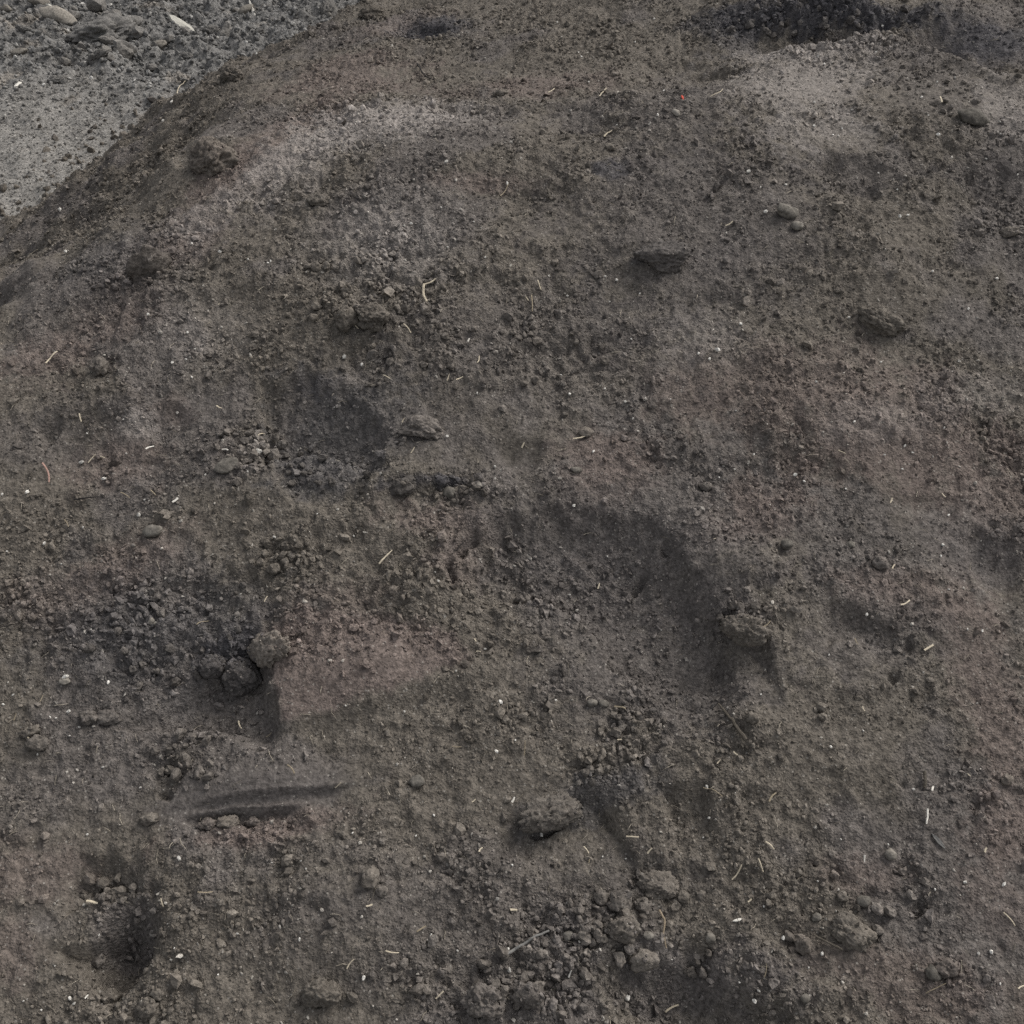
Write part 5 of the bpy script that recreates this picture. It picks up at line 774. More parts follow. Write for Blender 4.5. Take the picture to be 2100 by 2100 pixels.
    ('crumbs of the broken clod', 0.9, [(0.4109, 1.3189, 0.0106, 1.1005, ''), (0.3877, 1.3238, 0.019, 0.8105, 'brown nugget uphill of the broken clod, the nearest to it'), (0.357, 1.3225, 0.0189, 0.8772, 'brown nugget left of the broken clod, the second nearest to it'), (0.4132, 1.3251, 0.0201, 0.9313, 'brown nugget uphill of the broken clod, the second nearest to it'), (0.3814, 1.3294, 0.0215, 0.9357, 'brown nugget uphill of the broken clod, the third nearest to it'), (0.3875, 1.2971, 0.0149, 0.8282, 'brown nugget left of the broken clod, the nearest to it'), (0.409, 1.3108, 0.0095, 1.18, ''), (0.3595, 1.3174, 0.0106, 0.897, ''), (0.3662, 1.2896, 0.0095, 1.162, ''), (0.4307, 1.3206, 0.0099, 1.0922, ''), (0.4311, 1.3161, 0.0096, 1.0439, ''), (0.4354, 1.308, 0.0093, 0.881, ''), (0.3936, 1.3066, 0.009, 0.9496, ''), (0.3953, 1.2783, 0.009, 1.0239, '')]),
    ('nuggets in the bottom pit', 0.8, [(0.2807, 0.833, 0.0129, 1.0108, 'dark nugget uphill of the bottom pit, the fourth nearest to it'), (0.2984, 0.8383, 0.0136, 1.0255, 'dark nugget uphill of the bottom pit, the fifth nearest to it'), (0.2939, 0.8203, 0.0089, 1.1463, ''), (0.291, 0.8174, 0.0183, 1.0436, 'dark nugget uphill of the bottom pit, the nearest to it'), (0.3112, 0.8309, 0.0104, 0.8455, ''), (0.294, 0.8423, 0.0114, 0.9083, ''), (0.2628, 0.8006, 0.0114, 0.884, ''), (0.3314, 0.8104, 0.009, 0.8788, ''), (0.2875, 0.8356, 0.0115, 1.0736, ''), (0.2861, 0.7982, 0.0093, 0.8885, ''), (0.2649, 0.8257, 0.0184, 0.8573, 'dark nugget uphill of the bottom pit, the third nearest to it'), (0.3053, 0.8169, 0.0101, 0.8425, ''), (0.2736, 0.7954, 0.0104, 1.1344, ''), (0.3232, 0.8121, 0.0091, 0.9726, ''), (0.2989, 0.8029, 0.0101, 0.8663, ''), (0.2779, 0.8383, 0.0098, 0.9019, ''), (0.2967, 0.8075, 0.011, 0.83, ''), (0.2716, 0.8233, 0.016, 0.9068, 'dark nugget uphill of the bottom pit, the second nearest to it')]),
    ('nuggets on the upper right slope', 1.2, [(0.9993, 2.5657, 0.0171, 0.891, 'pale nugget uphill of the flat grey stone'), (0.9685, 2.4678, 0.016, 0.9856, 'pale nugget left of the flat grey stone, the second nearest to it'), (0.7791, 2.4657, 0.0143, 0.9471, 'pale nugget downhill of the dark top hollow, the third nearest to it'), (0.9877, 2.5185, 0.0112, 0.8125, ''), (0.8264, 2.3603, 0.0104, 1.0331, ''), (0.9685, 2.4217, 0.0159, 1.1812, 'pale nugget left of the flat grey stone, the nearest to it'), (0.8322, 2.5921, 0.013, 1.1997, 'pale nugget downhill of the dark top hollow, the nearest to it'), (0.9074, 2.541, 0.0118, 1.1758, ''), (0.7342, 2.494, 0.0104, 1.0657, ''), (0.6753, 2.4484, 0.0178, 1.1984, 'pale nugget downhill of the dark top hollow, the second nearest to it'), (0.881, 2.4388, 0.0095, 0.9357, ''), (0.9398, 2.5398, 0.0102, 0.8403, ''), (0.846, 2.3972, 0.0095, 1.098, ''), (0.8667, 2.3904, 0.0125, 0.8522, 'pale nugget left of the flat grey stone, the fourth nearest to it'), (0.9538, 2.5491, 0.0162, 1.0904, 'pale nugget left of the flat grey stone, the third nearest to it'), (0.8602, 2.5136, 0.0111, 0.9519, '')]),
]
STRAWS = [
    (-1.4779, 4.8872, -1.461, 5.0198, 0.0039, 'straw', 'pale straw left of the ringed lump'),
    (-0.5108, 1.9831, -0.4998, 1.9864, 0.0018, 'straw', 'pale straw left of the crest cluster of clods'),
    (-1.3152, 2.7409, -1.2844, 2.7358, 0.0024, 'straw', 'pale straw left of the finger-shaped clod'),
    (-0.1762, 1.9789, -0.169, 1.9349, 0.0043, 'straw', 'pale straw right of the crest cluster of clods, the second nearest to it'),
    (-0.3209, 1.8832, -0.2994, 1.8698, 0.0021, 'straw', 'pale straw downhill of the crest cluster of clods'),
    (-0.2119, 1.8821, -0.1971, 1.8641, 0.0021, 'straw', 'pale straw right of the crest cluster of clods, the nearest to it'),
    (-0.1763, 1.9812, -0.1535, 1.9891, 0.0032, 'straw', 'pale straw right of the crest cluster of clods, the third nearest to it'),
    (0.2049, 2.4139, 0.2244, 2.4447, 0.0035, 'straw', 'pale straw left of the tiny red scrap, the second nearest to it'),
    (0.2067, 2.6176, 0.228, 2.6825, 0.0025, 'straw', 'pale straw left of the tiny red scrap, the nearest to it'),
    (-0.025, 2.2304, -0.008, 2.2598, 0.0019, 'tan', 'thin tan grass stem left of the lower crest ledge'),
    (0.0388, 1.9691, 0.0402, 1.9317, 0.0021, 'tan', 'thin tan grass stem downhill of the lower crest ledge'),
    (0.0515, 1.9948, 0.0585, 1.9832, 0.0021, 'straw', 'pale straw downhill of the lower crest ledge, the nearest to it'),
    (0.0281, 1.9681, 0.0334, 1.9603, 0.0021, 'straw', 'pale straw downhill of the lower crest ledge, the second nearest to it'),
    (0.0877, 2.6953, 0.1034, 2.7187, 0.0026, 'straw', 'pale straw right of the crest ledge'),
    (0.4465, 2.4984, 0.4774, 2.5201, 0.002, 'straw', 'pale straw right of the tiny red scrap'),
    (0.441, 2.1187, 0.456, 2.1253, 0.0029, 'straw', 'pale straw left of the close pair of pebbles'),
    (0.9585, 2.4811, 0.9571, 2.4597, 0.0028, 'straw', 'pale straw left of the flat grey stone'),
    (-0.9176, 1.8432, -0.9009, 1.8714, 0.0031, 'straw', 'pale straw left of the squarish clod'),
    (-0.6849, 1.648, -0.6715, 1.6581, 0.003, 'white', 'whitish straw uphill of the light-grey oval pebble, the second nearest to it'),
    (-0.7968, 1.6412, -0.7862, 1.6553, 0.002, 'straw', 'pale straw uphill of the thin black twig, the nearest to it'),
    (-0.7862, 1.6553, -0.7657, 1.6475, 0.002, 'straw', 'pale straw uphill of the thin black twig, the second nearest to it'),
    (-0.8764, 1.6281, -0.8561, 1.5905, 0.003, 'pink', 'pinkish sliver of wood left of the thin black twig'),
    (-0.6147, 1.5342, -0.606, 1.5417, 0.0042, 'white', 'whitish straw uphill of the light-grey oval pebble, the nearest to it'),
    (-0.8103, 1.5137, -0.799, 1.4973, 0.0019, 'tan', 'thin tan grass stem downhill of the thin black twig'),
    (-0.4266, 1.3491, -0.4234, 1.3622, 0.0018, 'straw', 'pale straw uphill of the black clods'),
    (-0.5396, 1.315, -0.5212, 1.3264, 0.0015, 'tan', 'thin tan grass stem uphill of the black clods'),
    (-0.4775, 1.6728, -0.4706, 1.6928, 0.0023, 'straw', 'pale straw left of the bowl-shaped pit, the nearest to it'),
    (-0.662, 1.5665, -0.6499, 1.5545, 0.0019, 'tan', 'thin tan grass stem uphill of the light-grey oval pebble'),
    (-0.8256, 1.7254, -0.8211, 1.7143, 0.0024, 'straw', 'pale straw downhill of the squarish clod'),
    (-0.5646, 1.7379, -0.5534, 1.7308, 0.003, 'straw', 'pale straw left of the bowl-shaped pit, the second nearest to it'),
    (-0.5389, 1.6392, -0.5265, 1.6339, 0.003, 'white', 'whitish straw left of the bowl-shaped pit'),
    (-0.7184, 1.5671, -0.7002, 1.5574, 0.0016, 'tan', 'thin tan grass stem right of the thin black twig'),
    (-0.2321, 1.4109, -0.21, 1.4324, 0.0031, 'straw', 'pale straw left of the cracked hollow rim'),
    (-0.2457, 1.7735, -0.2311, 1.7591, 0.002, 'straw', 'pale straw uphill of the oblong clod, the third nearest to it'),
    (-0.1232, 1.7585, -0.1195, 1.7714, 0.002, 'straw', 'pale straw uphill of the oblong clod, the nearest to it'),
    (-0.1063, 1.7568, -0.093, 1.7642, 0.0027, 'straw', 'pale straw uphill of the oblong clod, the second nearest to it'),
    (0.1133, 1.6509, 0.1401, 1.6612, 0.0023, 'straw', 'pale straw left of the small reddish patch, the nearest to it'),
    (0.0178, 1.6396, 0.0227, 1.6459, 0.003, 'straw', 'pale straw left of the small reddish patch, the second nearest to it'),
    (0.1532, 1.4149, 0.1567, 1.4235, 0.0025, 'straw', 'pale straw uphill of the large central hollow'),
    (-0.2056, 1.6803, -0.2009, 1.6884, 0.002, 'straw', 'pale straw left of the oblong clod'),
    (-0.1857, 1.6131, -0.1797, 1.6256, 0.0019, 'straw', 'pale straw downhill of the oblong clod'),
    (-0.0633, 1.2838, -0.0602, 1.2773, 0.0018, 'straw', 'pale straw downhill of the cracked hollow rim, the nearest to it'),
    (-0.06, 1.2645, -0.0525, 1.2617, 0.0018, 'straw', 'pale straw downhill of the cracked hollow rim, the second nearest to it'),
    (-0.0863, 1.847, -0.0831, 1.8556, 0.0031, 'white', 'whitish straw uphill of the oblong clod'),
    (-0.0665, 1.7916, -0.0634, 1.8079, 0.002, 'straw', 'pale straw uphill of the oblong clod, the fourth nearest to it'),
    (0.694, 1.2662, 0.7108, 1.2753, 0.0033, 'straw', 'pale straw right of the right-slope hole'),
    (0.6639, 1.3347, 0.6813, 1.3439, 0.0024, 'straw', 'pale straw uphill of the right-slope hole'),
    (0.5785, 1.2816, 0.5805, 1.2675, 0.0018, 'tan', 'thin tan grass stem left of the right-slope hole'),
    (0.5981, 1.6146, 0.6099, 1.6054, 0.0019, 'straw', 'pale straw downhill of the broad reddish patch'),
    (0.7794, 1.5461, 0.7856, 1.5416, 0.0026, 'straw', 'pale straw right of the three spaced-out pebbles, the second nearest to it'),
    (0.6803, 1.5237, 0.685, 1.5322, 0.0022, 'straw', 'pale straw uphill of the three spaced-out pebbles'),
    (0.6609, 1.3981, 0.6673, 1.4077, 0.0022, 'straw', 'pale straw right of the three spaced-out pebbles, the nearest to it'),
    (0.4186, 1.2847, 0.4354, 1.2998, 0.0018, 'tan', 'thin tan grass stem right of the broken clod'),
    (-0.7992, 1.1523, -0.7924, 1.1413, 0.0023, 'straw', 'pale straw downhill of the flat left-edge clods'),
    (-0.4599, 1.1888, -0.4511, 1.1709, 0.0024, 'straw', 'pale straw downhill of the black clods'),
    (-0.6526, 0.9062, -0.6364, 0.9061, 0.0035, 'straw', 'pale straw uphill of the lower left pit'),
    (-0.6303, 0.7798, -0.6268, 0.7855, 0.0021, 'white', 'whitish straw downhill of the lower left pit'),
    (-0.2819, 1.0584, -0.2724, 1.0621, 0.0017, 'straw', 'pale straw right of the smooth groove'),
    (-0.4748, 0.9012, -0.454, 0.906, 0.0013, 'tan', 'thin tan grass stem right of the lower left pit'),
    (-0.4057, 1.1491, -0.3969, 1.1536, 0.0015, 'tan', 'thin tan grass stem uphill of the smooth groove'),
    (-0.7898, 1.2031, -0.7861, 1.2132, 0.0015, 'tan', 'thin tan grass stem left of the pale chalky pebble'),
    (-0.8273, 1.174, -0.8254, 1.1853, 0.0015, 'tan', 'thin tan grass stem left of the flat left-edge clods'),
    (-0.532, 0.898, -0.5279, 0.8895, 0.0016, 'straw', 'pale straw right of the lower left pit'),
    (-0.3586, 1.0834, -0.3464, 1.0716, 0.002, 'tan', 'thin tan grass stem right of the smooth groove'),
    (0.169, 1.1799, 0.186, 1.1702, 0.0035, 'tan', 'thin tan grass stem left of the tapered twig'),
    (-0.0003, 1.0335, 0.0039, 1.0409, 0.0031, 'white', 'whitish straw left of the large rough clod'),
    (-0.0633, 1.033, -0.0577, 1.038, 0.0014, 'straw', 'pale straw right of the lone brown pebble'),
    (-0.0508, 0.9575, -0.0454, 0.9644, 0.0025, 'straw', 'pale straw left of the large rough clod'),
    (0.1125, 0.9841, 0.1204, 0.9728, 0.0017, 'straw', 'pale straw downhill of the large rough clod'),
    (0.1783, 0.9867, 0.197, 0.982, 0.0022, 'straw', 'pale straw uphill of the long low clod, the second nearest to it'),
    (0.2094, 0.9613, 0.2166, 0.9661, 0.0022, 'straw', 'pale straw uphill of the long low clod, the nearest to it'),
    (-0.2173, 0.8755, -0.2083, 0.8784, 0.0021, 'straw', 'pale straw downhill of the upright olive clod'),
    (-0.003, 0.8864, 0.0078, 0.8884, 0.0035, 'straw', 'pale straw uphill of the long grey twig'),
    (-0.1859, 0.822, -0.1665, 0.8227, 0.0021, 'straw', 'pale straw right of the wide dark clod, the second nearest to it'),
    (-0.242, 0.802, -0.2321, 0.8123, 0.0018, 'straw', 'pale straw right of the wide dark clod, the nearest to it'),
    (-0.1116, 0.7722, -0.1002, 0.7803, 0.0021, 'straw', 'pale straw left of the two bottom lumps'),
    (0.2308, 0.7813, 0.2514, 0.7909, 0.0024, 'straw', 'pale straw left of the bottom pit'),
    (0.083, 0.7954, 0.0871, 0.8011, 0.0023, 'white', 'whitish straw right of the long grey twig'),
    (0.1196, 0.9568, 0.1228, 0.9655, 0.0014, 'tan', 'thin tan grass stem left of the long low clod'),
    (0.0196, 1.0975, 0.0212, 1.1183, 0.0014, 'tan', 'thin tan grass stem uphill of the large rough clod'),
    (-0.0962, 1.1136, -0.0819, 1.1162, 0.0014, 'tan', 'thin tan grass stem right of the lone brown pebble'),
    (0.1706, 1.1246, 0.1778, 1.1242, 0.0026, 'straw', 'pale straw right of the large rough clod'),
    (-0.1416, 0.849, -0.1288, 0.8598, 0.0021, 'tan', 'thin tan grass stem downhill of the upright olive clod'),
    (0.6645, 1.0472, 0.6696, 1.0563, 0.0028, 'white', 'whitish straw uphill of the spindle-shaped chip'),
    (0.7261, 0.9559, 0.7302, 0.9622, 0.0027, 'straw', 'pale straw right of the spindle-shaped chip'),
    (0.5456, 0.9601, 0.5442, 0.9506, 0.0025, 'white', 'whitish straw uphill of the sausage-shaped clod'),
    (0.3367, 0.926, 0.3517, 0.9413, 0.0019, 'straw', 'pale straw right of the long low clod, the nearest to it'),
    (0.3766, 0.9458, 0.3834, 0.931, 0.0019, 'straw', 'pale straw right of the long low clod, the third nearest to it'),
    (0.3912, 0.9709, 0.4042, 0.963, 0.0022, 'straw', 'pale straw left of the sausage-shaped clod'),
    (0.7343, 0.872, 0.7492, 0.8568, 0.0019, 'straw', 'pale straw right of the tilted oval pebble, the nearest to it'),
    (0.3266, 1.0817, 0.3328, 1.0878, 0.002, 'straw', 'pale straw downhill of the tapered twig, the second nearest to it'),
    (0.355, 1.1018, 0.3614, 1.0961, 0.0023, 'straw', 'pale straw downhill of the tapered twig, the nearest to it'),
    (0.4035, 1.0278, 0.4159, 1.0399, 0.0025, 'tan', 'thin tan grass stem downhill of the tapered twig, the second nearest to it'),
    (0.3713, 0.7979, 0.3751, 0.8122, 0.0013, 'tan', 'thin tan grass stem right of the bottom pit'),
    (0.7314, 1.0709, 0.7283, 1.0763, 0.0014, 'straw', 'pale straw left of the red-brown clod'),
    (0.5717, 1.1689, 0.575, 1.1622, 0.0017, 'straw', 'pale straw downhill of the right-slope hole'),
    (0.7333, 0.7746, 0.7466, 0.7793, 0.0018, 'straw', 'pale straw right of the tilted oval pebble, the second nearest to it'),
    (0.6016, 0.7731, 0.6317, 0.7836, 0.0013, 'tan', 'thin tan grass stem downhill of the tilted oval pebble'),
    (0.3583, 0.8972, 0.3642, 0.901, 0.0022, 'straw', 'pale straw right of the long low clod, the second nearest to it'),
    (0.3032, 1.0525, 0.329, 1.0296, 0.0014, 'tan', 'thin tan grass stem downhill of the tapered twig, the nearest to it'),
]
TWIGS = [
    ([(-0.0134, 0.8187), (0.009, 0.8313), (0.0328, 0.8443), (0.0556, 0.8564)], 0.0052, 0.0031, 'greywood', 'twig', 'long straight grey twig lying on the crumbly soil at lower centre'),
    ([(0.2222, 0.884), (0.2292, 0.8696), (0.2254, 0.8516), (0.2303, 0.8369)], 0.0037, 0.0021, 'root', 'root', 'pale crooked root hanging above the dark pit at the bottom'),
    ([(0.3405, 1.1848), (0.3506, 1.1511), (0.3646, 1.1279), (0.3743, 1.1125)], 0.0029, 0.0076, 'bark', 'twig', 'tapered brown twig pressed into the right slope'),
    ([(0.4516, 0.8534), (0.4668, 0.8412), (0.4897, 0.8288)], 0.0032, 0.004, 'bark', 'twig', 'short dark twig below the sausage-shaped clod'),
    ([(0.658, 1.0765), (0.657, 1.0649), (0.6549, 1.0534)], 0.0057, 0.0045, 'bark', 'twig', 'stubby upright brown twig above a white straw on the right'),
    ([(0.6529, 1.0223), (0.6497, 1.0092), (0.6468, 0.9998)], 0.0033, 0.0025, 'white', 'straw', 'bright white straw standing downhill of a stubby brown twig'),
    ([(-0.802, 1.5522), (-0.7779, 1.5539), (-0.7559, 1.5575)], 0.0029, 0.0019, 'dark', 'twig', 'thin black twig lying across the slope near the left edge'),
    ([(-0.2499, 2.9729), (-0.2348, 2.914), (-0.2171, 2.8847), (-0.2005, 2.8728)], 0.0042, 0.0028, 'dark', 'root', 'thin black curved root on the smooth soil behind the crest'),
    ([(-0.1013, 1.4248), (-0.0944, 1.4463), (-0.0863, 1.4603)], 0.0028, 0.0019, 'dark', 'root', 'short dark root sticking out of the cracked rim of the central hollow'),
]
FLECKS = [
    (-1.0049, 2.274, 0.0095, 'small whitish chip left of the finger-shaped clod, the nearest to it'),
    (-0.6066, 2.0937, 0.0088, 'small whitish chip right of the finger-shaped clod'),
    (-1.2912, 2.9639, 0.012, 'small whitish chip left of the finger-shaped clod, the second nearest to it'),
    (-0.9818, 3.0798, 0.0102, 'tiny whitish fleck left of the large knobbly clod'),
    (-1.169, 3.8059, 0.0145, 'small whitish chip uphill of the large knobbly clod'),
    (-0.7269, 1.9367, 0.0084, 'small whitish chip downhill of the finger-shaped clod'),
    (-0.6458, 1.9005, 0.0072, 'tiny whitish fleck downhill of the finger-shaped clod, the nearest to it'),
    (-0.5422, 2.0645, 0.0062, 'tiny whitish fleck right of the finger-shaped clod, the second nearest to it'),
    (-0.4954, 2.0591, 0.0056, 'tiny whitish fleck left of the crest cluster of clods, the nearest to it'),
    (-0.6985, 2.4904, 0.0056, 'tiny whitish fleck uphill of the large knobbly clod'),
    (-1.5353, 5.0002, 0.0108, 'tiny whitish fleck downhill of the whitish wood chip, the second nearest to it'),
    (-1.7378, 4.315, 0.0096, 'tiny whitish fleck right of the white yard chip'),
    (-1.2553, 5.7471, 0.0271, 'small whitish chip downhill of the pale board end'),
    (-1.4354, 5.6095, 0.0177, 'tiny whitish fleck uphill of the ringed lump, the nearest to it'),
    (-1.1102, 5.9673, 0.0155, 'tiny whitish fleck downhill of the pale board end'),
    (-2.1503, 6.2586, 0.0193, 'tiny whitish fleck uphill of the big dark slab'),
    (-0.6758, 2.1418, 0.0051, 'tiny whitish fleck right of the finger-shaped clod, the nearest to it'),
    (-1.5267, 5.5727, 0.0117, 'tiny whitish fleck downhill of the whitish wood chip, the nearest to it'),
    (-1.2993, 5.6491, 0.0148, 'tiny whitish fleck uphill of the ringed lump, the second nearest to it'),
    (-0.8318, 3.7014, 0.0078, 'tiny whitish fleck right of the ringed lump'),
    (-2.6278, 6.064, 0.0313, 'small whitish chip downhill of the corner stone'),
    (-1.7731, 6.1456, 0.0159, 'tiny whitish fleck uphill of the whitish wood chip'),
    (-2.1148, 4.5713, 0.0113, 'tiny whitish fleck downhill of the white yard chip'),
    (-1.6695, 4.8371, 0.0105, 'tiny whitish fleck downhill of the big dark slab, the nearest to it'),
    (-1.6482, 4.8286, 0.0105, 'tiny whitish fleck downhill of the big dark slab, the second nearest to it'),
    (-0.5003, 2.0546, 0.0055, 'tiny whitish fleck left of the crest cluster of clods, the second nearest to it'),
    (-0.144, 2.3033, 0.0104, 'small whitish chip downhill of the crest ledge'),
    (-0.1642, 2.2817, 0.0065, 'tiny whitish fleck downhill of the crest ledge'),
    (-0.1297, 2.3942, 0.006, 'tiny whitish fleck left of the crest ledge'),
    (-0.2113, 2.1506, 0.0075, 'tiny whitish fleck uphill of the crest cluster of clods, the second nearest to it'),
    (0.1218, 3.1296, 0.0073, 'tiny whitish fleck uphill of the crest ledge'),
    (0.1724, 2.9634, 0.0063, 'tiny whitish fleck right of the crest ledge, the nearest to it'),
    (0.1806, 2.9391, 0.0062, 'tiny whitish fleck right of the crest ledge, the second nearest to it'),
    (0.3203, 2.9799, 0.0063, 'tiny whitish fleck uphill of the tiny red scrap, the nearest to it'),
    (-0.0545, 2.0487, 0.0061, 'tiny whitish fleck downhill of the lower crest ledge, the nearest to it'),
    (0.0753, 2.0251, 0.0061, 'tiny whitish fleck downhill of the lower crest ledge, the second nearest to it'),
    (0.2135, 2.0131, 0.0073, 'tiny whitish fleck left of the big lone dark clod, the nearest to it'),
    (0.1886, 2.0183, 0.0055, 'tiny whitish fleck left of the big lone dark clod, the second nearest to it'),
    (0.2374, 2.4634, 0.0054, 'tiny whitish fleck left of the tiny red scrap, the third nearest to it'),
    (0.3269, 2.456, 0.0067, 'tiny whitish fleck left of the tiny red scrap, the second nearest to it'),
    (-0.1495, 2.1862, 0.0051, 'tiny whitish fleck left of the lower crest ledge, the third nearest to it'),
    (0.1971, 1.9657, 0.0048, 'tiny whitish fleck left of the big lone dark clod, the third nearest to it'),
    (0.2581, 1.9794, 0.0048, 'tiny whitish fleck downhill of the big lone dark clod, the nearest to it'),
    (0.1121, 1.9792, 0.0049, 'tiny whitish fleck left of the big lone dark clod, the fourth nearest to it'),
    (-0.0099, 2.2642, 0.0077, 'tiny whitish fleck left of the lower crest ledge, the nearest to it'),
    (0.3813, 3.1061, 0.0064, 'tiny whitish fleck uphill of the tiny red scrap, the second nearest to it'),
    (0.3636, 2.6594, 0.0065, 'tiny whitish fleck left of the tiny red scrap, the nearest to it'),
    (0.19, 2.7658, 0.0059, 'tiny whitish fleck left of the tiny red scrap, the fourth nearest to it'),
    (-0.1331, 2.0794, 0.0049, 'tiny whitish fleck left of the lower crest ledge, the fourth nearest to it'),
    (-0.0798, 2.1446, 0.005, 'tiny whitish fleck left of the lower crest ledge, the second nearest to it'),
    (-0.2255, 2.1361, 0.005, 'tiny whitish fleck uphill of the crest cluster of clods, the nearest to it'),
    (0.5037, 2.2558, 0.0115, 'small whitish chip uphill of the close pair of pebbles'),
    (0.8847, 2.7629, 0.0088, 'tiny whitish fleck right of the dark top hollow, the second nearest to it'),
    (1.0195, 2.5801, 0.0069, 'tiny whitish fleck uphill of the flat grey stone, the nearest to it'),
    (0.9787, 2.5701, 0.0062, 'tiny whitish fleck uphill of the flat grey stone, the second nearest to it'),
    (0.7495, 2.7745, 0.0074, 'tiny whitish fleck downhill of the dark top hollow, the nearest to it'),
    (0.7536, 2.7237, 0.0065, 'tiny whitish fleck downhill of the dark top hollow, the second nearest to it'),
    (0.9224, 2.4947, 0.0061, 'tiny whitish fleck left of the flat grey stone, the second nearest to it'),
    (1.0761, 2.4118, 0.0066, 'tiny whitish fleck right of the flat grey stone, the nearest to it'),
    (0.8485, 2.0107, 0.0085, 'small whitish chip right of the tilted oval clod'),
    (0.9751, 1.9952, 0.0073, 'tiny whitish fleck right of the tilted oval clod, the third nearest to it'),
    (0.6661, 1.9092, 0.0071, 'tiny whitish fleck left of the tilted oval clod'),
    (0.9018, 1.9217, 0.0059, 'tiny whitish fleck right of the tilted oval clod, the nearest to it'),
    (0.4484, 1.8873, 0.0083, 'small whitish chip right of the big lone dark clod'),
    (0.7877, 2.2748, 0.0058, 'tiny whitish fleck right of the close pair of pebbles, the second nearest to it'),
    (0.7307, 2.4086, 0.0066, 'tiny whitish fleck uphill of the close pair of pebbles, the fifth nearest to it'),
    (0.6694, 2.415, 0.008, 'tiny whitish fleck uphill of the close pair of pebbles, the second nearest to it'),
    (0.765, 2.4699, 0.0061, 'tiny whitish fleck downhill of the dark top hollow, the fourth nearest to it'),
    (0.8221, 2.1458, 0.0062, 'tiny whitish fleck uphill of the tilted oval clod'),
    (0.8043, 2.1412, 0.0081, 'small whitish chip uphill of the tilted oval clod'),
    (1.0845, 2.2724, 0.0058, 'tiny whitish fleck downhill of the flat grey stone, the second nearest to it'),
    (1.0666, 2.3655, 0.0079, 'tiny whitish fleck right of the flat grey stone, the second nearest to it'),
    (0.6327, 2.155, 0.0062, 'tiny whitish fleck right of the close pair of pebbles, the nearest to it'),
    (0.5269, 2.1437, 0.0087, 'small whitish chip left of the close pair of pebbles'),
    (0.8118, 2.2084, 0.0051, 'tiny whitish fleck downhill of the flat grey stone, the third nearest to it'),
    (0.9363, 2.9171, 0.0076, 'tiny whitish fleck right of the dark top hollow, the nearest to it'),
    (0.6838, 2.5003, 0.0082, 'tiny whitish fleck downhill of the dark top hollow, the third nearest to it'),
    (0.9191, 2.4209, 0.0066, 'tiny whitish fleck left of the flat grey stone, the nearest to it'),
    (0.9281, 2.3616, 0.0105, 'small whitish chip left of the flat grey stone'),
    (0.7185, 2.3829, 0.0059, 'tiny whitish fleck uphill of the close pair of pebbles, the fourth nearest to it'),
    (1.0213, 2.3016, 0.0058, 'tiny whitish fleck downhill of the flat grey stone, the nearest to it'),
    (0.5782, 2.2236, 0.0064, 'tiny whitish fleck uphill of the close pair of pebbles, the nearest to it'),
    (0.5249, 2.2161, 0.0051, 'tiny whitish fleck left of the close pair of pebbles'),
    (0.7081, 2.3898, 0.0053, 'tiny whitish fleck uphill of the close pair of pebbles, the third nearest to it'),
    (0.7431, 3.0275, 0.0062, 'tiny whitish fleck uphill of the dark top hollow'),
    (-0.8107, 1.6474, 0.0102, 'small whitish chip uphill of the thin black twig, the second nearest to it'),
    (-0.7549, 1.5996, 0.0089, 'small whitish chip uphill of the thin black twig, the nearest to it'),
    (-0.6778, 1.5255, 0.0098, 'small whitish chip uphill of the light-grey oval pebble'),
    (-0.937, 1.5674, 0.005, 'tiny whitish fleck left of the thin black twig, the nearest to it'),
    (-0.8912, 1.57, 0.0088, 'small whitish chip left of the thin black twig'),
    (-0.7762, 1.5037, 0.0054, 'tiny whitish fleck downhill of the thin black twig, the nearest to it'),
    (-0.8034, 1.4398, 0.0048, 'tiny whitish fleck downhill of the thin black twig, the second nearest to it'),
    (-0.9033, 1.4602, 0.0043, 'tiny whitish fleck left of the thin black twig, the second nearest to it'),
    (-0.419, 1.46, 0.0074, 'small whitish chip downhill of the bowl-shaped pit, the second nearest to it'),
    (-0.4839, 1.5854, 0.0055, 'tiny whitish fleck downhill of the bowl-shaped pit, the nearest to it'),
    (-0.621, 1.7978, 0.0058, 'tiny whitish fleck right of the squarish clod, the third nearest to it'),
    (-0.612, 1.3247, 0.0047, 'tiny whitish fleck left of the black clods'),
    (-0.8424, 1.4759, 0.0086, 'small whitish chip downhill of the thin black twig'),
    (-0.6326, 1.359, 0.0052, 'tiny whitish fleck downhill of the light-grey oval pebble'),
    (-0.7265, 1.321, 0.0047, 'tiny whitish fleck uphill of the pale chalky pebble'),
    (-0.346, 1.4955, 0.0043, 'tiny whitish fleck downhill of the bowl-shaped pit, the second nearest to it'),
    (-0.7557, 1.2447, 0.0112, 'small whitish chip uphill of the pale chalky pebble'),
    (-0.7386, 1.7142, 0.0046, 'tiny whitish fleck downhill of the squarish clod'),
    (-0.8076, 1.6977, 0.0046, 'tiny whitish fleck uphill of the thin black twig, the second nearest to it'),
    (-0.4682, 1.6673, 0.008, 'small whitish chip downhill of the bowl-shaped pit, the nearest to it'),
    (-0.4788, 1.6491, 0.0124, 'small whitish chip left of the bowl-shaped pit'),
    (-0.6366, 1.8363, 0.0053, 'tiny whitish fleck right of the squarish clod, the second nearest to it'),
    (-0.6611, 1.8266, 0.007, 'tiny whitish fleck right of the squarish clod, the nearest to it'),
    (-0.5569, 1.8103, 0.0058, 'tiny whitish fleck left of the bowl-shaped pit'),
    (-0.7246, 1.6513, 0.0045, 'tiny whitish fleck uphill of the thin black twig, the nearest to it'),
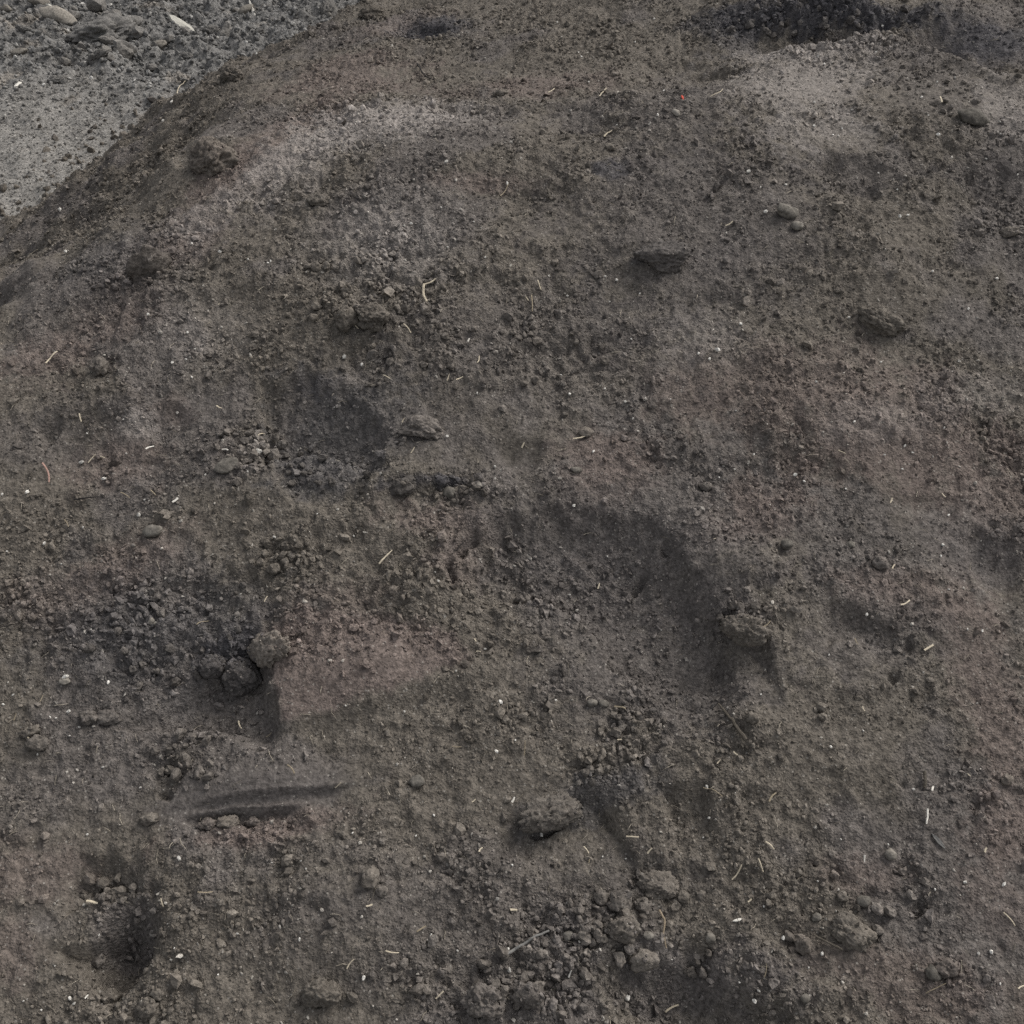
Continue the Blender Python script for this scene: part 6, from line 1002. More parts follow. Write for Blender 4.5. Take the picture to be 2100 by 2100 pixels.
    (-0.5639, 1.5902, 0.005, 'tiny whitish fleck uphill of the light-grey oval pebble, the second nearest to it'),
    (-0.6713, 1.5533, 0.0049, 'tiny whitish fleck uphill of the light-grey oval pebble, the nearest to it'),
    (-0.6224, 1.8589, 0.0047, 'tiny whitish fleck downhill of the finger-shaped clod, the second nearest to it'),
    (-0.3388, 1.7378, 0.0046, 'tiny whitish fleck right of the bowl-shaped pit'),
    (0.1134, 1.531, 0.0076, 'small whitish chip downhill of the small reddish patch'),
    (-0.2366, 1.5691, 0.0076, 'small whitish chip downhill of the oblong clod'),
    (0.1505, 1.6304, 0.0067, 'tiny whitish fleck left of the small reddish patch'),
    (-0.128, 1.3744, 0.0062, 'tiny whitish fleck downhill of the cracked hollow rim, the nearest to it'),
    (0.1016, 1.4048, 0.0048, 'tiny whitish fleck left of the large central hollow'),
    (-0.0319, 1.6009, 0.0066, 'tiny whitish fleck right of the oblong clod, the fourth nearest to it'),
    (-0.29, 1.812, 0.007, 'tiny whitish fleck downhill of the crest cluster of clods'),
    (0.1101, 1.7429, 0.0069, 'tiny whitish fleck uphill of the small reddish patch, the third nearest to it'),
    (-0.0153, 1.7121, 0.0045, 'tiny whitish fleck right of the oblong clod, the third nearest to it'),
    (-0.1202, 1.6524, 0.0067, 'tiny whitish fleck right of the oblong clod, the nearest to it'),
    (0.2283, 1.6978, 0.0051, 'tiny whitish fleck uphill of the small reddish patch, the nearest to it'),
    (0.1722, 1.4668, 0.0043, 'tiny whitish fleck uphill of the large central hollow'),
    (-0.2809, 1.4656, 0.0043, 'tiny whitish fleck left of the cracked hollow rim, the second nearest to it'),
    (-0.0933, 1.2312, 0.004, 'tiny whitish fleck right of the reddish slab'),
    (-0.0467, 1.2721, 0.0061, 'tiny whitish fleck downhill of the cracked hollow rim, the second nearest to it'),
    (0.2151, 1.7326, 0.0074, 'small whitish chip uphill of the small reddish patch'),
    (-0.0656, 1.7352, 0.0068, 'tiny whitish fleck right of the oblong clod, the second nearest to it'),
    (0.0934, 1.7893, 0.0069, 'tiny whitish fleck uphill of the small reddish patch, the fifth nearest to it'),
    (0.2619, 1.3416, 0.0032, 'tiny whitish fleck right of the large central hollow'),
    (-0.3269, 1.8288, 0.0105, 'small whitish chip downhill of the crest cluster of clods'),
    (-0.0309, 1.5712, 0.0049, 'tiny whitish fleck right of the oblong clod, the fifth nearest to it'),
    (0.2341, 1.867, 0.0053, 'tiny whitish fleck downhill of the big lone dark clod, the second nearest to it'),
    (0.3005, 1.7334, 0.0051, 'tiny whitish fleck uphill of the small reddish patch, the fourth nearest to it'),
    (-0.1339, 1.3907, 0.0031, 'tiny whitish fleck left of the cracked hollow rim, the nearest to it'),
    (0.1776, 1.7624, 0.0046, 'tiny whitish fleck uphill of the small reddish patch, the second nearest to it'),
    (0.3615, 1.8209, 0.007, 'tiny whitish fleck downhill of the big lone dark clod, the third nearest to it'),
    (0.3801, 1.8101, 0.007, 'tiny whitish fleck downhill of the big lone dark clod, the fourth nearest to it'),
    (0.3958, 1.8261, 0.0105, 'small whitish chip downhill of the big lone dark clod'),
    (0.5286, 1.8026, 0.0052, 'tiny whitish fleck left of the broad reddish patch, the second nearest to it'),
    (0.7096, 1.8049, 0.0058, 'tiny whitish fleck downhill of the tilted oval clod'),
    (0.6053, 1.3245, 0.0072, 'small whitish chip uphill of the right-slope hole'),
    (0.7631, 1.4547, 0.0064, 'tiny whitish fleck right of the three spaced-out pebbles, the second nearest to it'),
    (0.8016, 1.3046, 0.0062, 'tiny whitish fleck right of the right-slope hole, the second nearest to it'),
    (0.5757, 1.7495, 0.0057, 'tiny whitish fleck left of the broad reddish patch, the nearest to it'),
    (0.7879, 1.5161, 0.0054, 'tiny whitish fleck right of the three spaced-out pebbles, the third nearest to it'),
    (0.5307, 1.2558, 0.004, 'tiny whitish fleck left of the right-slope hole'),
    (0.7565, 1.3713, 0.0052, 'tiny whitish fleck uphill of the right-slope hole'),
    (0.5151, 1.5755, 0.0077, 'small whitish chip uphill of the three spaced-out pebbles'),
    (0.5295, 1.5628, 0.0066, 'tiny whitish fleck uphill of the three spaced-out pebbles, the second nearest to it'),
    (0.3776, 1.5735, 0.0044, 'tiny whitish fleck right of the small reddish patch, the nearest to it'),
    (0.426, 1.5722, 0.0038, 'tiny whitish fleck left of the three spaced-out pebbles'),
    (0.4208, 1.7033, 0.0045, 'tiny whitish fleck right of the small reddish patch, the third nearest to it'),
    (0.6043, 1.5493, 0.0049, 'tiny whitish fleck uphill of the three spaced-out pebbles, the nearest to it'),
    (0.7557, 1.434, 0.0042, 'tiny whitish fleck right of the three spaced-out pebbles, the nearest to it'),
    (0.7758, 1.3048, 0.0041, 'tiny whitish fleck right of the right-slope hole, the nearest to it'),
    (0.6328, 1.6656, 0.0078, 'small whitish chip left of the broad reddish patch'),
    (0.7222, 1.6282, 0.0066, 'tiny whitish fleck downhill of the broad reddish patch, the second nearest to it'),
    (0.7378, 1.6205, 0.0055, 'tiny whitish fleck downhill of the broad reddish patch, the third nearest to it'),
    (0.6836, 1.6114, 0.005, 'tiny whitish fleck downhill of the broad reddish patch, the nearest to it'),
    (0.7136, 1.5896, 0.0049, 'tiny whitish fleck downhill of the broad reddish patch, the fourth nearest to it'),
    (0.8014, 1.6615, 0.0045, 'tiny whitish fleck right of the broad reddish patch'),
    (0.4452, 1.6168, 0.005, 'tiny whitish fleck left of the broad reddish patch, the third nearest to it'),
    (0.4066, 1.5882, 0.0055, 'tiny whitish fleck right of the small reddish patch, the second nearest to it'),
    (0.8637, 1.8138, 0.0046, 'tiny whitish fleck right of the tilted oval clod, the second nearest to it'),
    (-0.6808, 1.2315, 0.0081, 'small whitish chip right of the pale chalky pebble'),
    (-0.8385, 1.2169, 0.0051, 'tiny whitish fleck uphill of the flat left-edge clods, the third nearest to it'),
    (-0.8523, 1.2024, 0.005, 'tiny whitish fleck uphill of the flat left-edge clods, the second nearest to it'),
    (-0.7404, 1.1919, 0.008, 'small whitish chip downhill of the pale chalky pebble'),
    (-0.769, 1.1808, 0.004, 'tiny whitish fleck uphill of the flat left-edge clods, the nearest to it'),
    (-0.7595, 1.1804, 0.004, 'tiny whitish fleck right of the flat left-edge clods, the nearest to it'),
    (-0.7178, 1.1657, 0.005, 'tiny whitish fleck right of the flat left-edge clods, the third nearest to it'),
    (-0.7771, 1.1238, 0.0044, 'tiny whitish fleck downhill of the flat left-edge clods, the nearest to it'),
    (-0.6671, 1.105, 0.0049, 'tiny whitish fleck right of the flat left-edge clods, the fourth nearest to it'),
    (-0.5974, 1.0686, 0.0044, 'tiny whitish fleck right of the flat left-edge clods, the fifth nearest to it'),
    (-0.6723, 1.0037, 0.0048, 'tiny whitish fleck downhill of the flat left-edge clods, the second nearest to it'),
    (-0.5124, 0.9549, 0.0084, 'small whitish chip uphill of the lower left pit'),
    (-0.3235, 0.9469, 0.0042, 'tiny whitish fleck left of the upright olive clod, the second nearest to it'),
    (-0.3144, 0.9333, 0.0041, 'tiny whitish fleck left of the upright olive clod, the nearest to it'),
    (-0.4111, 0.8533, 0.0054, 'tiny whitish fleck left of the wide dark clod'),
    (-0.3152, 0.8411, 0.0063, 'small whitish chip uphill of the wide dark clod'),
    (-0.5064, 0.8231, 0.0045, 'tiny whitish fleck right of the lower left pit, the second nearest to it'),
    (-0.6537, 0.783, 0.0071, 'small whitish chip downhill of the lower left pit, the nearest to it'),
    (-0.6452, 0.7757, 0.0062, 'small whitish chip downhill of the lower left pit, the second nearest to it'),
    (-0.3703, 0.9501, 0.0042, 'tiny whitish fleck downhill of the smooth groove'),
    (-0.6308, 0.8688, 0.0037, 'tiny whitish fleck left of the lower left pit, the nearest to it'),
    (-0.6604, 0.8827, 0.0037, 'tiny whitish fleck left of the lower left pit, the second nearest to it'),
    (-0.7213, 0.7784, 0.0036, 'tiny whitish fleck left of the lower left pit, the fifth nearest to it'),
    (-0.5171, 0.867, 0.0036, 'tiny whitish fleck right of the lower left pit, the nearest to it'),
    (-0.5031, 0.8366, 0.0036, 'tiny whitish fleck right of the lower left pit, the third nearest to it'),
    (-0.4323, 0.8004, 0.0035, 'tiny whitish fleck right of the lower left pit, the fourth nearest to it'),
    (-0.7315, 1.1539, 0.004, 'tiny whitish fleck right of the flat left-edge clods, the second nearest to it'),
    (-0.693, 0.7677, 0.0044, 'tiny whitish fleck left of the lower left pit, the fourth nearest to it'),
    (-0.6855, 0.824, 0.0032, 'tiny whitish fleck left of the lower left pit, the third nearest to it'),
    (-0.2726, 1.1749, 0.0044, 'tiny whitish fleck downhill of the reddish slab, the nearest to it'),
    (-0.1764, 1.1726, 0.0049, 'tiny whitish fleck downhill of the reddish slab, the second nearest to it'),
    (-0.1227, 1.0155, 0.0043, 'tiny whitish fleck downhill of the lone brown pebble'),
    (0.0461, 1.0064, 0.0067, 'small whitish chip downhill of the large rough clod'),
    (-0.026, 1.1086, 0.0078, 'small whitish chip left of the large rough clod'),
    (0.1481, 1.1026, 0.0078, 'small whitish chip right of the large rough clod'),
    (0.0713, 1.19, 0.005, 'tiny whitish fleck uphill of the large rough clod, the second nearest to it'),
    (-0.0192, 1.1809, 0.0079, 'small whitish chip uphill of the large rough clod'),
    (0.0054, 1.1232, 0.0049, 'tiny whitish fleck uphill of the large rough clod, the nearest to it'),
    (-0.0003, 0.9448, 0.0037, 'tiny whitish fleck downhill of the large rough clod'),
    (0.17, 0.7906, 0.009, 'small whitish chip left of the bottom pit'),
    (0.2388, 0.8311, 0.0041, 'tiny whitish fleck uphill of the bottom pit'),
    (-0.1258, 0.777, 0.0044, 'tiny whitish fleck left of the two bottom lumps, the third nearest to it'),
    (-0.0069, 0.835, 0.0054, 'tiny whitish fleck left of the long grey twig'),
    (-0.0262, 0.7827, 0.0035, 'tiny whitish fleck left of the two bottom lumps, the nearest to it'),
    (-0.1205, 0.8479, 0.009, 'small whitish chip downhill of the upright olive clod'),
    (-0.2481, 0.9878, 0.0047, 'tiny whitish fleck uphill of the upright olive clod'),
    (-0.1496, 0.9868, 0.0038, 'tiny whitish fleck right of the upright olive clod'),
    (0.1775, 0.9635, 0.0037, 'tiny whitish fleck left of the long low clod, the nearest to it'),
    (0.1422, 0.9669, 0.0038, 'tiny whitish fleck left of the long low clod, the second nearest to it'),
    (-0.0349, 0.7478, 0.0035, 'tiny whitish fleck downhill of the two bottom lumps'),
    (-0.0055, 0.8071, 0.008, 'small whitish chip uphill of the two bottom lumps'),
    (-0.2168, 0.7937, 0.0079, 'small whitish chip right of the wide dark clod'),
    (-0.0809, 0.8325, 0.004, 'tiny whitish fleck left of the two bottom lumps, the second nearest to it'),
    (0.5121, 1.1095, 0.0058, 'tiny whitish fleck downhill of the right-slope hole, the second nearest to it'),
    (0.5119, 0.983, 0.0047, 'tiny whitish fleck uphill of the sausage-shaped clod, the third nearest to it'),
    (0.6437, 0.9106, 0.0046, 'tiny whitish fleck downhill of the spindle-shaped chip'),
    (0.3112, 1.0136, 0.0057, 'tiny whitish fleck uphill of the long low clod'),
    (0.3504, 1.0384, 0.0047, 'tiny whitish fleck downhill of the tapered twig'),
    (0.5694, 1.1362, 0.0049, 'tiny whitish fleck downhill of the right-slope hole, the nearest to it'),
    (0.382, 0.8922, 0.0046, 'tiny whitish fleck left of the sausage-shaped clod, the second nearest to it'),
    (0.468, 0.925, 0.0041, 'tiny whitish fleck uphill of the sausage-shaped clod, the second nearest to it'),
    (0.3349, 0.8154, 0.0045, 'tiny whitish fleck right of the bottom pit, the second nearest to it'),
    (0.6875, 0.8228, 0.0053, 'tiny whitish fleck right of the tilted oval pebble, the nearest to it'),
    (0.7074, 0.8246, 0.0071, 'small whitish chip right of the tilted oval pebble'),
    (0.2995, 0.988, 0.0038, 'tiny whitish fleck right of the long low clod'),
    (0.4612, 0.8296, 0.0081, 'small whitish chip left of the sausage-shaped clod, the nearest to it'),
    (0.7469, 0.9142, 0.0082, 'small whitish chip right of the spindle-shaped chip'),
    (0.4094, 1.1907, 0.004, 'tiny whitish fleck uphill of the tapered twig'),
    (0.5855, 0.9772, 0.0047, 'tiny whitish fleck left of the spindle-shaped chip'),
    (0.4909, 0.8859, 0.0032, 'tiny whitish fleck uphill of the sausage-shaped clod, the nearest to it'),
    (0.337, 0.7986, 0.0045, 'tiny whitish fleck right of the bottom pit, the nearest to it'),
    (0.3619, 0.7855, 0.0062, 'small whitish chip right of the bottom pit, the second nearest to it'),
    (0.4405, 0.8137, 0.0036, 'tiny whitish fleck left of the sausage-shaped clod, the nearest to it'),
    (0.3579, 0.7769, 0.008, 'small whitish chip right of the bottom pit, the nearest to it'),
    (0.7107, 0.7833, 0.0044, 'tiny whitish fleck right of the tilted oval pebble, the second nearest to it'),
    (0.6893, 0.9171, 0.0064, 'small whitish chip downhill of the spindle-shaped chip'),
    (0.4054, 0.853, 0.009, 'small whitish chip left of the sausage-shaped clod, the second nearest to it'),
    (0.3109, 1.0545, 0.0086, 'small whitish chip downhill of the tapered twig'),
    (0.6371, 1.0529, 0.0057, 'tiny whitish fleck uphill of the spindle-shaped chip'),
]
CHIPS = [
    (0.6534, 0.9954, 0.6735, 0.9638, 0.0111, 'greywood', 'wood_chip', 'grey spindle-shaped wood chip on the right slope below a white straw'),
    (0.3303, 0.8699, 0.3494, 0.8737, 0.0064, 'white', 'leaf_scrap', 'small curled whitish leaf scrap near the bottom pit'),
    (-1.7775, 5.9704, -1.5364, 5.6988, 0.0602, 'pale', 'wood_chip', 'whitish splintered wood chip lying on the yard'),
    (-1.2454, 6.3052, -1.1152, 6.2935, 0.0323, 'pale', 'board_end', 'pale board end at the top edge of the yard'),
    (-2.1598, 4.8325, -2.1676, 4.9543, 0.0307, 'white', 'wood_chip', 'white chip on the pale sand of the yard near the left edge'),
    (-2.6565, 6.0935, -2.6036, 6.0602, 0.0315, 'pale', 'wood_chip', 'pale flat chip on the yard in the upper left corner'),
    (-1.3645, 6.0973, -1.3166, 5.9406, 0.0204, 'white', 'wood_chip', 'white sliver standing on the yard near the top'),
    (-2.3887, 5.9391, -2.238, 5.889, 0.0272, 'pale', 'stone_flake', 'white-edged flake resting on the flat stone of the yard'),
    (0.386, 2.5374, 0.3923, 2.5096, 0.0057, 'red', 'plastic_scrap', 'tiny bright red scrap beside a pale flat pebble'),
]

seed = 100
CLOD_TOPS = []
for x, y, w, h, rot, kind, tone, label in BIG_CLODS + YARD_CLODS:
    seed += 1
    base = ground_tint(x, y)[0]
    if kind == 'clod':
        me = lump_mesh('clod_shape', seed, 5 if w > 0.055 else 4 if w > 0.03 else 3, 0.45, 0.20, angular=0.30)
        mixb = 0.75 if tone < 1.2 else 0.2
        col = (mixb * base + (1 - mixb) * OLIVE) * (0.55 * tone + 0.56)
        o = add_lump('soil_clod', me, M_clod, x, y, w, max(h, 0.6 * w), max(0.85 * h, 0.38 * w), rot, 0.26 if w < 0.07 else 0.36, col, 0.12, seed)
        CLOD_TOPS.append((o, x, y, 0.5 * w))
        tag(o, label, 'clod')
    else:
        me = lump_mesh('pebble_shape', seed, 3, 0.30, 0.05 if kind == 'pebble' else 0.10, angular=0.5 if kind == 'pebble' else 0.9)
        col = np.array((0.084, 0.077, 0.067)) * tone
        o = add_lump('pebble' if kind == 'pebble' else 'stone', me, M_pebble, x, y, w, max(h, 0.6 * w), max(0.8 * h, 0.4 * w), rot, 0.18, col, 0.1, seed)
        tag(o, label, 'pebble' if kind == 'pebble' else 'stone')

# nuggets: the 300 largest one by one, what is left goes in with the loose crumbs
SHAPES = [lump_mesh('nugget_shape', 300 + k, 2, 0.70, 0.30, angular=0.95, smooth=False) for k in range(10)]
every = sorted(((s, x, y, f, tone, g, l) for g, tone, items in NUGGETS for x, y, s, f, l in items), key=lambda q: (q[6] == '', -q[0]))
for k, (s, x, y, f, tone, g, l) in enumerate(every[:300]):
    rnd = random.Random(k)
    base = ground_tint(x, y)[0]
    col = (0.6 * base + 0.4 * OLIVE) * tone * f * 1.2
    o = add_lump('soil_nugget', SHAPES[k % 10], M_clod, x, y, s * rnd.uniform(0.95, 1.25), s * rnd.uniform(0.75, 1.0), s * rnd.uniform(0.6, 0.85), rnd.uniform(0, 6.28), 0.12, col, 0.5, k)
    tag(o, l, 'nugget', g)

# ------------------------------------------------------------------ straws, twigs, roots
def tube_mesh(name, pts, radii, sides=6, squash=1.0):
    bm = bmesh.new()
    rings = []
    for i, p in enumerate(pts):
        t = (pts[min(i + 1, len(pts) - 1)] - pts[max(i - 1, 0)]).normalized()
        s = t.cross(Vector((0, 0, 1))).normalized(); u = s.cross(t)
        rings.append([bm.verts.new(p + s * radii[i] * math.cos(6.2832 * k / sides) + u * radii[i] * squash * math.sin(6.2832 * k / sides)) for k in range(sides)])
    for a, b in zip(rings, rings[1:]):
        for k in range(sides):
            bm.faces.new((a[k], a[(k + 1) % sides], b[(k + 1) % sides], b[k]))
    bm.faces.new(rings[0][::-1]); bm.faces.new(rings[-1])
    bmesh.ops.recalc_face_normals(bm, faces=bm.faces)
    me = bpy.data.meshes.new(name)
    bm.to_mesh(me); bm.free()
    return me

def laid_path(pts2, n, lift, rnd, bend):
    """points along a plan polyline, resting on the higher spots of the ground"""
    P = [Vector((a, b, 0)) for a, b in pts2]
    L = [0]
    for a, b in zip(P, P[1:]): L.append(L[-1] + (b - a).length)
    out = []
    for k in range(n):
        d = L[-1] * k / (n - 1)
        i = max(0, min(len(P) - 2, next((j for j in range(len(L) - 1) if d <= L[j + 1] + 1e-9), len(P) - 2)))
        f = (d - L[i]) / max(L[i + 1] - L[i], 1e-9)
        out.append(P[i].lerp(P[i + 1], f))
    side = Vector((-(P[-1] - P[0]).y, (P[-1] - P[0]).x, 0)).normalized() * bend * L[-1]
    for k in range(n):
        out[k] += side * math.sin(math.pi * k / (n - 1))
    zs = np.array([surface(p.x, p.y)[0] for p in out])
    line = np.linspace(zs[0], zs[-1], n)
    up = np.clip((zs - line).max(), 0, 0.012)
    for k in range(n):
        out[k].z = max(0.65 * (line[k] + up) + 0.35 * zs[k], zs[k] - 0.002) + lift
    return out

def add_fibre(name, pts, r0, r1, tone, squash=0.8, sides=6, vary=1.0):
    o0 = pts[0].copy()
    n = len(pts)
    me = tube_mesh(name, [p - o0 for p in pts], [r0 + (r1 - r0) * k / (n - 1) for k in range(n)], sides, squash)
    me.materials.append(M_fibre)
    o = link(bpy.data.objects.new(name, me))
    o.location = o0
    o.color = (*[c * vary for c in TONES[tone]], 1)
    return o

for k, (x0, y0, x1, y1, w, tone, label) in enumerate(STRAWS):
    rnd = random.Random(900 + k)
    pts = laid_path([(x0, y0), (x1, y1)], 6, w * 0.35 + 0.0055, rnd, rnd.uniform(-0.10, 0.10))
    o = add_fibre('straw', pts, w * 0.62, w * rnd.uniform(0.35, 0.6), tone, 0.55, 6, rnd.uniform(0.75, 1.15))
    tag(o, label, 'straw', {'straw': 'pale straws on the heap', 'tan': 'tan grass stems on the heap', 'white': 'whitish straws on the heap'}.get(tone))
for k, (pts2, w0, w1, tone, name, label) in enumerate(TWIGS):
    rnd = random.Random(700 + k)
    pts = laid_path(pts2, 12, min(w0, w1) * 0.25 + 0.005, rnd, 0.02)
    for p in pts[1:-1]: p += Vector((rnd.uniform(-1, 1), rnd.uniform(-1, 1), rnd.uniform(-.5, .5))) * 0.12 * w0
    tag(add_fibre(name, pts, w0 * 0.5, w1 * 0.5, tone, 0.9, 8), label, name)

# ------------------------------------------------------------------ chips and flecks
def chip_mesh(name, seed, spindle=False):
    rnd = random.Random(seed)
    n = 9
    bm = bmesh.new()
    lo, hi = [], []
    for k in range(n):
        a = 6.2832 * k / n
        r = rnd.uniform(0.72, 1.0)
        x, y = 0.5 * r * math.cos(a), 0.5 * r * math.sin(a)
        if spindle: y *= (1 - 0.75 * abs(x) * 2) if abs(x) < 0.5 else 0.2
        lo.append(bm.verts.new((x, y, -0.5 + rnd.uniform(0, .2)))); hi.append(bm.verts.new((x * 0.86, y * 0.86, 0.35 + rnd.uniform(-.15, .25))))
    for k in range(n):
        bm.faces.new((lo[k], lo[(k + 1) % n], hi[(k + 1) % n], hi[k]))
    bm.faces.new(lo[::-1])
    c = bm.verts.new((rnd.uniform(-.1, .1), rnd.uniform(-.1, .1), 0.5))
    for k in range(n): bm.faces.new((hi[k], hi[(k + 1) % n], c))
    me = bpy.data.meshes.new(name); bm.to_mesh(me); bm.free()
    me.materials.append(M_fibre)
    return me

for k, (x0, y0, x1, y1, w, tone, name, label) in enumerate(CHIPS):
    ln = math.hypot(x1 - x0, y1 - y0)
    o = add_lump(name, chip_mesh(name, 40 + k, 'spindle' in label or 'leaf' in label), M_fibre, (x0 + x1) / 2, (y0 + y1) / 2, ln, w, max(0.3 * w, 0.003), math.atan2(y1 - y0, x1 - x0), -0.35, TONES[tone], 0.15, k)
    tag(o, label, name.replace('_', ' '))

FLECK_SHAPES = [chip_mesh('fleck_shape', 60 + k) for k in range(6)]
for k, (x, y, s, label) in enumerate(FLECKS):
    rnd = random.Random(2000 + k)
    b = rnd.uniform(0.38, 0.72)
    o = add_lump('white_fleck', FLECK_SHAPES[k % 6], M_fibre, x, y, s * rnd.uniform(0.9, 1.3), s * rnd.uniform(0.6, 0.9), s * rnd.uniform(0.35, 0.6), rnd.uniform(0, 6.28), -0.45, (b, b * 0.96, b * 0.88), 0.6, k)
    tag(o, label, 'fleck', 'whitish flecks strewn over the heap')

# ------------------------------------------------------------------ loose crumbs, grit and fibres: too many to count
def scatter(name, label, cat, shapes, pos, rot, scl, idx, tint, mat):
    col = bpy.data.collections.new(name + '_shapes')
    for k, me in enumerate(shapes):
        me.materials.clear(); me.materials.append(mat)
        col.objects.link(bpy.data.objects.new('%s_shape_%02d' % (name, k), me))
    me = bpy.data.meshes.new(name)
    me.vertices.add(len(pos)); me.vertices.foreach_set('co', pos.astype(np.float32).reshape(-1))
    for nm, typ, key, val in (('spin', 'FLOAT_VECTOR', 'vector', rot), ('size', 'FLOAT_VECTOR', 'vector', scl), ('tint', 'FLOAT_COLOR', 'color', np.concatenate([tint, np.ones((len(tint), 1))], 1))):
        a = me.attributes.new(nm, typ, 'POINT'); a.data.foreach_set(key, val.astype(np.float32).reshape(-1))
    a = me.attributes.new('pick', 'INT', 'POINT'); a.data.foreach_set('value', idx.astype(np.int32))
    o = link(bpy.data.objects.new(name, me))
    tag(o, label, cat, None, 'stuff')
    ng = bpy.data.node_groups.new(name + '_scatter', 'GeometryNodeTree')
    ng.interface.new_socket('Geometry', in_out='INPUT', socket_type='NodeSocketGeometry')
    ng.interface.new_socket('Geometry', in_out='OUTPUT', socket_type='NodeSocketGeometry')
    N = ng.nodes; L = ng.links.new
    gi = N.new('NodeGroupInput'); go = N.new('NodeGroupOutput')
    ci = N.new('GeometryNodeCollectionInfo'); ci.inputs['Collection'].default_value = col; ci.inputs['Separate Children'].default_value = True; ci.inputs['Reset Children'].default_value = True
    ip = N.new('GeometryNodeInstanceOnPoints'); ip.inputs['Pick Instance'].default_value = True
    def attr(nm, t):
        n = N.new('GeometryNodeInputNamedAttribute'); n.data_type = t; n.inputs['Name'].default_value = nm
        return next(s for s in n.outputs if s.enabled and s.name == 'Attribute')
    e2r = N.new('FunctionNodeEulerToRotation')
    L(attr('spin', 'FLOAT_VECTOR'), e2r.inputs[0]); L(e2r.outputs[0], ip.inputs['Rotation'])
    L(attr('size', 'FLOAT_VECTOR'), ip.inputs['Scale']); L(attr('pick', 'INT'), ip.inputs['Instance Index'])
    L(gi.outputs[0], ip.inputs['Points']); L(ci.outputs[0], ip.inputs['Instance']); L(ip.outputs[0], go.inputs[0])
    md = o.modifiers.new('scatter', 'NODES'); md.node_group = ng
    return o

rs = np.random.RandomState(7)
def field(n, x0, x1, y0, y1, power=1.6):
    """random spots, denser near the walked-on front of the heap and in crumbly places"""
    x = rs.uniform(x0, x1, n); y = y0 + (y1 - y0) * rs.uniform(0, 1, n) ** power
    return x, y

x, y = field(640000, -2.1, 2.1, 0.5, 4.4, 1.25)
k = (np.abs(x) < 0.75 + 0.50 * y)
x, y = x[k], y[k]
r = roughness(x, y)
patchy = 0.75 + 0.9 * perlin(x / 0.10, y / 0.10, 141) + 0.5 * perlin(x / 0.4, y / 0.4, 142)
k = (rs.uniform(0, 1, len(x)) < np.clip(0.62 * (r - 0.1) * (0.35 + patchy), 0.05, 1)) & (on_heap(x, y) > -0.02)
x, y, r, patchy = x[k], y[k], r[k], patchy[k]
n = len(x)
s = 0.0026 + 0.0062 * rs.uniform(0, 1, n) ** 3.4 * (0.25 + r) * np.clip(0.4 + patchy, 0.4, 1.6) + 0.014 * (rs.uniform(0, 1, n) > 0.965) * rs.uniform(0, 1, n) ** 1.7
s *= 0.90 + 0.06 * y
left = np.array([(b, c, a) for a, b, c, f, tone, g, l in every[300:]])
x = np.concatenate([x, left[:, 0]]); y = np.concatenate([y, left[:, 1]]); s = np.concatenate([s, left[:, 2]]); n = len(x)
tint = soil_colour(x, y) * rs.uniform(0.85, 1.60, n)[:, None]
pale = rs.uniform(0, 1, n)
gritty = np.full(n, 0.035)
for e in PALE_GRIT: gritty += e[5] * np.exp(-in_ellipse(x, y, e) * 1.2) * (0.4 + 1.2 * np.clip(perlin(x / 0.09, y / 0.09, 161) + 0.4, 0, 1))
tint = np.where(((pale > 1 - gritty) & (s < 0.0075))[:, None], tint * 0.4 + np.array((0.24, 0.225, 0.20)) * rs.uniform(0.4, 1.5, n)[:, None], tint)
tint = np.where((pale < 0.02)[:, None], tint * 0.5, tint)
z = on_heap(x, y) + s * 0.12
from mathutils.bvhtree import BVHTree
bpy.context.view_layer.update()
for o, ox, oy, rad in CLOD_TOPS:                              # crumbs lie on the clods too
    near = np.nonzero((x - ox) ** 2 + (y - oy) ** 2 < rad * rad)[0]
    if len(near) == 0: continue
    mw = o.matrix_world
    tree = BVHTree.FromPolygons([mw @ v.co for v in o.data.vertices], [tuple(p.vertices) for p in o.data.polygons])
    for i in near:
        hit = tree.ray_cast(Vector((x[i], y[i], 3.0)), Vector((0, 0, -1)))[0]
        if hit is not None and hit.z > z[i]:
            z[i] = hit.z + 0.02 * s[i]; s[i] *= 0.7
crumb_shapes = [lump_mesh('crumb_shape', 500 + k, 1, 0.8, 0.35, angular=0.95, smooth=False) for k in range(8)]
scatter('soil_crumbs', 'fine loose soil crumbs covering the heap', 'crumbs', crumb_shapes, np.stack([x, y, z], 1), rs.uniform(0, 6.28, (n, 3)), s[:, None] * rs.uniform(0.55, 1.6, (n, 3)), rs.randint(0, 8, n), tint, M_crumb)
print('crumbs', n)

n = 60000
x = rs.uniform(-2.9, 0.0, n); y = 3.2 + 3.5 * rs.uniform(0, 1, n)
k = yard_height(x, y) > on_heap(x, y)
x, y = x[k], y[k]; n = len(x)
s = 0.0035 + 0.024 * rs.uniform(0, 1, n) ** 7 * (0.45 + 0.8 * sstep(4.4, 5.2, y))
tint = yard_colour(x, y) * rs.uniform(0.65, 1.35, n)[:, None]
tint = np.where((rs.uniform(0, 1, n) > 0.97)[:, None], np.array((0.34, 0.33, 0.31)) * rs.uniform(0.6, 1.4, n)[:, None], tint)
scatter('yard_gravel', 'fine grey gravel strewn over the yard', 'gravel', [lump_mesh('gravel_shape', 540 + k, 1, 0.7, 0.3, angular=0.95, smooth=False) for k in range(6)], np.stack([x, y, yard_height(x, y) + 0.2 * s], 1), rs.uniform(0, 6.28, (n, 3)), s[:, None] * rs.uniform(0.75, 1.3, (n, 3)), rs.randint(0, 6, n), tint, M_crumb)

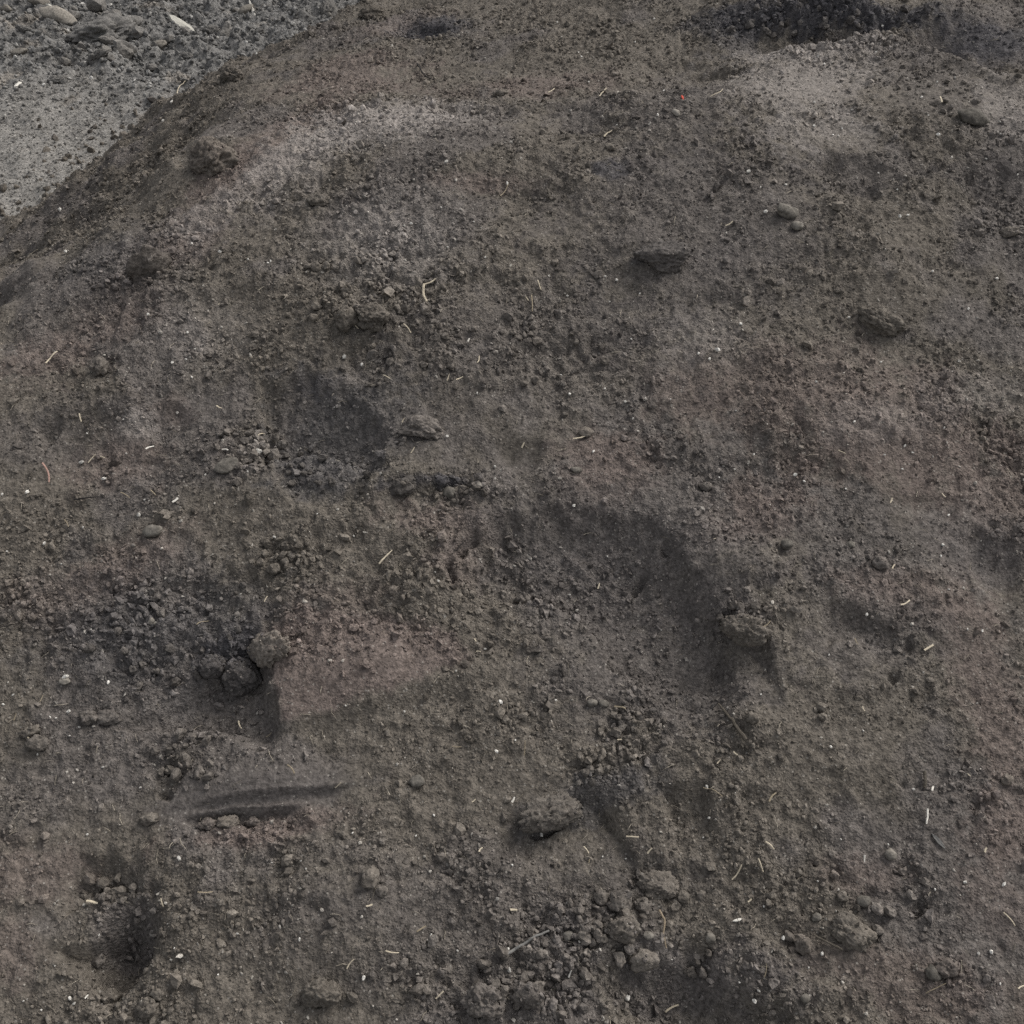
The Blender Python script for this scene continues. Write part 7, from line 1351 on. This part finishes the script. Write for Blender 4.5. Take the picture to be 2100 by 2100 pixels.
# soil spilled out over the yard along the toe of the heap
n = 60000
x = rs.uniform(-2.4, 0.4, n); y = rs.uniform(2.9, 6.3, n)
lift = on_heap(x, y) - yard_height(x, y)
k = (lift < 0.01) & (lift > -0.40) & (rs.uniform(0, 1, n) < np.exp(lift / 0.075) * (0.45 + perlin(x / 0.12, y / 0.12, 145)))
x, y = x[k], y[k]; n = len(x)
s = 0.004 + 0.040 * rs.uniform(0, 1, n) ** 7
scatter('spilled_soil', 'dark soil crumbs spilled over the yard along the toe of the heap', 'crumbs', [lump_mesh('spill_shape', 580 + k, 1, 0.8, 0.35, angular=0.95, smooth=False) for k in range(6)], np.stack([x, y, yard_height(x, y) + 0.15 * s], 1), rs.uniform(0, 6.28, (n, 3)), s[:, None] * rs.uniform(0.6, 1.5, (n, 3)), rs.randint(0, 6, n), soil_colour(x, y) * rs.uniform(0.7, 1.3, n)[:, None], M_crumb)

# fine root fibres
x, y = field(11000, -2.0, 2.0, 0.5, 4.0, 1.3)
k = (np.abs(x) < 0.75 + 0.50 * y) & (on_heap(x, y) > 0.0) & (rs.uniform(0, 1, len(x)) < 0.35 + 0.8 * np.clip(perlin(x / 0.25, y / 0.25, 151) + 0.3, 0, 1))
x, y = x[k], y[k]; n = len(x)
shapes = []
for q in range(6):
    rr = random.Random(q)
    pts = [Vector((t - 0.5, rr.uniform(-.04, .04) + 0.3 * rr.choice((-1, 0, 1)) * (t - 0.5) ** 2, rr.uniform(0, .05) + 0.08 * math.sin(3.14 * t))) for t in (0, .25, .5, .75, 1)]
    shapes.append(tube_mesh('fibre_shape', pts, [0.028, 0.03, 0.028, 0.024, 0.014], 4))
ln = 0.006 + 0.017 * rs.uniform(0, 1, n) ** 2
b = rs.uniform(0.3, 1.0, n) ** 1.3
tint = np.stack([0.36 * b, 0.32 * b, 0.26 * b], 1)
rot = np.stack([rs.normal(0, .25, n), rs.normal(0, .3, n), rs.uniform(0, 6.28, n)], 1)
scatter('root_fibres', 'fine root and straw fibres littering the soil', 'fibres', shapes, np.stack([x, y, on_heap(x, y) + 0.001], 1), rot, ln[:, None] * np.ones((1, 3)), rs.randint(0, 6, n), tint, M_crumb)
